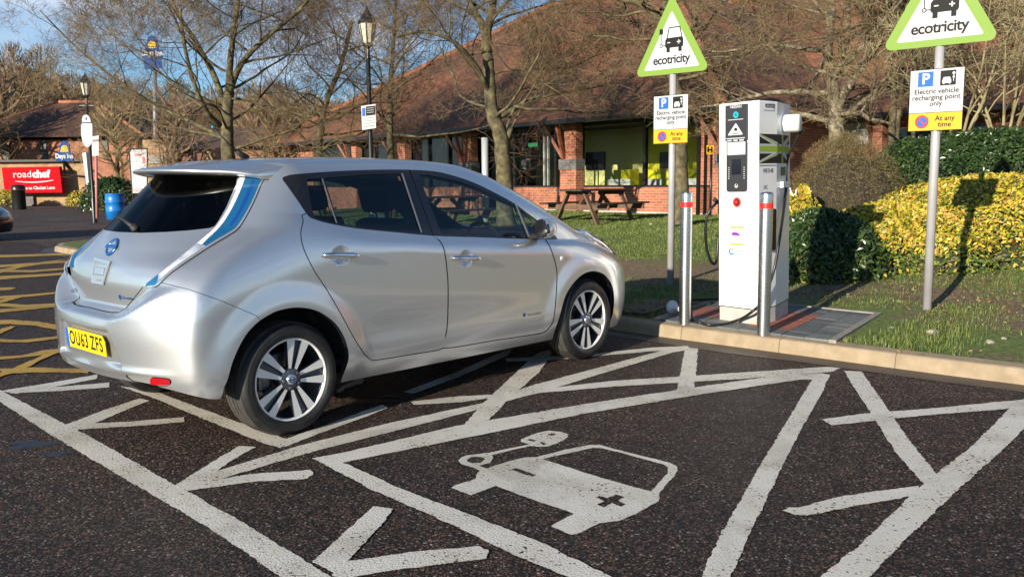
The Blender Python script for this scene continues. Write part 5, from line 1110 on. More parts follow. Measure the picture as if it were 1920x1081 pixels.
# the mass of the wood
rn = random.Random(77); vs = []; fs = []
M_MASS, g = newmat('far wood mass'); gi = g.node('ShaderNodeNewGeometry'); tc = g.node('ShaderNodeTexCoord'); n = g.node('ShaderNodeTexNoise', i_Scale=.12, i_Detail=3.0); g.l(tc.outputs['Object'], n.inputs['Vector'])
c = g.ramp(gi.outputs['Random Per Island'], [(0, (.12, .08, .04)), (.35, (.20, .135, .07)), (.7, (.28, .195, .105)), (1, (.34, .26, .15))]); g.l(g.mix(1.0, c, g.ramp(n.outputs['Fac'], [(.35, (.75, .85, .65)), (.65, (1.15, 1.0, .95))]), 'MULTIPLY'), g.b.inputs['Base Color']); g.b.inputs['Roughness'].default_value = 1
for k in range(190):
    u = rn.uniform(-420, 700); Y = rn.uniform(84, 118); q = pd(u, 345, Y); H_ = rn.uniform(10.0, 14.4)*(1.0 if u < 220 else .90)*(1.12 if u < 120 else 1)
    H_ *= (.78+.22*min(1, max(0, (650-u)/300)))
    rad = rn.uniform(2.6, 4.2)
    for j in range(620):
        a = rn.uniform(0, 2*math.pi); zf = rn.random()**.7; rr = rad*math.sqrt(rn.random())*(1-.75*zf**3); x, y, z = q[0]+rr*math.cos(a), q[1]+rr*math.sin(a), zf*H_
        L = rn.uniform(.35, 1.1); el = rn.uniform(.4, 1.5); d = Vector((math.cos(a)*math.cos(el), math.sin(a)*math.cos(el), math.sin(el)))*L; w_ = .05; s_ = Vector((-math.sin(a+rn.gauss(0, 1)), math.cos(a), rn.gauss(0, .3))).normalized()*w_
        p = Vector((x, y, z)); b_ = len(vs); vs += [p-s_, p+s_, p+d]; fs.append((b_, b_+1, b_+2))
        m_ = p+d*.45; e_ = m_+Vector((rn.gauss(0, .3), rn.gauss(0, .3), rn.uniform(.1, .4))); vs += [m_-s_*.8, m_+s_*.8, e_]; fs.append((b_+3, b_+4, b_+5))
o = meshobj('far_wood', vs, fs, M_MASS); tag(o, kind='stuff')
hp_ = [pd(u, 345, Yh)[:2] for u, Yh in ((-700, 96), (-200, 104), (300, 112), (720, 104), (1000, 150), (1000, 240), (-900, 220))]
b = MB(); n = len(hp_); b.add([(*q, -1) for q in hp_]+[(*(q*1.08), 8.0 if i < 3 else 5.5) for i, q in enumerate(hp_)], [tuple(range(n, 2*n))]+[(i, (i+1) % n, n+(i+1) % n, n+i) for i in range(n)])
o = b.build('hill', mat('wooded bank', (.085, .058, .030), 1.0, noise=(.5, .2, (.13, .095, .05)))); o['kind'] = 'structure'

# ---- leafy shrubs and hedges
def leaf_mat(name, stops, rough=.45):
    m, g = newmat(name); gi = g.node('ShaderNodeNewGeometry'); c = g.ramp(gi.outputs['Random Per Island'], stops); g.l(c, g.b.inputs['Base Color']); g.b.inputs['Roughness'].default_value = rough
    tr = g.node('ShaderNodeBsdfTranslucent'); g.l(c, tr.inputs[0]); mx = g.node('ShaderNodeMixShader', i_0=.18); g.l(g.b.outputs[0], mx.inputs[1]); g.l(tr.outputs[0], mx.inputs[2]); g.l(mx.outputs[0], g.n.nodes['Material Output'].inputs[0]); return m
M_GOLD = leaf_mat('golden leaves', [(0, (.05, .10, .015)), (.16, (.12, .17, .02)), (.30, (.34, .34, .02)), (.55, (.58, .46, .03)), (.80, (.66, .46, .09)), (.94, (.50, .24, .05)), (1, (.66, .58, .25))])
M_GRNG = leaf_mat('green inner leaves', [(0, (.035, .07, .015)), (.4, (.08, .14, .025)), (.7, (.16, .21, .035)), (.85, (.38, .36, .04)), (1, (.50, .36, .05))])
M_DGRN = leaf_mat('dark evergreen leaves', [(0, (.015, .035, .012)), (.5, (.03, .065, .018)), (.9, (.065, .11, .03)), (1, (.12, .17, .06))], .3)
M_BRNL = leaf_mat('brown olive leaves', [(0, (.10, .08, .03)), (.5, (.19, .145, .055)), (.85, (.27, .20, .09)), (1, (.36, .26, .13))], .7)
M_LIT = leaf_mat('fallen leaves', [(0, (.12, .06, .03)), (.5, (.25, .13, .06)), (.8, (.40, .26, .12)), (1, (.50, .42, .32))], .8)
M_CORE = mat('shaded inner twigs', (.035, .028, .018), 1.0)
def mound_surface(base, rx, ry, h, az, seed, lump=.14, flat_=2.4):
    """returns sampler of points/normals over a lumpy hedge shape sitting on the ground"""
    rn = random.Random(seed); ph = [rn.uniform(0, 6.28) for _ in range(6)]
    def f(th, w_):          # th round, w_ 0 (ground) .. 1 (top)
        c_, s_ = math.cos(th), math.sin(th); k = (abs(c_)**3+abs(s_)**3)**(-1/3)
        phi = w_*math.pi/2; cr_ = math.cos(phi)**(2/flat_) if w_ < 1 else 0; sz = math.sin(phi)**(2/flat_)
        l = 1+lump*(math.sin(3*th+ph[0])*.4+math.sin(5*th+4*w_+ph[1])*.35+math.sin(9*th-7*w_+ph[2])*.3+math.sin(17*th+11*w_+ph[3])*.18)
        x, y, z = rx*k*c_*cr_*l, ry*k*s_*cr_*l, h*sz*(1+.5*lump*math.sin(4*th+ph[4])+.35*lump*math.sin(11*th+5*w_+ph[5]))
        return Vector((x*math.cos(az)-y*math.sin(az), x*math.sin(az)+y*math.cos(az), z))
    return f
def shrub(name, label, cat, base, rx, ry, h, az, seed, leafm, n, size, group=None, lump=.14, flat_=2.4, low=None, n_low=0, stems=0, thr=0, shape='leaf', bottom=.0):
    root = empty(name, base, 0, label, cat, group); f = mound_surface(base, rx, ry, h, az, seed, lump, flat_); rn = random.Random(seed+1)
    def leaves(n, w0, w1, sc0, sc1, pw=.7):
        vs = []; fs = []
        for _ in range(n):
            th = rn.uniform(0, 2*math.pi); w_ = w0+(w1-w0)*rn.random()**pw; p = f(th, w_); k = rn.uniform(sc0, sc1)
            k = 1-(1-k)*1.0; p = Vector((p.x*k, p.y*k, max(.01, p.z*(.5+.5*k))))
            e = 1e-2; t1 = f(th+e, w_)-f(th-e, w_); t2 = f(th, min(1, w_+e))-f(th, max(0, w_-e)); nn = t1.cross(t2)
            if nn.length < 1e-9: nn = Vector((0, 0, 1))
            nn.normalize(); nn = (nn+Vector((rn.gauss(0, .55), rn.gauss(0, .55), rn.gauss(.25, .5)))).normalized()
            a = nn.orthogonal().normalized(); a.rotate(Matrix.Rotation(rn.uniform(0, 6.28), 3, nn)); b2 = nn.cross(a); s_ = size*rn.uniform(.45, 1.5); b_ = len(vs)
            if shape == 'leaf': vs += [p-a*s_, p+b2*s_*.5-a*.1*s_+nn*s_*.15, p+a*s_, p-b2*s_*.5-a*.1*s_+nn*s_*.15]; fs += [(b_, b_+1, b_+2, b_+3)]
            else: vs += [p-b2*s_*.06, p+b2*s_*.06, p+a*s_+nn*s_*.6]; fs.append((b_, b_+1, b_+2))
        return vs, fs
    vs, fs = leaves(n, bottom, 1, .86, 1.05); meshobj('foliage', vs, fs, leafm, root)
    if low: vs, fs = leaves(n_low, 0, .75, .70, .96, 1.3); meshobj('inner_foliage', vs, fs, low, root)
    # twiggy core
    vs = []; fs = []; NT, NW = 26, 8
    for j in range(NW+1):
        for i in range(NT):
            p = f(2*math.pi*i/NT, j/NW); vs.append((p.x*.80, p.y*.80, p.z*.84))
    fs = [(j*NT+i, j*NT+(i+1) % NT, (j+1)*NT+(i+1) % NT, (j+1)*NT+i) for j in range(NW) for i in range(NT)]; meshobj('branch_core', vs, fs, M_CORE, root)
    if stems:
        b = MB()
        for _ in range(stems):
            th = rn.uniform(0, 6.28); w_ = rn.uniform(.1, .9); p = f(th, w_); q = Vector((p.x*.5, p.y*.5, 0)); b.tube([q, q.lerp(p, .6)+Vector((0, 0, .03)), p*1.04], [.010, .006, .003], 4, cap=False)
        b.build('stems', M_TWIGP, root)
    return root
def vg(u, Y): q = pd(u, 345, Y); return (float(q[0]), float(q[1]), lawn_z(q[0], q[1])-.03)
azk = math.atan2(UU[1], UU[0])
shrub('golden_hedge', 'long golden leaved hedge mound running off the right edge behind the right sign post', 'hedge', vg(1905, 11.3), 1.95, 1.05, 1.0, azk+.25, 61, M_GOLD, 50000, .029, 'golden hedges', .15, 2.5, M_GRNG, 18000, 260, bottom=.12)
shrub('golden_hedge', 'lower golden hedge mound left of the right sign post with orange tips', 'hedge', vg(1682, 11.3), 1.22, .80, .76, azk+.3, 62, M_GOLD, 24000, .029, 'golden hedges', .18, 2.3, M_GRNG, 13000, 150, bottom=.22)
shrub('yellow_sprig_bush', 'small yellow leaved bush peeping out right beside the charging post', 'shrub', vg(1505, 12.3), .34, .34, .92, 0, 63, M_GOLD, 3000, .036, None, .25, 2.0, M_GRNG, 2600, 60, bottom=.3)
shrub('green_shrub', 'green shrub darkened for shade between the charging post and the golden hedge', 'shrub', vg(1545, 10.8), .68, .60, .76, azk, 64, M_DGRN, 11000, .034, None, .2, 2.2, M_GRNG, 4000, 160)  # dark leaf colour stands in for the charging post's shadow
shrub('round_bush', 'clipped round brown twiggy bush behind the charging post', 'bush', vg(1582, 13.4), .92, .85, 1.66, 0, 65, M_BRNL, 30000, .035, None, .06, 2.2, M_BRNL, 12000, 0, shape='twig')
shrub('dark_hedge', 'dark green evergreen hedge behind the golden hedge at the right edge', 'hedge', vg(1880, 14.6), 2.0, .95, 1.62, azk+.2, 66, M_DGRN, 42000, .030, 'dark evergreen hedges', .08, 2.8, None)
shrub('dark_hedge', 'dark green evergreen hedge right next to the round brown bush', 'hedge', vg(1722, 14.2), .85, .8, 1.50, azk, 67, M_DGRN, 18000, .030, 'dark evergreen hedges', .10, 2.5, None)
p = pd(212, 345, 45); shrub('green_bush', 'green bush behind the blue drum and the thin pink post', 'bush', (p[0], p[1], 0), 1.6, 1.2, 1.6, 0, 68, M_DGRN, 9000, .07, None, .15, 2.2)
p = pd(143, 345, 57); shrub('yellow_bush', 'little yellow bush at the foot of the buff wall right of the red board', 'bush', (p[0], p[1], 0), .7, .5, .9, 0, 69, M_GOLD, 2200, .06, None, .15, 2.2)
p = pd(6, 345, 57.5); shrub('yellow_bush', 'little yellow bush below the left end of the red board', 'bush', (p[0], p[1], 0), 1.2, .5, 1.0, 0, 70, M_GOLD, 2600, .06, None, .15, 2.2)
# fallen leaves and stones
rn = random.Random(9); vs = []; fs = []
for _ in range(3400):
    u = rn.uniform(1500, 1990); Y = rn.uniform(6.2, 11.5); q = pd(u, 345, Y)
    if rn.random() > (.10+.9*sstf(st(q[0], q[1])[1], -11.4, -9.0)): continue
    if st(q[0], q[1])[1] < -12.3 or on_paving(q[0], q[1]): continue
    z = lawn_z(q[0], q[1])+.008; a = rn.uniform(0, 6.28); s_ = rn.uniform(.012, .026); n = Vector((rn.gauss(0, .4), rn.gauss(0, .4), 1)).normalized(); x = n.orthogonal().normalized(); x.rotate(Matrix.Rotation(a, 3, n)); y = n.cross(x); p = Vector((q[0], q[1], z)); b_ = len(vs)
    vs += [p-x*s_, p+y*s_*.55, p+x*s_, p-y*s_*.55]; fs.append((b_, b_+1, b_+2, b_+3))
tag(meshobj('leaf_litter', vs, fs, M_LIT), kind='stuff')
M_STONE = mat('pale flint', (.42, .38, .32), .8, noise=(20, .2, (.28, .24, .20)))
for i, (u, v, r_, lab) in enumerate(((1748, 622, .045, 'pale stone lying in the bare soil below the right sign post'), (1856, 638, .032, 'small angular stone near the kerb at the right'), (1882, 632, .022, 'tiny pale stone rightmost on the soil by the kerb'), (1672, 613, .018, 'small stone on the soil left of the right sign post'), (1221, 442, .05, 'white stone on the lawn left of the left sign post'))):
    q = px(u, v, .135); z = lawn_z(q[0], q[1]) if i < 4 else .2; q = q if i < 4 else px(u, v, .22); z = lawn_z(q[0], q[1]); bm = bmesh.new(); bmesh.ops.create_icosphere(bm, subdivisions=2, radius=r_); r2 = random.Random(i)
    for v_ in bm.verts: v_.co *= r2.uniform(.75, 1.15); v_.co.z *= .55
    me = bpy.data.meshes.new('stone'); bm.to_mesh(me); bm.free(); me.materials.append(M_STONE); o = bpy.data.objects.new('stone', me); o.location = (q[0], q[1], z+r_*.3); link(o); tag(o, lab, 'stone', 'loose stones')
# ================================================================== the silver hatchback
CARX, CARY, CYAW = -1.86519599, 5.33247999, 0.739767539
HD = np.array([math.sin(CYAW), math.cos(CYAW), 0.]); LF = np.array([-math.cos(CYAW), math.sin(CYAW), 0.])
def car_to_px(P):
    W = np.array([CARX, CARY, 0.])+P[:, :1]*HD+P[:, 1:2]*LF+P[:, 2:]*np.array([0, 0, 1.])
    d = W-CO; z = d @ CF
    return np.stack([960+FPX*(d @ CR)/z, 540.5-FPX*(d @ CU)/z], -1)
def itp(x, tab):
    t = np.array(tab, float)
    # smooth (monotone-ish) cubic through the table
    X, Y = t[:, 0], t[:, 1]; x = np.clip(x, X[0], X[-1])
    h = np.diff(X); dl = np.diff(Y)/h; m = np.zeros_like(Y)
    m[1:-1] = np.where(dl[:-1]*dl[1:] > 0, 2*dl[:-1]*dl[1:]/(dl[:-1]+dl[1:]+1e-12), 0); m[0] = dl[0]; m[-1] = dl[-1]
    i = np.clip(np.searchsorted(X, x, side='right')-1, 0, len(X)-2); s = (x-X[i])/h[i]
    return (2*s**3-3*s**2+1)*Y[i]+(s**3-2*s**2+s)*h[i]*m[i]+(-2*s**3+3*s**2)*Y[i+1]+(s**3-s**2)*h[i]*m[i+1]
def smax(a, b, k):
    h = np.clip(k-np.abs(a-b), 0, None)/k
    return np.maximum(a, b)+h*h*h*k/6
def sst(x, a, b):
    t = np.clip((x-a)/(b-a), 0, 1); return t*t*(3-2*t)
ZC = [(-1, 1.45), (-.5, 1.485), (-.3, 1.508), (0, 1.54), (.4, 1.564), (.8, 1.572), (1.2, 1.567), (1.6, 1.545), (1.9, 1.490), (2.2, 1.388), (2.5, 1.258), (2.8, 1.118), (2.97, 1.035),
      (3.12, .99), (3.3, .93), (3.45, .86), (3.58, .75), (3.66, .62), (3.72, .4)]
ZB = [(-.8, 1.02), (-.5, 1.12), (-.2, 1.2), (.1, 1.235), (.3, 1.19), (.58, 1.127), (.87, 1.089), (1.2, 1.05), (1.55, 1.022), (1.94, .992), (2.26, .972), (2.45, .962), (2.8, .93), (3.2, .84), (3.7, .7)]
YB = [(-.8, .66), (-.4, .715), (0, .765), (.5, .806), (1.2, .82), (2.0, .812), (2.5, .785), (3.0, .74), (3.4, .68), (3.7, .6)]
DD = [(-.8, .42), (-.2, .42), (.1, .36), (.5, .17), (1.0, .125), (2.3, .12), (2.7, .2), (3.7, .25)]
WW = [(-.8, .845), (-.4, .868), (0, .872), (.5, .872), (1.2, .874), (2.2, .872), (2.7, .872), (3.2, .855), (3.7, .80)]
XR = [(.1, -.60), (.22, -.68), (.3, -.735), (.4, -.768), (.5, -.778), (.62, -.785), (.69, -.775), (.715, -.73), (.735, -.672), (.76, -.662), (.85, -.665), (.95, -.648), (1.05, -.598),
      (1.12, -.548), (1.2, -.47), (1.3, -.37), (1.4, -.265), (1.5, -.16)]
CR_ = [(.2, .33), (.66, .35), (.72, .34), (.78, .26), (.9, .24), (.96, .3), (1.06, .6), (1.18, .9), (1.5, 1.05)]
XRS = [(.1, -.60), (.22, -.68), (.3, -.735), (.4, -.768), (.5, -.778), (.62, -.785), (.7, -.782), (.8, -.765), (.9, -.725), (1.0, -.66), (1.1, -.58), (1.2, -.48), (1.3, -.375), (1.4, -.265), (1.5, -.16)]
CRS = [(.2, .33), (.8, .35), (.95, .42), (1.06, .6), (1.18, .9), (1.5, 1.05)]
XF = [(.15, 3.52), (.22, 3.58), (.35, 3.64), (.5, 3.66), (.62, 3.645), (.72, 3.60), (.8, 3.5), (.95, 3.2)]
def body_F(P):
    x, y, z = P[:, 0], np.abs(P[:, 1]), P[:, 2]
    zb = itp(x, ZB); yb = itp(x, YB); W = itp(x, WW); D = itp(x, DD)
    s = z-zb
    t = np.clip(-s/D, 0, 1); low = yb+(W-yb)*(1-(1-t)**2.4)
    up = yb-.33*np.maximum(s, 0)-.30*np.maximum(s, 0)**2
    Y = np.where(s > 0, up, low)
    Y = Y-.055*np.clip((.46-z)/.26, 0, 1)**2.0
    Y = Y-.008*np.exp(-((z-.50)/.12)**2)*sst(x, .35, .7)*(1-sst(x, 2.0, 2.35))     # scoop low in the doors
    for cx in (0., 2.7):
        r = np.hypot(x-cx, z-.32)
        Y = Y+.018*(1-sst(r, .42, .56))*sst(z, .2, .4)
    for hx, hz in ((.355, .985), (1.36, .896)):
        rr = ((x-hx)/.066)**2+((z-hz)/.054)**2
        Y = Y-.024*np.clip(1-rr, 0, 1)**.8
    Fs = y-Y
    ys = np.minimum(y, .9)
    zt = itp(x+.33*ys**2*sst(x, 1.2, 2.2)*(1-sst(x, 2.7, 3.1))+.30*ys**2*sst(x, 3.0, 3.5), ZC)-(.075+.05*sst(x, 2.9, 3.3))*ys**2-.05*ys**6
    slope = 1+.25*sst(x, 1.7, 2.1)
    Ft = (z-zt)/slope
    # headlamp hump along the wing
    wt = .30+np.clip((z-.70)/.18, 0, 1)*.33
    tb = sst(ys, wt-.08, wt+.13)
    xr = itp(z, XR)*(1-tb)+itp(z, XRS)*tb+(itp(z, CR_)*(1-tb)+itp(z, CRS)*tb)*ys**2.5
    hw = .41-.10*np.clip((z-.44)/.2, 0, 1)
    rec = (1-sst(ys, hw-.018, hw+.010))*sst(z, .430, .452)*(1-sst(z, .618, .640))
    xr = xr+.024*rec
    xr = xr-.010*np.exp(-((z-.425)/.022)**2)*(1-sst(ys, .5, .8))
    Fr = (xr-x)/(1+.45*sst(z, 1.0, 1.2))
    xf = itp(z, XF)-.50*ys**2.6-.55*ys**8
    Ff = x-xf
    F = smax(Fs, Ft, .13)
    kr = .10-.03*sst(z, .95, 1.2)
    h = np.clip(kr-np.abs(F-Fr), 0, None)/kr
    F = np.maximum(F, Fr)+h**3*kr/6
    F = smax(F, Ff, .16)
    return F
def grad(F, P, e=.0025):
    g = np.zeros_like(P)
    for i in range(3):
        d = np.zeros(3); d[i] = e; g[:, i] = F(P+d)-F(P-d)
    return g/np.maximum(np.linalg.norm(g, axis=1, keepdims=True), 1e-9)
def shell_grid(F, Q=1.0):
    """half body (y<=0): rays from an axis inside the body out to F = 0"""
    cols = []
    nf = int(330*Q)
    for k in range(nf): a = (math.pi/2)*(k/nf); cols.append((.6, .93, -math.cos(a), -math.sin(a)))   # rear fan: from straight back to sideways
    ns = int(230*Q)
    for k in range(ns): x = .6+(2.85-.6)*k/ns; cols.append((x, .93-.28*k/ns, 0, -1))
    nn = int(70*Q)
    for k in range(nn+1): a = (math.pi/2)*(1-k/nn); cols.append((2.85, .65, math.cos(a), -math.sin(a)))
    nv = int(290*Q); els = np.linspace(-R(78), R(90), nv)
    C = np.array(cols); O = np.repeat(np.stack([C[:, 0], 0*C[:, 0], C[:, 1]], -1)[:, None], nv, 1)
    ce, se = np.cos(els), np.sin(els)
    Dr = np.stack([C[:, 2:3]*ce, C[:, 3:4]*ce, np.ones((len(C), 1))*se], -1)
    O = O.reshape(-1, 3); Dr = Dr.reshape(-1, 3)
    lo = np.zeros(len(O)); hi = np.full(len(O), 1.9)
    # march then bisect
    t = np.full(len(O), .05); hit = np.full(len(O), 1.9); done = np.zeros(len(O), bool)
    st = .03
    for _ in range(64):
        f = F(O+Dr*t[:, None]); new = (f > 0) & ~done; hit[new] = t[new]; done |= new; t = t+st
    lo = hit-st; hi = hit.copy()
    for _ in range(16):
        m = (lo+hi)/2; f = F(O+Dr*m[:, None]); hi = np.where(f > 0, m, hi); lo = np.where(f > 0, lo, m)
    P = O+Dr*((lo+hi)/2)[:, None]
    P[:, 1] = np.minimum(P[:, 1], 0)
    nc = len(C); idx = np.arange(nc*nv).reshape(nc, nv)
    Fc = np.stack([idx[:-1, :-1], idx[1:, :-1], idx[1:, 1:], idx[:-1, 1:]], -1).reshape(-1, 4)
    return P, Fc
class Cut:
    """mesh with per-face labels that can be split along the zero line of a field"""
    def __init__(s, P, N, F, lab='body'):
        s.P = [tuple(p) for p in P]; s.N = [tuple(n) for n in N]; s.F = [tuple(f) for f in F]; s.L = [lab]*len(s.F)
    def split(s, field, lab_in, only=None, guard=None):
        """faces (of labels in only) where field<0 get label lab_in(old label) ; guard(P)->bool per vertex"""
        P = np.array(s.P); v = np.array(field(P), float); v = np.where(np.abs(v) < 1e-7, 1e-7, v)
        g = guard(P) if guard is not None else np.ones(len(P), bool)
        v = list(v); nF = []; nL = []; ed = {}
        def cutv(a, b):
            k = (a, b) if a < b else (b, a)
            if k in ed: return ed[k]
            t = v[a]/(v[a]-v[b]); pa, pb, na, nb = s.P[a], s.P[b], s.N[a], s.N[b]
            s.P.append(tuple(pa[i]+(pb[i]-pa[i])*t for i in range(3))); nn = [na[i]+(nb[i]-na[i])*t for i in range(3)]
            l = math.sqrt(sum(q*q for q in nn)) or 1; s.N.append(tuple(q/l for q in nn)); v.append(0.0); ed[k] = len(s.P)-1
            return ed[k]
        for f, L in zip(s.F, s.L):
            if (only is not None and L not in only) or not all(g[i] if i < len(g) else True for i in f): nF.append(f); nL.append(L); continue
            sg = [v[i] < 0 for i in f]
            if not any(sg): nF.append(f); nL.append(L); continue
            il = lab_in(L) if callable(lab_in) else lab_in
            if all(sg): nF.append(f); nL.append(il); continue
            A = []; B = []
            n = len(f)
            for k in range(n):
                a, b = f[k], f[(k+1) % n]
                (A if v[a] < 0 else B).append(a)
                if (v[a] < 0) != (v[b] < 0):
                    c = cutv(a, b); A.append(c); B.append(c)
            if len(A) > 2: nF.append(tuple(A)); nL.append(il)
            if len(B) > 2: nF.append(tuple(B)); nL.append(L)
        s.F, s.L = nF, nL
    def obj(s, labs, name, mt, parent, mirror=False, both=True, offset=0.0, flip=False):
        fs = [f for f, l in zip(s.F, s.L) if l in labs]
        if not fs: return None
        used = sorted({i for f in fs for i in f}); mp = {u: i for i, u in enumerate(used)}
        P = np.array([s.P[i] for i in used]); N = np.array([s.N[i] for i in used]); P = P+N*(offset(P)[:, None] if callable(offset) else offset)
        F = [tuple(mp[i] for i in f) for f in fs]
        if flip: F = [tuple(reversed(f)) for f in F]
        if both:
            # mirrored copy joined in (centre line parts)
            k = len(P); mid = np.abs(P[:, 1]) < 2e-4
            mi = [i if mid[i] else k+i for i in range(k)]
            P2 = P*[1, -1, 1]; N2 = N*[1, -1, 1]; P = np.concatenate([P, P2]); N = np.concatenate([N, N2])
            F = F+[tuple(reversed([mi[i] for i in f])) for f in F]
        elif mirror:
            P = P*[1, -1, 1]; N = N*[1, -1, 1]; F = [tuple(reversed(f)) for f in F]
        me = bpy.data.meshes.new(name); me.from_pydata([tuple(map(float, p)) for p in P], [], F); me.materials.append(mt)
        me.polygons.foreach_set('use_smooth', [True]*len(F))
        if flip: N = -N
        me.update(); me.normals_split_custom_set_from_vertices([tuple(map(float, n)) for n in N])
        return link(bpy.data.objects.new(name, me), parent)
def spline(pts, closed=True, n=6):
    P = np.array(pts, float); m = len(P); out = []
    rng = range(m if closed else m-1)
    for i in rng:
        p0 = P[(i-1) % m] if closed or i > 0 else P[i]; p1 = P[i]; p2 = P[(i+1) % m]
        p3 = P[(i+2) % m] if closed or i+2 < m else P[(i+1) % m]
        for k in range(n):
            t = k/n; out.append(.5*((2*p1)+(-p0+p2)*t+(2*p0-5*p1+4*p2-p3)*t*t+(-p0+3*p1-3*p2+p3)*t**3))
    if not closed: out.append(P[-1])
    return np.array(out)
def poly_sd(Q, poly):
    """signed distance (negative inside) of 2-D points to a closed polygon"""
    A = np.asarray(poly, float); B = np.roll(A, -1, 0); d2 = np.full(len(Q), 1e18); ins = np.zeros(len(Q), bool)
    for a, b in zip(A, B):
        e = b-a; w_ = Q-a; L = e @ e
        if L < 1e-12: continue
        t = np.clip((w_ @ e)/L, 0, 1); q = w_-t[:, None]*e; d2 = np.minimum(d2, (q*q).sum(1))
        c = ((a[1] <= Q[:, 1]) != (b[1] <= Q[:, 1]))
        with np.errstate(divide='ignore', invalid='ignore'):
            xi = a[0]+(Q[:, 1]-a[1])*e[0]/(e[1] if e[1] else 1e-12)
        ins ^= c & (Q[:, 0] < xi)
    return np.where(ins, -1, 1)*np.sqrt(d2)
def pix_sd(poly, smooth=True, n=5, grow=0.0):
    """field in metres-ish: distance in photo pixels / 300"""
    pl = spline(poly, True, n) if smooth else np.array(poly, float)
    return lambda P: (poly_sd(car_to_px(P), pl)-grow)/300.0
M_SIL, _g = newmat('silver metallic paint')
_g.b.inputs['Base Color'].default_value = (.60, .62, .64, 1); _g.b.inputs['Metallic'].default_value = .85
_g.b.inputs['Roughness'].default_value = .33; _g.b.inputs['Coat Weight'].default_value = 1; _g.b.inputs['Coat IOR'].default_value = 1.55; _g.b.inputs['Coat Roughness'].default_value = .04
_t = _g.node('ShaderNodeTexCoord'); _v = _g.node('ShaderNodeTexNoise', i_Scale=900.0, i_Detail=1.0); _g.l(_t.outputs['Object'], _v.inputs['Vector'])
_g.l(_g.ramp(_v.outputs['Fac'], [(.35, (.66, .685, .71)), (.65, (.76, .78, .80))]), _g.b.inputs['Base Color'])
M_TRIM = mat('gloss black trim', (.012, .012, .014), .18, coat=.4)
M_DKPL = mat('matt black plastic', (.02, .02, .021), .62, bump=(300, .1, .001))
M_GAP = mat('panel gap', (.01, .01, .01), .9)
M_CHR = mat('chrome', (.82, .83, .84), .06, 1)
M_STRIP = mat('window strip', (.42, .38, .34), .3, .6)
M_INT = mat('dark interior', (.018, .018, .022), .85)
M_SEAT = mat('black seat fabric', (.03, .03, .034), .9, bump=(400, .3, .001))
M_GLF = glassmat('car front door glass', (.74, .82, .80), 1.1)
M_GLR = glassmat('car privacy glass', (.30, .36, .37), 1.2)
M_GLB = glassmat('car rear window glass', (.03, .035, .04), .45)

CBLUE = mat('blue lamp lens', (.010, .125, .29), .12, .3, coat=1)
CBLUE2 = mat('deep blue lamp inlay', (.01, .07, .30), .2, .3, coat=1)
CLED = mat('white led strip', (.78, .78, .80), .25, coat=1, noise=(60, .12, (.55, .5, .52)))
CCLR = mat('clear grey lamp lens', (.70, .74, .80), .06, .3, coat=1, noise=(7, .1, (.22, .27, .38)))
CFR = mat('silver lamp frame', (.75, .76, .78), .15, .8)

car = empty('parked_car', (CARX, CARY, 0), math.pi/2-CYAW, 'silver electric hatchback with blue tail lamps parked across the white marked bay', 'car')
_P, _Fc = shell_grid(body_F, 1.0)
C = Cut(_P, grad(body_F, _P), _Fc)
side = lambda P: (P[:, 1] < -.30)
# underside, then wheel openings
def zbot(P):
    x, y, z = P[:, 0], np.abs(P[:, 1]), P[:, 2]
    zb = .238-.011*x
    zb = zb+(.285-.238+(.085)*sst(-x, .42, .74))*sst(-x, .30, .40)
    return z-zb
C.split(zbot, 'none')
RA = [(418, 735), (427.2, 709.9), (436.8, 676.2), (456, 635.3), (480, 606.5), (509, 587.2), (530.6, 579.5), (558, 576), (588.3, 580), (612.4, 592), (631.6, 608.9), (646, 632.9), (653.3, 659.4), (652, 680), (638.9, 716), (620, 790), (420, 790)]
FA = [(1034, 645), (1048.8, 594), (1059, 557.3), (1073.2, 532.9), (1091.6, 514.6), (1111.9, 508), (1130.2, 512.6), (1142.4, 524.8), (1149.5, 541), (1151.6, 565.5), (1148.5, 589.9), (1141, 614), (1130, 680), (1040, 690)]
C.split(pix_sd(RA), 'none', guard=lambda P: side(P) & (np.abs(P[:, 0]) < .6))
C.split(pix_sd(FA), 'none', guard=lambda P: side(P) & (np.abs(P[:, 0]-2.7) < .55))
# windows' black surround
DLO = [(529.3, 334.8), (538, 329.5), (557, 326.2), (631, 320.7), (705, 318.1), (764, 318.1), (816, 321.4), (853, 330), (890, 342.9), (927, 360.7), (964, 381), (1001, 408.0), (1026.8, 428), (1045.3, 446.5), (1038, 449), (1019.4, 448.6), (964, 447.2), (890, 444.6), (816, 442), (742, 435.4), (668, 428), (616.2, 418.7), (590.3, 411.3), (577.3, 403.9), (557, 374.3), (538.5, 348.4)]
gs = lambda P: side(P) & (P[:, 0] > -.1) & (P[:, 0] < 2.75) & (P[:, 2] > .85)
C.split(pix_sd(DLO, True, 4), 'trim', only={'body'}, guard=gs)
def halfplane(a, b):
    """negative to the left-hand (towards the rear of the car) of the pixel line a->b going down"""
    a = np.array(a, float); b = np.array(b, float); d = (b-a)/np.linalg.norm(b-a)
    return lambda P: ((car_to_px(P)-a) @ np.array([-d[1], d[0]]))*-1/300
def slab(a, b, w_):
    f = halfplane(a, b); return lambda P: np.abs(f(P))-w_/600
def band(a, b, w_, lab, only):
    f = halfplane(a, b); C.split(lambda P: -(f(P)+w_/600), lambda L: L+'~', only, gs)
C_side = {'trim'}
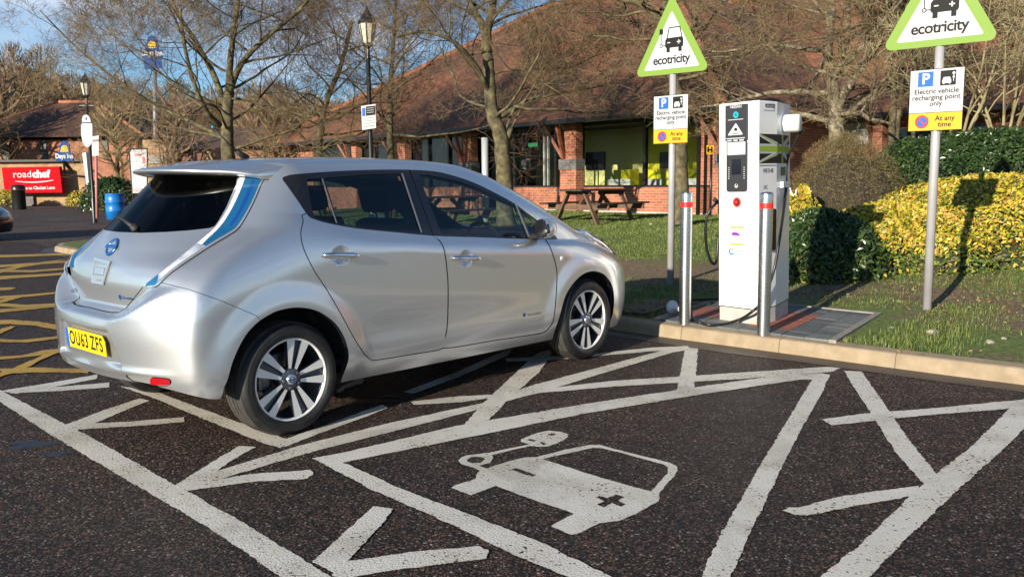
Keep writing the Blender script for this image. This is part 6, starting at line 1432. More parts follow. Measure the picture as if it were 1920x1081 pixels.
# order: quarter panel | fixed glass | strip | rear glass | strip | pillar | gap | front door
hp = halfplane
C.split(hp((562.2, 330.8), (573.8, 404.6)), 'qtrim', {'trim'}, gs)
C.split(hp((767.0, 319.0), (811.6, 441.5)), 'rtrim', {'trim'}, gs)
C.split(hp((768.4, 319.0), (813.0, 441.5)), 'gap', {'trim'}, gs)
G1 = [(575.3, 336), (601.5, 334.7), (628.0, 418.5), (604, 412.5), (586.5, 406)]
G2 = [(608, 333.6), (680, 328), (750.6, 325.3), (788.6, 436.0), (742, 431.6), (694.3, 427.6), (634.5, 419.6)]
G3 = [(785.2, 327.3), (806, 329), (825.6, 332.8), (848, 337.5), (869.4, 343.8), (892, 351.6), (913.1, 361.3), (946, 376.6), (964.0, 384), (977, 415), (988, 443.6), (913, 442.6), (828.5, 439.8), (806, 383)]
G4 = [(973.5, 391), (1001, 409.5), (1024, 430.5), (1040, 446.0), (996.6, 444.5)]
C.split(pix_sd(G1, False), 'g1', {'rtrim'}, gs); C.split(pix_sd(G2, False), 'g2', {'rtrim'}, gs)
C.split(pix_sd(G3, False), 'g3', {'trim'}, gs); C.split(pix_sd(G4, False), 'g4', {'trim'}, gs)
S1 = [(602.4, 334.7), (604.8, 334.5), (632.4, 419.6), (629.8, 419.0)]
S2 = [(751.4, 324.6), (755.0, 324.4), (791.8, 436.5), (788.6, 436.2)]
S3 = [(965.0, 382.5), (968.6, 384.5), (994.2, 445.8), (990.2, 445.6)]
for S_, b_ in ((S1, 'rtrim'), (S2, 'rtrim'), (S3, 'trim')): C.split(pix_sd(S_, False), ('rstrip1' if S_ is S1 else 'rstrip2') if b_ == 'rtrim' else 'fstrip', {b_}, gs)
C.split(lambda P: -(P[:, 0]-3.2), 'ftrim', {'zz'}, gs)
# doors
RD = [(573, 400), (568.5, 415), (564.4, 432), (565.0, 449), (571.8, 472.4), (590.3, 509.4), (612.5, 542.7), (638.4, 587), (660.6, 627.8), (679, 657.4), (687, 667.5), (694.5, 672.6), (705, 674.6), (779, 662.9), (831.5, 652.2), (835.5, 630), (838.5, 610), (840, 576), (840, 531.6), (838.2, 508), (836, 487.2), (831.5, 464), (823, 450), (812.3, 441), (800, 420), (650, 400)]
FD = [(812.3, 441), (823, 450), (831.5, 464), (836, 487.2), (838.2, 508), (840, 531.6), (840, 576), (838.5, 610), (835.5, 630), (831.5, 652.2), (927, 638), (990, 628.6), (1012, 624.8), (1024, 620), (1033, 610), (1038.5, 596), (1042.4, 561.2), (1044.6, 520.5), (1043.5, 503), (1039.8, 487.2), (1032.4, 465), (1023, 449), (1015, 430), (900, 410), (830, 410)]
ds = lambda P: side(P) & (P[:, 0] > -.2) & (P[:, 0] < 2.6) & (P[:, 2] > .26)
GAPW = 1.35
for D_, nm in ((RD, 'rdoor'), (FD, 'fdoor')):
    C.split(pix_sd(D_, True, 4, -GAPW*.75), nm, {'body'}, ds)
for D_ in (RD, FD): C.split(pix_sd(D_, True, 4, GAPW*.55), 'gap', {'body'}, ds)
# tail: lamp, tailgate, rear window, bumper seam
rear = lambda P: (P[:, 0] < .35) & (P[:, 2] > .60)
TL = [(493, 331.0), (489, 347), (479.5, 370.7), (466, 398), (453.2, 419.9), (446, 429.5), (437, 437), (388.4, 466.5), (323.6, 510.6), (297, 535.5), (286, 538.5), (274, 539.5), (269.5, 536.5), (272, 531.3), (310.7, 502.8), (365.1, 458.8), (377, 449), (401.3, 428), (415, 409), (427.3, 388.8), (441, 356), (450, 331)]
C.split(pix_sd(TL, True, 3), 'lampframe', {'body'}, rear)
TLi = [(489.5, 334.0), (485, 348), (476, 370), (462.5, 396.6), (450, 417.5), (443, 426.5), (434, 433.6), (385.5, 463), (321, 507.2), (295, 531.5), (286, 534.8), (275.5, 536.2), (273.5, 534.5), (275, 532), (312.5, 504.5), (366.8, 460.4), (379, 450.3), (403, 429), (417, 410), (429.3, 389.6), (443, 357), (451, 334.0)]
C.split(pix_sd(TLi, True, 3), 'lens', {'lampframe'}, rear)
C.split(pix_sd([(440, 325), (458.5, 325), (459, 338), (448, 366), (436, 391), (421, 416), (406, 434), (387, 452), (376, 461), (350, 452), (400, 415)], True, 3), 'led', {'lens'}, rear)
C.split(pix_sd([(340, 457.5), (372, 458.6), (386, 462), (420, 470), (380, 560), (240, 560), (260, 480)], False), 'lowlens', {'lens', 'led'}, rear)
C.split(pix_sd([(260, 520), (300, 512), (297, 528), (286, 545), (262, 545)], False), 'lowtip', {'lowlens'}, rear)
C.split(pix_sd([(470, 343), (477, 343), (466, 374), (448, 408), (436, 424), (430, 423), (444, 402), (460, 368)], True, 3), 'inlay', {'lens'}, rear)
TG = [(60, 566), (120, 572), (164, 574.5), (193.6, 583), (215, 586.3), (226.2, 585.1), (236, 578), (251.4, 558.5), (262, 545), (272, 533), (310.7, 503.2), (365.1, 459.2), (377, 449.3), (401.3, 428.3), (415, 409.3), (427.3, 389), (441, 356.3), (452, 325), (440, 300), (60, 300)]
rg = lambda P: (P[:, 0] < .12) & (P[:, 2] > .64) & (P[:, 2] < 1.48)
C.split(pix_sd(TG, False, 1, -.7), 'tailgate', {'body'}, rg)
C.split(pix_sd(TG, False, 1, .9), 'gap', {'body'}, rg)
RW = [(60, 432.5), (217, 434.5), (263, 436.4), (310, 434.8), (354.7, 431.8), (392, 427.6), (402, 424.5), (409, 415), (424, 389), (438, 356), (449.5, 331), (450, 300), (60, 300)]
C.split(pix_sd(RW, False), 'rwin', {'tailgate'}, rg)
BM = [(299, 528.5), (303.2, 529.6), (356.5, 543.0), (415.7, 563.7), (482, 592), (520, 640), (480, 850), (0, 850), (0, 540), (100, 500), (250, 515), (284, 526)]
rb = lambda P: (P[:, 0] < .05)
C.split(pix_sd(BM, False, 1, -.6), 'bumper', {'body'}, rb)
C.split(pix_sd(BM, False, 1, .5), 'gap', {'body'}, lambda P: (P[:, 0] < .05) & (P[:, 1] < -.45) & (P[:, 2] > .45))
# front end and glass (away from the photo's camera): from 3-D fields
AP = [(2.22, -1), (2.22, -.56), (2.60, -.62), (2.98, -.66), (3.06, -.60), (3.16, -.35), (3.2, 0), (3.2, .2), (1.90, .2), (1.90, 0), (1.86, -.40), (1.93, -.50), (2.1, -.535)]
C.split(lambda P: poly_sd(P[:, :2]+np.stack([0*P[:, 0], 0*P[:, 0]], -1), np.array([(1.86, .2), (1.86, -.42), (1.97, -.515), (2.3, -.575), (2.66, -.63), (2.86, -.655), (2.94, -.62), (3.02, -.4), (3.05, 0), (3.05, .2)])), 'wscreen', {'body'}, lambda P: P[:, 2] > .95)
HO = np.array([(3.075, .2), (3.075, 0), (3.04, -.4), (2.96, -.64), (3.05, -.68), (3.2, -.62), (3.38, -.50), (3.50, -.30), (3.53, 0), (3.53, .2)])
up = lambda P: (P[:, 2] > .70) & (P[:, 0] > 2.8)
C.split(lambda P: poly_sd(P[:, :2], HO)+.003, 'hood', {'body'}, up); C.split(lambda P: poly_sd(P[:, :2], HO)-.003, 'gap', {'body'}, up)
FB = lambda P: -(P[:, 0]-3.05-.0*P[:, 2]+.35*np.clip(.72-P[:, 2], -.5, .3))
C.split(lambda P: FB(P)+.003, 'fbumper', {'body'}, lambda P: (P[:, 0] > 2.9) & (P[:, 2] < .74)); 
C.split(lambda P: poly_sd(P[:, 1:], np.array([(.2, .26), (-.52, .26), (-.6, .34), (-.50, .42), (.2, .42)])), 'intake', {'fbumper'}, lambda P: P[:, 0] > 3.3)


PF = [(235, 703), (262, 703.5), (300, 706), (318, 709), (322, 715.5), (317, 722.5), (300, 724.5), (270, 722), (250, 715)]
C.split(pix_sd(PF), 'pocket', {'bumper'}, rb)
C.split(pix_sd([(284, 708), (300, 708.5), (315, 710.5), (319.5, 715.5), (315, 720.5), (300, 721.5), (284, 720.5), (281, 714)]), 'reflector', {'pocket'}, rb)

def on_body(u, v, F=body_F, ky=1):
    """point and outward normal (car frame) of the body seen at photo pixel (u, v)"""
    d = CF*FPX+CR*(u-960)+CU*(540.5-v); O = CO-np.array([CARX, CARY, 0.])
    o = np.array([O @ HD, O @ LF, O[2]]); dd = np.array([d @ HD, d @ LF, d[2]]); dd /= np.linalg.norm(dd)
    t = np.linspace(2.5, 9, 1300); f = F(o+dd*t[:, None]); i = int(np.argmax(f < 0)); a, b = t[i-1], t[i]
    for _ in range(30):
        m = (a+b)/2
        if F((o+dd*m)[None])[0] > 0: a = m
        else: b = m
    p = (o+dd*a)[None]; return p[0], grad(F, p)[0]
def frame(p, n, off=0.0):
    n = Vector(n); p = Vector(p)+n*off; x = Vector((0, 0, 1)).cross(n).normalized(); y = n.cross(x)
    return Matrix(((x.x, y.x, n.x, p.x), (x.y, y.y, n.y, p.y), (x.z, y.z, n.z, p.z), (0, 0, 0, 1)))
def drape(mb, T, off=.0015, F=body_F):
    """push every vertex of mb (drawn flat in frame T) on to the body along the frame normal"""
    n = np.array([T[0][2], T[1][2], T[2][2]])
    P = np.array(mb.v); lo = P-n*.06; 
    t = np.zeros(len(P)); a = np.full(len(P), -.06); b = np.full(len(P), .06)
    for _ in range(20):
        m = (a+b)/2; f = F(P+n*m[:, None]); b = np.where(f > 0, m, b); a = np.where(f > 0, a, m)
    Q = P+n*((a+b)/2+off)[:, None]; mb.v = [tuple(q) for q in Q]

shell = ('body', 'qtrim', 'rtrim', 'trim', 'rdoor', 'fdoor', 'tailgate', 'bumper', 'fbumper', 'hood', 'pocket')
body = C.obj({'body'}, 'body', M_SIL, car)
C.obj({'gap'}, 'panel_seams', M_GAP, body, offset=-.004)
C.obj({'qtrim'}, 'quarter_panel', M_TRIM, body, both=False); C.obj({'qtrim'}, 'quarter_panel', M_TRIM, body, both=False, mirror=True)
C.obj(set(shell), 'cabin_lining', M_INT, car, offset=-.035, flip=True)
C.obj({'hood'}, 'bonnet', M_SIL, car)
C.obj({'wscreen'}, 'windscreen', M_GLF, car)
fb = C.obj({'fbumper'}, 'front_bumper', M_SIL, car); C.obj({'intake'}, 'air_intake', M_DKPL, fb, offset=-.01)
rbm = C.obj({'bumper'}, 'rear_bumper', M_SIL, car)
tgt = C.obj({'tailgate'}, 'tailgate', M_SIL, car); C.obj({'rwin'}, 'rear_window', M_GLB, tgt, offset=-.002)
lampoff = lambda base: base+(.018 if mir else .006)
for mir in (False, True):
    rd_ = C.obj({'rdoor'}, 'rear_door', M_SIL, car, mirror=mir, both=False)
    C.obj({'rtrim'}, 'window_surround', M_TRIM, rd_, mirror=mir, both=False)
    C.obj({'g1'}, 'fixed_window', M_GLR, rd_, mirror=mir, both=False, offset=-.004); C.obj({'g2'}, 'door_window', M_GLR, rd_, mirror=mir, both=False, offset=-.004)
    for lab_ in ('rstrip1', 'rstrip2'): C.obj({lab_}, 'window_strip', M_STRIP, rd_, mirror=mir, both=False, offset=.002)
    fd_ = C.obj({'fdoor'}, 'front_door', M_SIL, car, mirror=mir, both=False)
    C.obj({'trim'}, 'window_surround', M_TRIM, fd_, mirror=mir, both=False)
    C.obj({'g3'}, 'door_window', M_GLF, fd_, mirror=mir, both=False, offset=-.004); C.obj({'g4'}, 'fixed_window', M_GLF, fd_, mirror=mir, both=False, offset=-.004)
    C.obj({'fstrip'}, 'window_strip', M_STRIP, fd_, mirror=mir, both=False, offset=.002)
    tl = C.obj({'lampframe'}, 'tail_light', CFR, car, mirror=mir, both=False, offset=lampoff(.0))
    C.obj({'lens'}, 'upper_lens', CBLUE, tl, mirror=mir, both=False, offset=lampoff(.001)); C.obj({'inlay'}, 'lens_inlay', CBLUE2, tl, mirror=mir, both=False, offset=lampoff(.001))
    C.obj({'led'}, 'led_strip', CLED, tl, mirror=mir, both=False, offset=lampoff(.002)); C.obj({'lowtip'}, 'lens_tip', CBLUE, tl, mirror=mir, both=False, offset=lampoff(.001)); C.obj({'lowlens'}, 'lower_lens', CBLUE if mir else CCLR, tl, mirror=mir, both=False, offset=lampoff(.001))  # left lower lens coloured blue in place of a sky reflection
    if mir:
        LI = [(283, 523, .115), (310.7, 502.8, .110), (338, 481, .105), (365.1, 458.8, .095), (385, 443, .085), (401, 428, .075), (415, 409, .065), (427, 388.8, .055), (439, 360, .045), (449, 335, .035)]
        ra_ = []
        for (u_, v_, wd_) in LI:
            p_, n_p = on_body(u_, v_); row = []
            for f_ in (-.15, .0, .40, .42, 1.0):
                q3 = np.array([p_[0], p_[1]+wd_*f_, p_[2]]); n3 = grad(body_F, q3[None])[0]; a_, b_ = -.25, .25
                for _ in range(24):
                    m_3 = (a_+b_)/2
                    if body_F((q3+n3*m_3)[None])[0] > 0: b_ = m_3
                    else: a_ = m_3
                q3 = q3+n3*(a_+(.016 if f_ < 1 else .001)); row.append((q3[0], -q3[1], q3[2]))
            ra_.append(row)
        for (k0, k1, nm_, mt_) in ((0, 2, 'led_strip', CLED), (3, 4, 'side_lens', CBLUE)):
            mb = MB(); w5 = k1-k0+1; mb.add([q for row in ra_ for q in row[k0:k1+1]], [(i*w5+k, i*w5+k+1, (i+1)*w5+k+1, (i+1)*w5+k) for i in range(len(ra_)-1) for k in range(w5-1)], True); mb.build(nm_, mt_, tl)
    C.obj({'pocket'}, 'reflector_pocket', mat('shaded silver', (.42, .42, .41), .4, .6), rbm, mirror=mir, both=False, offset=-.008)
    C.obj({'reflector'}, 'reflector', mat('red reflector', (.38, .006, .012), .15, coat=1, bump=(500, .4, .001)), rbm, mirror=mir, both=False, offset=.001)
    sy = 1 if mir else -1
    # handles, indicator
    for hx, hz, dr_ in ((.355, .985, rd_), (1.36, .896, fd_)):
        P0 = np.array([[hx, -1.0, hz]]); a, b = -.2, .4
        ysurf = None
        for _ in range(26):
            m = (a+b)/2
            if body_F(np.array([[hx-.12, -1.0+m, hz]]))[0] > 0: a = m
            else: b = m
        ysurf = 1.0-a
        mb = MB()
        n_ = 14; prof = []
        for i in range(n_+1):
            t = -1+2*i/n_; ww = .0185*(1-abs(t)**3*.55); out = ysurf+.004+.030*(1-t**6)
            cx_, cz_ = hx+.128*t, hz+.003-.010*t
            prof.append([(cx_, sy*(out+.010), cz_-ww*.55), (cx_, sy*(out+.012), cz_+ww*.3), (cx_, sy*out, cz_+ww), (cx_, sy*(out-.010), cz_+ww*.5), (cx_, sy*(out-.010), cz_-ww*.6), (cx_, sy*out, cz_-ww)])
        vs = [q for r__ in prof for q in r__]; fs = [(6*i+k, 6*i+(k+1) % 6, 6*i+6+(k+1) % 6, 6*i+6+k) for i in range(n_) for k in range(6)]+[(0, 1, 2, 3, 4, 5), tuple(6*n_+k for k in (5, 4, 3, 2, 1, 0))]
        mb.add(vs, fs, True); mb.build('door_handle', M_CHR, dr_)
    pI = np.array([2.40, 0, .825])
    if not mir:
        q_, n_v = on_body(1053, 484)
    T = frame((q_[0], sy*abs(q_[1]), q_[2]), (n_v[0], sy*abs(n_v[1]), n_v[2]), .002)
    mb = MB(); mb.lathe([(0, .006), (.010, .0055), (.016, .003), (.018, 0)], 16, T @ Matrix.Scale(1.25, 4, (1, 0, 0))); mb.build('side_indicator', mat('white indicator', (.8, .8, .8), .2, coat=1), body)
    # mirror
    mb = MB(); mb.cur = 0
    bm = bmesh.new(); bmesh.ops.create_uvsphere(bm, u_segments=24, v_segments=14, radius=1)
    for v in bm.verts:
        x, y, z = v.co; k = 1-.15*z
        if x < -.35: x = -.35-(abs(x)-.35)*.15
        v.co = Vector((2.075+.11*x, sy*(.945+.082*y*k), 1.065+.072*z*(1+.12*y)))
    bm.verts.index_update(); vs = [v.co.copy() for v in bm.verts]; fs = [[q.index for q in f.verts] for f in bm.faces]
    for f, F_ in zip(bm.faces, fs):
        mb.cur = 1 if f.calc_center_median().x < 2.042 else 0
        mb.f.append(tuple(F_)); mb.m.append(mb.cur); mb.sm.append(True)
    mb.v = [tuple(v) for v in vs]; bm.free()
    mr = mb.build('wing_mirror', [M_SIL, M_TRIM], car)
    mb = MB(); T = Matrix.Translation((2.0315, sy*.945, 1.065)) @ Matrix.Rotation(-math.pi/2, 4, 'Y')
    mb.lathe([(0, .0012), (.055, .001), (.062, 0)], 24, T @ Matrix.Scale(.82, 4, (1, 0, 0)) @ Matrix.Scale(1.08, 4, (0, 1, 0))); mb.build('mirror_glass', mat('mirror glass', (.5, .55, .6), .03, 1), mr)
    mb = MB(); mb.beam((2.13, sy*.80, .99), (2.08, sy*.93, 1.02), .09, .035, bev=.01); mb.build('mirror_arm', M_DKPL, mr)
    # headlamp blister
    Pc = [np.array(q) for q in ((2.80, -.655, .985), (2.9, -.66, .985), (3.0, -.665, .962), (3.1, -.668, .918), (3.2, -.668, .862), (3.28, -.662, .80), (3.335, -.655, .745))]
    wd = [.012, .045, .062, .07, .068, .055, .012]; hh = [.006, .020, .034, .038, .036, .026, .004]
    mb = MB(); ns = 11; vs = []
    for i, q in enumerate(Pc):
        d_ = Pc[min(i+1, 6)]-Pc[max(i-1, 0)]; d_ /= np.linalg.norm(d_); g_ = grad(body_F, q[None])[0]; g_ = g_*[1, 1, 1]; n__ = np.array([.25, -.35, .90]); n__ -= d_*(n__ @ d_); n__ /= np.linalg.norm(n__); l_ = np.cross(d_, n__)
        # base point on the surface
        a, b = -.15, .15
        for _ in range(20):
            m = (a+b)/2
            if body_F((q+n__*m)[None])[0] > 0: b = m
            else: a = m
        q = q+n__*a
        for k in range(ns):
            th = math.pi*k/(ns-1); w_ = q+l_*wd[i]*math.cos(th)+n__*(hh[i]*math.sin(th)**.8-.012*(abs(math.cos(th))))
            vs.append((w_[0], w_[1] if sy < 0 else -w_[1], w_[2]))
    fs = [(i*ns+k, i*ns+k+1, (i+1)*ns+k+1, (i+1)*ns+k) for i in range(6) for k in range(ns-1)]
    mb.add(vs, fs, True); hl = mb.build('headlight', mat('clear headlamp', (.62, .64, .68), .06, .75, coat=1, noise=(14, .08, (.2, .22, .26))), car)
    mb = MB()
    for i, q in enumerate(Pc[2:5]): pass
    vs2 = [tuple(Vector(vs[i*ns+k])+Vector((0, 0, .004))) for i in (3, 4) for k in (3, 5, 7)]
    mb.add(vs2, [(0, 1, 4, 3), (1, 2, 5, 4)], True); mb.build('lamp_inlay', CBLUE, hl)
# spoiler
mb = MB(); NL = 40; rings = []
def roofz(x, y):
    a, b = 1.2, 1.7
    for _ in range(24):
        m = (a+b)/2
        if body_F(np.array([[x, y, m]]))[0] > 0: b = m
        else: a = m
    return a
for i in range(NL+1):
    y = -.618+1.236*i/NL; ay = abs(y)
    xt = -.36+1.02*ay**2.3; zt = 1.489-.055*ay**2-.012*max(0, ay-.54)/.07
    xf = xt+.30+.06*ay; zf = roofz(xf, y)+.0015; xm = xt+.14; zm = min(roofz(xm, y)+.003, 9); zm = max(zm, zt+.35*(zf-zt)+.004); xg = xt+.11
    zu = zt-.026
    rings.append([(xf, y, zf), (xf-.08, y, max(roofz(xf-.08, y)+.002, zf-.015)), (xm, y, zm), (xt+.05, y, zt+.010), (xt+.008, y, zt+.001), (xt, y, zt-.006), (xt+.003, y, zt-.016), (xt+.05, y, zt-.030), (xg+.05, y, zt-.038), (xg+.14, y, zt-.045)])
m_ = len(rings[0]); vs = [q for r__ in rings for q in r__]
fs = [(i*m_+k, i*m_+k+1, (i+1)*m_+k+1, (i+1)*m_+k) for i in range(NL) for k in range(m_-1)]
fs += [tuple(range(m_)), tuple(NL*m_+k for k in reversed(range(m_)))]
mb.add(vs, fs, True); sp = mb.build('spoiler', M_SIL, tgt)
mb = MB(); mb.bbox(-.20, -.185, -.11, .11, 1.438, 1.452, .003); mb.build('brake_light', mat('dark red lens', (.15, .005, .008), .15, coat=1), tgt)
# number plate, badges
M_YEL = mat('plate yellow', (.90, .62, .01), .35); M_BLK = mat('black lettering', (.012, .012, .012), .5)
T = Matrix(((0, 0, -1, -.770), (-1, 0, 0, -.035), (0, 1, 0, .548), (0, 0, 0, 1)))
T = T @ Matrix.Rotation(R(4), 4, 'X')
pl = [(-.26, -.0555), (.26, -.0555), (.26, .022), (.232, .0555), (-.26, .0555)]
mb = MB(); mb.prism(pl, -.004, 0, T); plt = mb.build('number_plate', M_YEL, rbm)
mb = MB(); flat(mb, [(-.26, -.0555), (-.222, -.0555), (-.222, .0555), (-.26, .0555)], T, .0006); mb.build('blue_band', mat('plate blue', (.01, .12, .6), .4), plt)
mb = MB(); add_text(mb, 'OU63', T, .110, -.085, -.002, .0012, bold=.0022, xscale=.86, spacing=1.12); add_text(mb, 'ZFS', T, .110, .150, -.002, .0012, bold=.0022, xscale=.86, spacing=1.12); mb.build('registration_number', M_BLK, plt)
def decal(u, v, fn, name, mt, parent, off=.0016):
    p_, n_ = on_body(u, v); T = frame(p_, n_); mb = MB(); fn(mb, T); drape(mb, T, off); return mb.build(name, mt, parent)
M_BDG = mat('blue badge', (.01, .10, .33), .2, .4, coat=1)
def emblem(mb, T, s=.058):
    ring(mb, 0, 0, s*.70, s, T, 0)
    flat(mb, [(-s*1.12, -s*.20), (s*1.12, -s*.20), (s*1.12, s*.20), (-s*1.12, s*.20)], T, .001)
pB, nB = on_body(211, 463); T = frame(pB, nB, .003)
mb = MB(); mb.lathe([(.036, 0), (.038, .005), (.052, .006), (.056, 0)], 32, T); mb.prism([(-.062, -.011), (.062, -.011), (.062, .011), (-.062, .011)], .002, .009, T)
bd = mb.build('emblem', M_BDG, tgt); mb = MB(); mb.lathe([(0, .002), (.038, .001)], 24, T); mb.build('emblem_plate', M_SIL, bd)
# boot release button housing
pB, nB = on_body(188, 508); T = frame(pB, nB, .001)
mb = MB(); o_ = [(-.085, .072), (.115, .062), (.075, -.072), (-.072, -.072)]; i_ = [(-.070, .054), (.094, .046), (.062, -.058), (-.060, -.058)]
vs = [T @ Vector((a, b, .001)) for a, b in o_]+[T @ Vector((a, b, .009)) for a, b in o_]+[T @ Vector((a, b, .009)) for a, b in i_]+[T @ Vector((a, b, -.012)) for a, b in i_]
fs = [(k, (k+1) % 4, 4+(k+1) % 4, 4+k) for k in range(4)]+[(4+k, 4+(k+1) % 4, 8+(k+1) % 4, 8+k) for k in range(4)]+[(8+k, 8+(k+1) % 4, 12+(k+1) % 4, 12+k) for k in range(4)]+[(12, 13, 14, 15)]
mb.add(vs, fs); mb.bbox(-.052, .066, -.024, .022, -.010, .012, .005, T); mb.build('boot_release', M_SIL, tgt)
decal(238, 558.5, lambda mb, T: (add_text(mb, 'Zero emission', T, .020, .012, 0, 0, bold=.0005), flat(mb, [(-.078, -.010), (-.062, -.016), (-.052, 0), (-.066, .016), (-.082, .006)], T, 0)), 'tailgate_lettering', M_BDG, tgt)
decal(141, 545, lambda mb, T: add_text(mb, 'LEAF', T, .032, 0, 0, 0, bold=.0008), 'tailgate_lettering', M_CHR, tgt)
decal(996, 589, lambda mb, T: add_text(mb, 'Zero emission', T, .026, .035, 0, 0, bold=.0004), 'door_lettering', mat('grey lettering', (.2, .22, .24), .4), [c for c in car.children if c.name.startswith('front_door')][0])
decal(983, 590, lambda mb, T: flat(mb, [(-.016, -.002), (-.004, -.016), (.014, -.006), (.010, .012), (-.006, .016)], T, 0), 'door_badge', M_BDG, [c for c in car.children if c.name.startswith('front_door')][0])
# wiper
w0, n0 = on_body(253, 428); w1, n1 = on_body(238, 418); w2, n2 = on_body(219, 407)
mb = MB(); mb.tube([w0+n0*.012, w1+n1*.022, w2+n2*.012], [.016, .009, .005], 8); mb.lathe([(0, .024), (.018, .022), (.024, 0)], 14, frame(w0, n0)); mb.build('rear_wiper', M_DKPL, tgt)
# aerial
mb = MB(); mb.tube([(.30, 0, 1.558), (.25, 0, 1.59), (.225, 0, 1.600)], [.024, .017, .009], 10); mb.tube([(.23, 0, 1.598), (.085, 0, 1.735)], [.0055, .0035], 8)
ae = mb.build('aerial', M_DKPL, car); mb = MB(); mb.tube([(.085, 0, 1.735), (.070, 0, 1.749)], [.006, .006], 8); mb.build('aerial_glint', mat('cyan glint', (.02, .35, .55), .3), ae)  # blue reflection at the aerial's end, painted on as a coloured tip
# under parts
mb = MB(); mb.box(.42, 2.3, -.66, .66, .19, .25); mb.box(-.05, 3.35, -.50, .50, .19, .30)
mb.prism([(-.64, -.30), (-.64, .30), (-.50, .42), (-.35, .42), (-.35, -.42), (-.50, -.42)], .33, .44); mb.build('underbody', M_INT, car)
# cabin: floor, seats, dashboard, wheel
mb = MB(); mb.box(-.3, 2.7, -.76, .76, .32, .36); mb.bbox(2.25, 2.75, -.70, .70, .70, .99, .05); mb.bbox(1.2, 2.4, -.10, .10, .36, .62, .03); mb.build('dashboard', M_INT, car)
def seat(x, y, w_, name='front_seat'):
    mb = MB(); mb.bbox(x, x+.52, y-w_/2, y+w_/2, .48, .62, .05)
    T = Matrix.Translation((x+.02, y, .58)) @ Matrix.Rotation(R(-16), 4, 'Y'); mb.bbox(-.13, 0, -w_/2, w_/2, 0, .62, .05, T); s_ = mb.build(name, M_SEAT, car)
    mb = MB(); 
    for yy in ([0] if w_ < .7 else (-.38, .38)): mb.bbox(-.12, -.01, yy-.13, yy+.13, .67, .85, .04, T); mb.tube([T @ Vector((-.06, yy-.05, .6)), T @ Vector((-.06, yy-.05, .70))], .006, 6); mb.tube([T @ Vector((-.06, yy+.05, .6)), T @ Vector((-.06, yy+.05, .70))], .006, 6)
    mb.build('headrest', M_SEAT, s_)
seat(1.28, -.37, .50); seat(1.28, .37, .50); seat(.42, 0, 1.25, 'rear_seat')
mb = MB(); T = Matrix.Translation((2.08, -.37, .93)) @ Matrix.Rotation(R(65), 4, 'Y'); th = [2*math.pi*k/24 for k in range(25)]
mb.tube([T @ Vector((.18*math.cos(a), .18*math.sin(a), 0)) for a in th], .014, 8); mb.beam(T @ Vector((0, -.17, 0)), T @ Vector((0, .17, 0)), .05, .03); mb.tube([T @ Vector((0, 0, 0)), (2.4, -.37, .8)], .03, 8); mb.build('steering_wheel', M_INT, car)

# ---- wheels
M_TYRE, _g = newmat('tyre rubber'); _g.b.inputs['Base Color'].default_value = (.016, .016, .017, 1); _g.b.inputs['Roughness'].default_value = .55
_t = _g.node('ShaderNodeTexCoord'); _v = _g.node('ShaderNodeTexNoise', i_Scale=14.0, i_Detail=6.0); _g.l(_t.outputs['Object'], _v.inputs['Vector']); _g.l(_g.ramp(_v.outputs['Fac'], [(.4, (.009, .009, .010)), (.7, (.020, .019, .018))]), _g.b.inputs['Base Color'])
M_TREAD, _g = newmat('tyre tread'); _g.b.inputs['Roughness'].default_value = .8
_t = _g.node('ShaderNodeTexCoord'); _v = _g.node('ShaderNodeTexNoise', i_Scale=10.0, i_Detail=6.0); _g.l(_t.outputs['Object'], _v.inputs['Vector']); _g.l(_g.ramp(_v.outputs['Fac'], [(.35, (.025, .024, .022)), (.7, (.07, .064, .057))]), _g.b.inputs['Base Color'])
M_ALLOY = mat('machined alloy', (.84, .82, .79), .42, .2, bump=(260, .08, .001)); M_DALLOY = mat('dark alloy', (.12, .14, .17), .3, .75); M_RIMG = mat('rim barrel', (.22, .24, .27), .3, .8)
M_DISC = mat('brake steel', (.30, .29, .28), .35, .9, noise=(40, .1, (.2, .17, .15)))
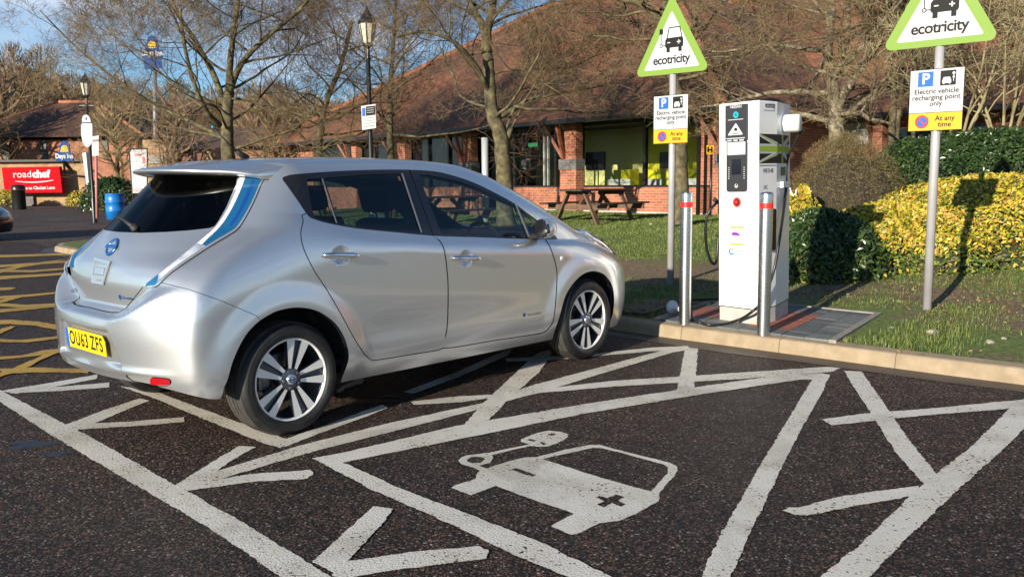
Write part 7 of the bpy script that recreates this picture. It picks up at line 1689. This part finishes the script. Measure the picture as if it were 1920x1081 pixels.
def wheel(x, sy, phase, dust=0):
    w_ = empty('wheel', (x, sy*.865, .318)); w_.parent = car
    w_.rotation_euler = (math.pi/2 if sy < 0 else -math.pi/2, 0, 0)     # local z points outwards
    mb = MB(); RT = .320
    prof = [(.232, -.012), (.238, .004), (.252, .012), (.272, .013), (.288, .008), (.300, -.004), (.311, -.022)]
    mb.lathe(prof, 72)
    bk = [(.311, -.178), (.300, -.196), (.28, -.205), (.25, -.204), (.232, -.19)]
    mb.lathe(bk, 72)
    for r_ in (.262, .283): mb.lathe([(r_-.002, .0122 if r_ < .27 else .0095), (r_, .0142 if r_ < .27 else .0115), (r_+.002, .0122 if r_ < .27 else .0085)], 72)
    ty = mb.build('tyre', M_TYRE, w_)
    mb = MB(); tr = [(.311, -.022), (.317, -.034)]
    for k in range(4):
        a = -.044-k*.036
        tr += [(.3195, a+.008), (.320, a-.016), (.312, a-.017), (.312, a-.022), (.320, a-.023)]
    tr = [q for q in tr if q[1] > -.166]+[(.317, -.168), (.311, -.178)]
    mb.lathe(tr, 96, smooth=False)
    mb.build('tread', M_TREAD, ty)
    rim = MB(); rim.lathe([(.2335, -.012), (.2335, -.004), (.229, -.001), (.222, -.004), (.219, -.018)], 72); rm_ = rim.build('rim', M_ALLOY, w_)
    b = MB(); b.lathe([(.219, -.018), (.214, -.05), (.205, -.09), (.205, -.16), (.22, -.19)], 60); b.build('rim_barrel', M_RIMG, rm_)
    bl = MB(); dk = MB()
    for k in range(5):
        for sgn in (-1, 1):
            a = phase+k*2*math.pi/5+sgn*R(12.5)
            ca, sa = math.sin(a), math.cos(a)
            def pt(r_, t_, z_): return (r_*ca+t_*sa, r_*sa-t_*ca, z_)
            # tapered blade: flat machined face, dark flanks
            ins = sgn*.006
            w0_, w1_ = .0085, .0255
            top = [pt(.062, -w0_+ins, -.012), pt(.062, w0_+ins, -.012), pt(.222, w1_, -.006), pt(.222, -w1_, -.006)]
            bot = [pt(.055, -w0_*1.3, -.05), pt(.055, w0_*1.3, -.05), pt(.216, w1_*.9, -.045), pt(.216, -w1_*.9, -.045)]
            bl.add(top, [(0, 1, 2, 3)])
            dk.add(top+bot, [(0, 4, 5, 1), (1, 5, 6, 2), (2, 6, 7, 3), (3, 7, 4, 0)])
        a = phase+k*2*math.pi/5; ca, sa = math.sin(a), math.cos(a)
        def pt(r_, t_, z_): return (r_*ca+t_*sa, r_*sa-t_*ca, z_)
        dk.add([pt(.05, -.014, -.030), pt(.05, .014, -.030), pt(.216, .024, -.026), pt(.216, -.024, -.026)], [(0, 1, 2, 3)])
    bl.build('spoke_faces', M_ALLOY, rm_); 
    dk.lathe([(0, -.012), (.052, -.012), (.066, -.018), (.072, -.05), (.06, -.07)], 40); dk.build('spokes', M_DALLOY, rm_)
    h = MB(); h.lathe([(0, .0005), (.024, 0), (.029, -.004), (.031, -.013)], 32); hc = h.build('hub_cap', mat('hub cap', (.62, .64, .67), .2, .8), w_)
    e = MB(); ring(e, 0, 0, .013, .019, Matrix(), .0012); flat(e, [(-.021, -.004), (.021, -.004), (.021, .004), (-.021, .004)], Matrix(), .0016); e.build('hub_emblem', M_BDG, hc)
    for k in range(5):
        n_ = MB(); a = phase+R(36)+k*2*math.pi/5; n_.lathe([(0, -.004), (.008, -.004), (.009, -.016)], 6, Matrix.Translation((.049*math.sin(a), .049*math.cos(a), 0)), smooth=False)
        n_.build('wheel_nut', mat('nut steel', (.35, .36, .38), .3, .9), hc)
    d = MB(); d.lathe([(.06, -.10), (.142, -.10), (.145, -.103), (.142, -.12), (.06, -.12)], 48); d.build('brake_disc', M_DISC, w_)
    c_ = MB(); c_.bbox(-.165, -.085, -.055, .055, -.145, -.075, .012); c_.build('brake_caliper', M_DISC, w_)
    return w_
wheel(0, -1, R(14)); wheel(2.7, -1, R(42)); wheel(0, 1, R(5)); wheel(2.7, 1, R(20))
mb = MB()
for x in (0, 2.7):
    for sy in (-1, 1):
        mb = MB(); ro = .42 if x == 0 else .385
        T = Matrix.Translation((x if x == 0 else 2.69, sy*.86, .33)) @ Matrix.Rotation(math.pi/2*(-sy), 4, 'X')
        vs = []
        n_ = 28
        for k in range(n_+1):
            a = -.06+(math.pi+.12)*k/n_
            for (r_, yy) in ((ro+.012, .845), (ro+.012, .50), (.0, .50)): vs.append(((0 if x == 0 else 2.69)+r_*math.cos(a), sy*yy, max(.33+r_*math.sin(a), .29)))
        mb.add(vs, [(3*k+j, 3*k+j+1, 3*k+3+j+1, 3*k+3+j) for k in range(n_) for j in range(2)], True); mb.build('wheel_arch_liner', M_INT, car)
# ================================================================== the dark car at the left edge
_P2, _F2 = shell_grid(body_F, .45)
dk = empty('dark_car', (0, 0, 0), 0, 'black parked car cut off by the left edge of the picture', 'car')
C2 = Cut(_P2, grad(body_F, _P2), _F2); C2.split(lambda P: P[:, 2]-.22, 'none')
for cx_ in (0, 2.7): C2.split(lambda P: np.hypot(P[:, 0]-cx_, P[:, 2]-.33)-.38, 'none', guard=side)
C2.split(lambda P: np.maximum(np.maximum(1.02-P[:, 2], P[:, 2]-1.42), np.maximum(-.1-P[:, 0], P[:, 0]-2.5)), 'glass', {'body'}, side)
C2.obj({'body'}, 'body', mat('black car paint', (.006, .006, .008), .25, coat=1), dk); C2.obj({'glass'}, 'windows', mat('black car glass', (.01, .012, .014), .05), dk)
ch_ = [c for c in car.children if c.name.startswith('wheel.') or c.name == 'wheel']
for wsrc in ch_[:4]: copy_tree(wsrc, dk)
b = MB(); b.bbox(3.45, 3.60, -.26, .26, .42, .53, .004); b.build('number_plate', M_SIGNW, dk)
qn = px(24, 437, .22); dk.rotation_euler = (0, 0, R(8)); dk.location = (qn[0]-4.05*math.cos(R(8)), qn[1]-4.05*math.sin(R(8))+.6, 0)
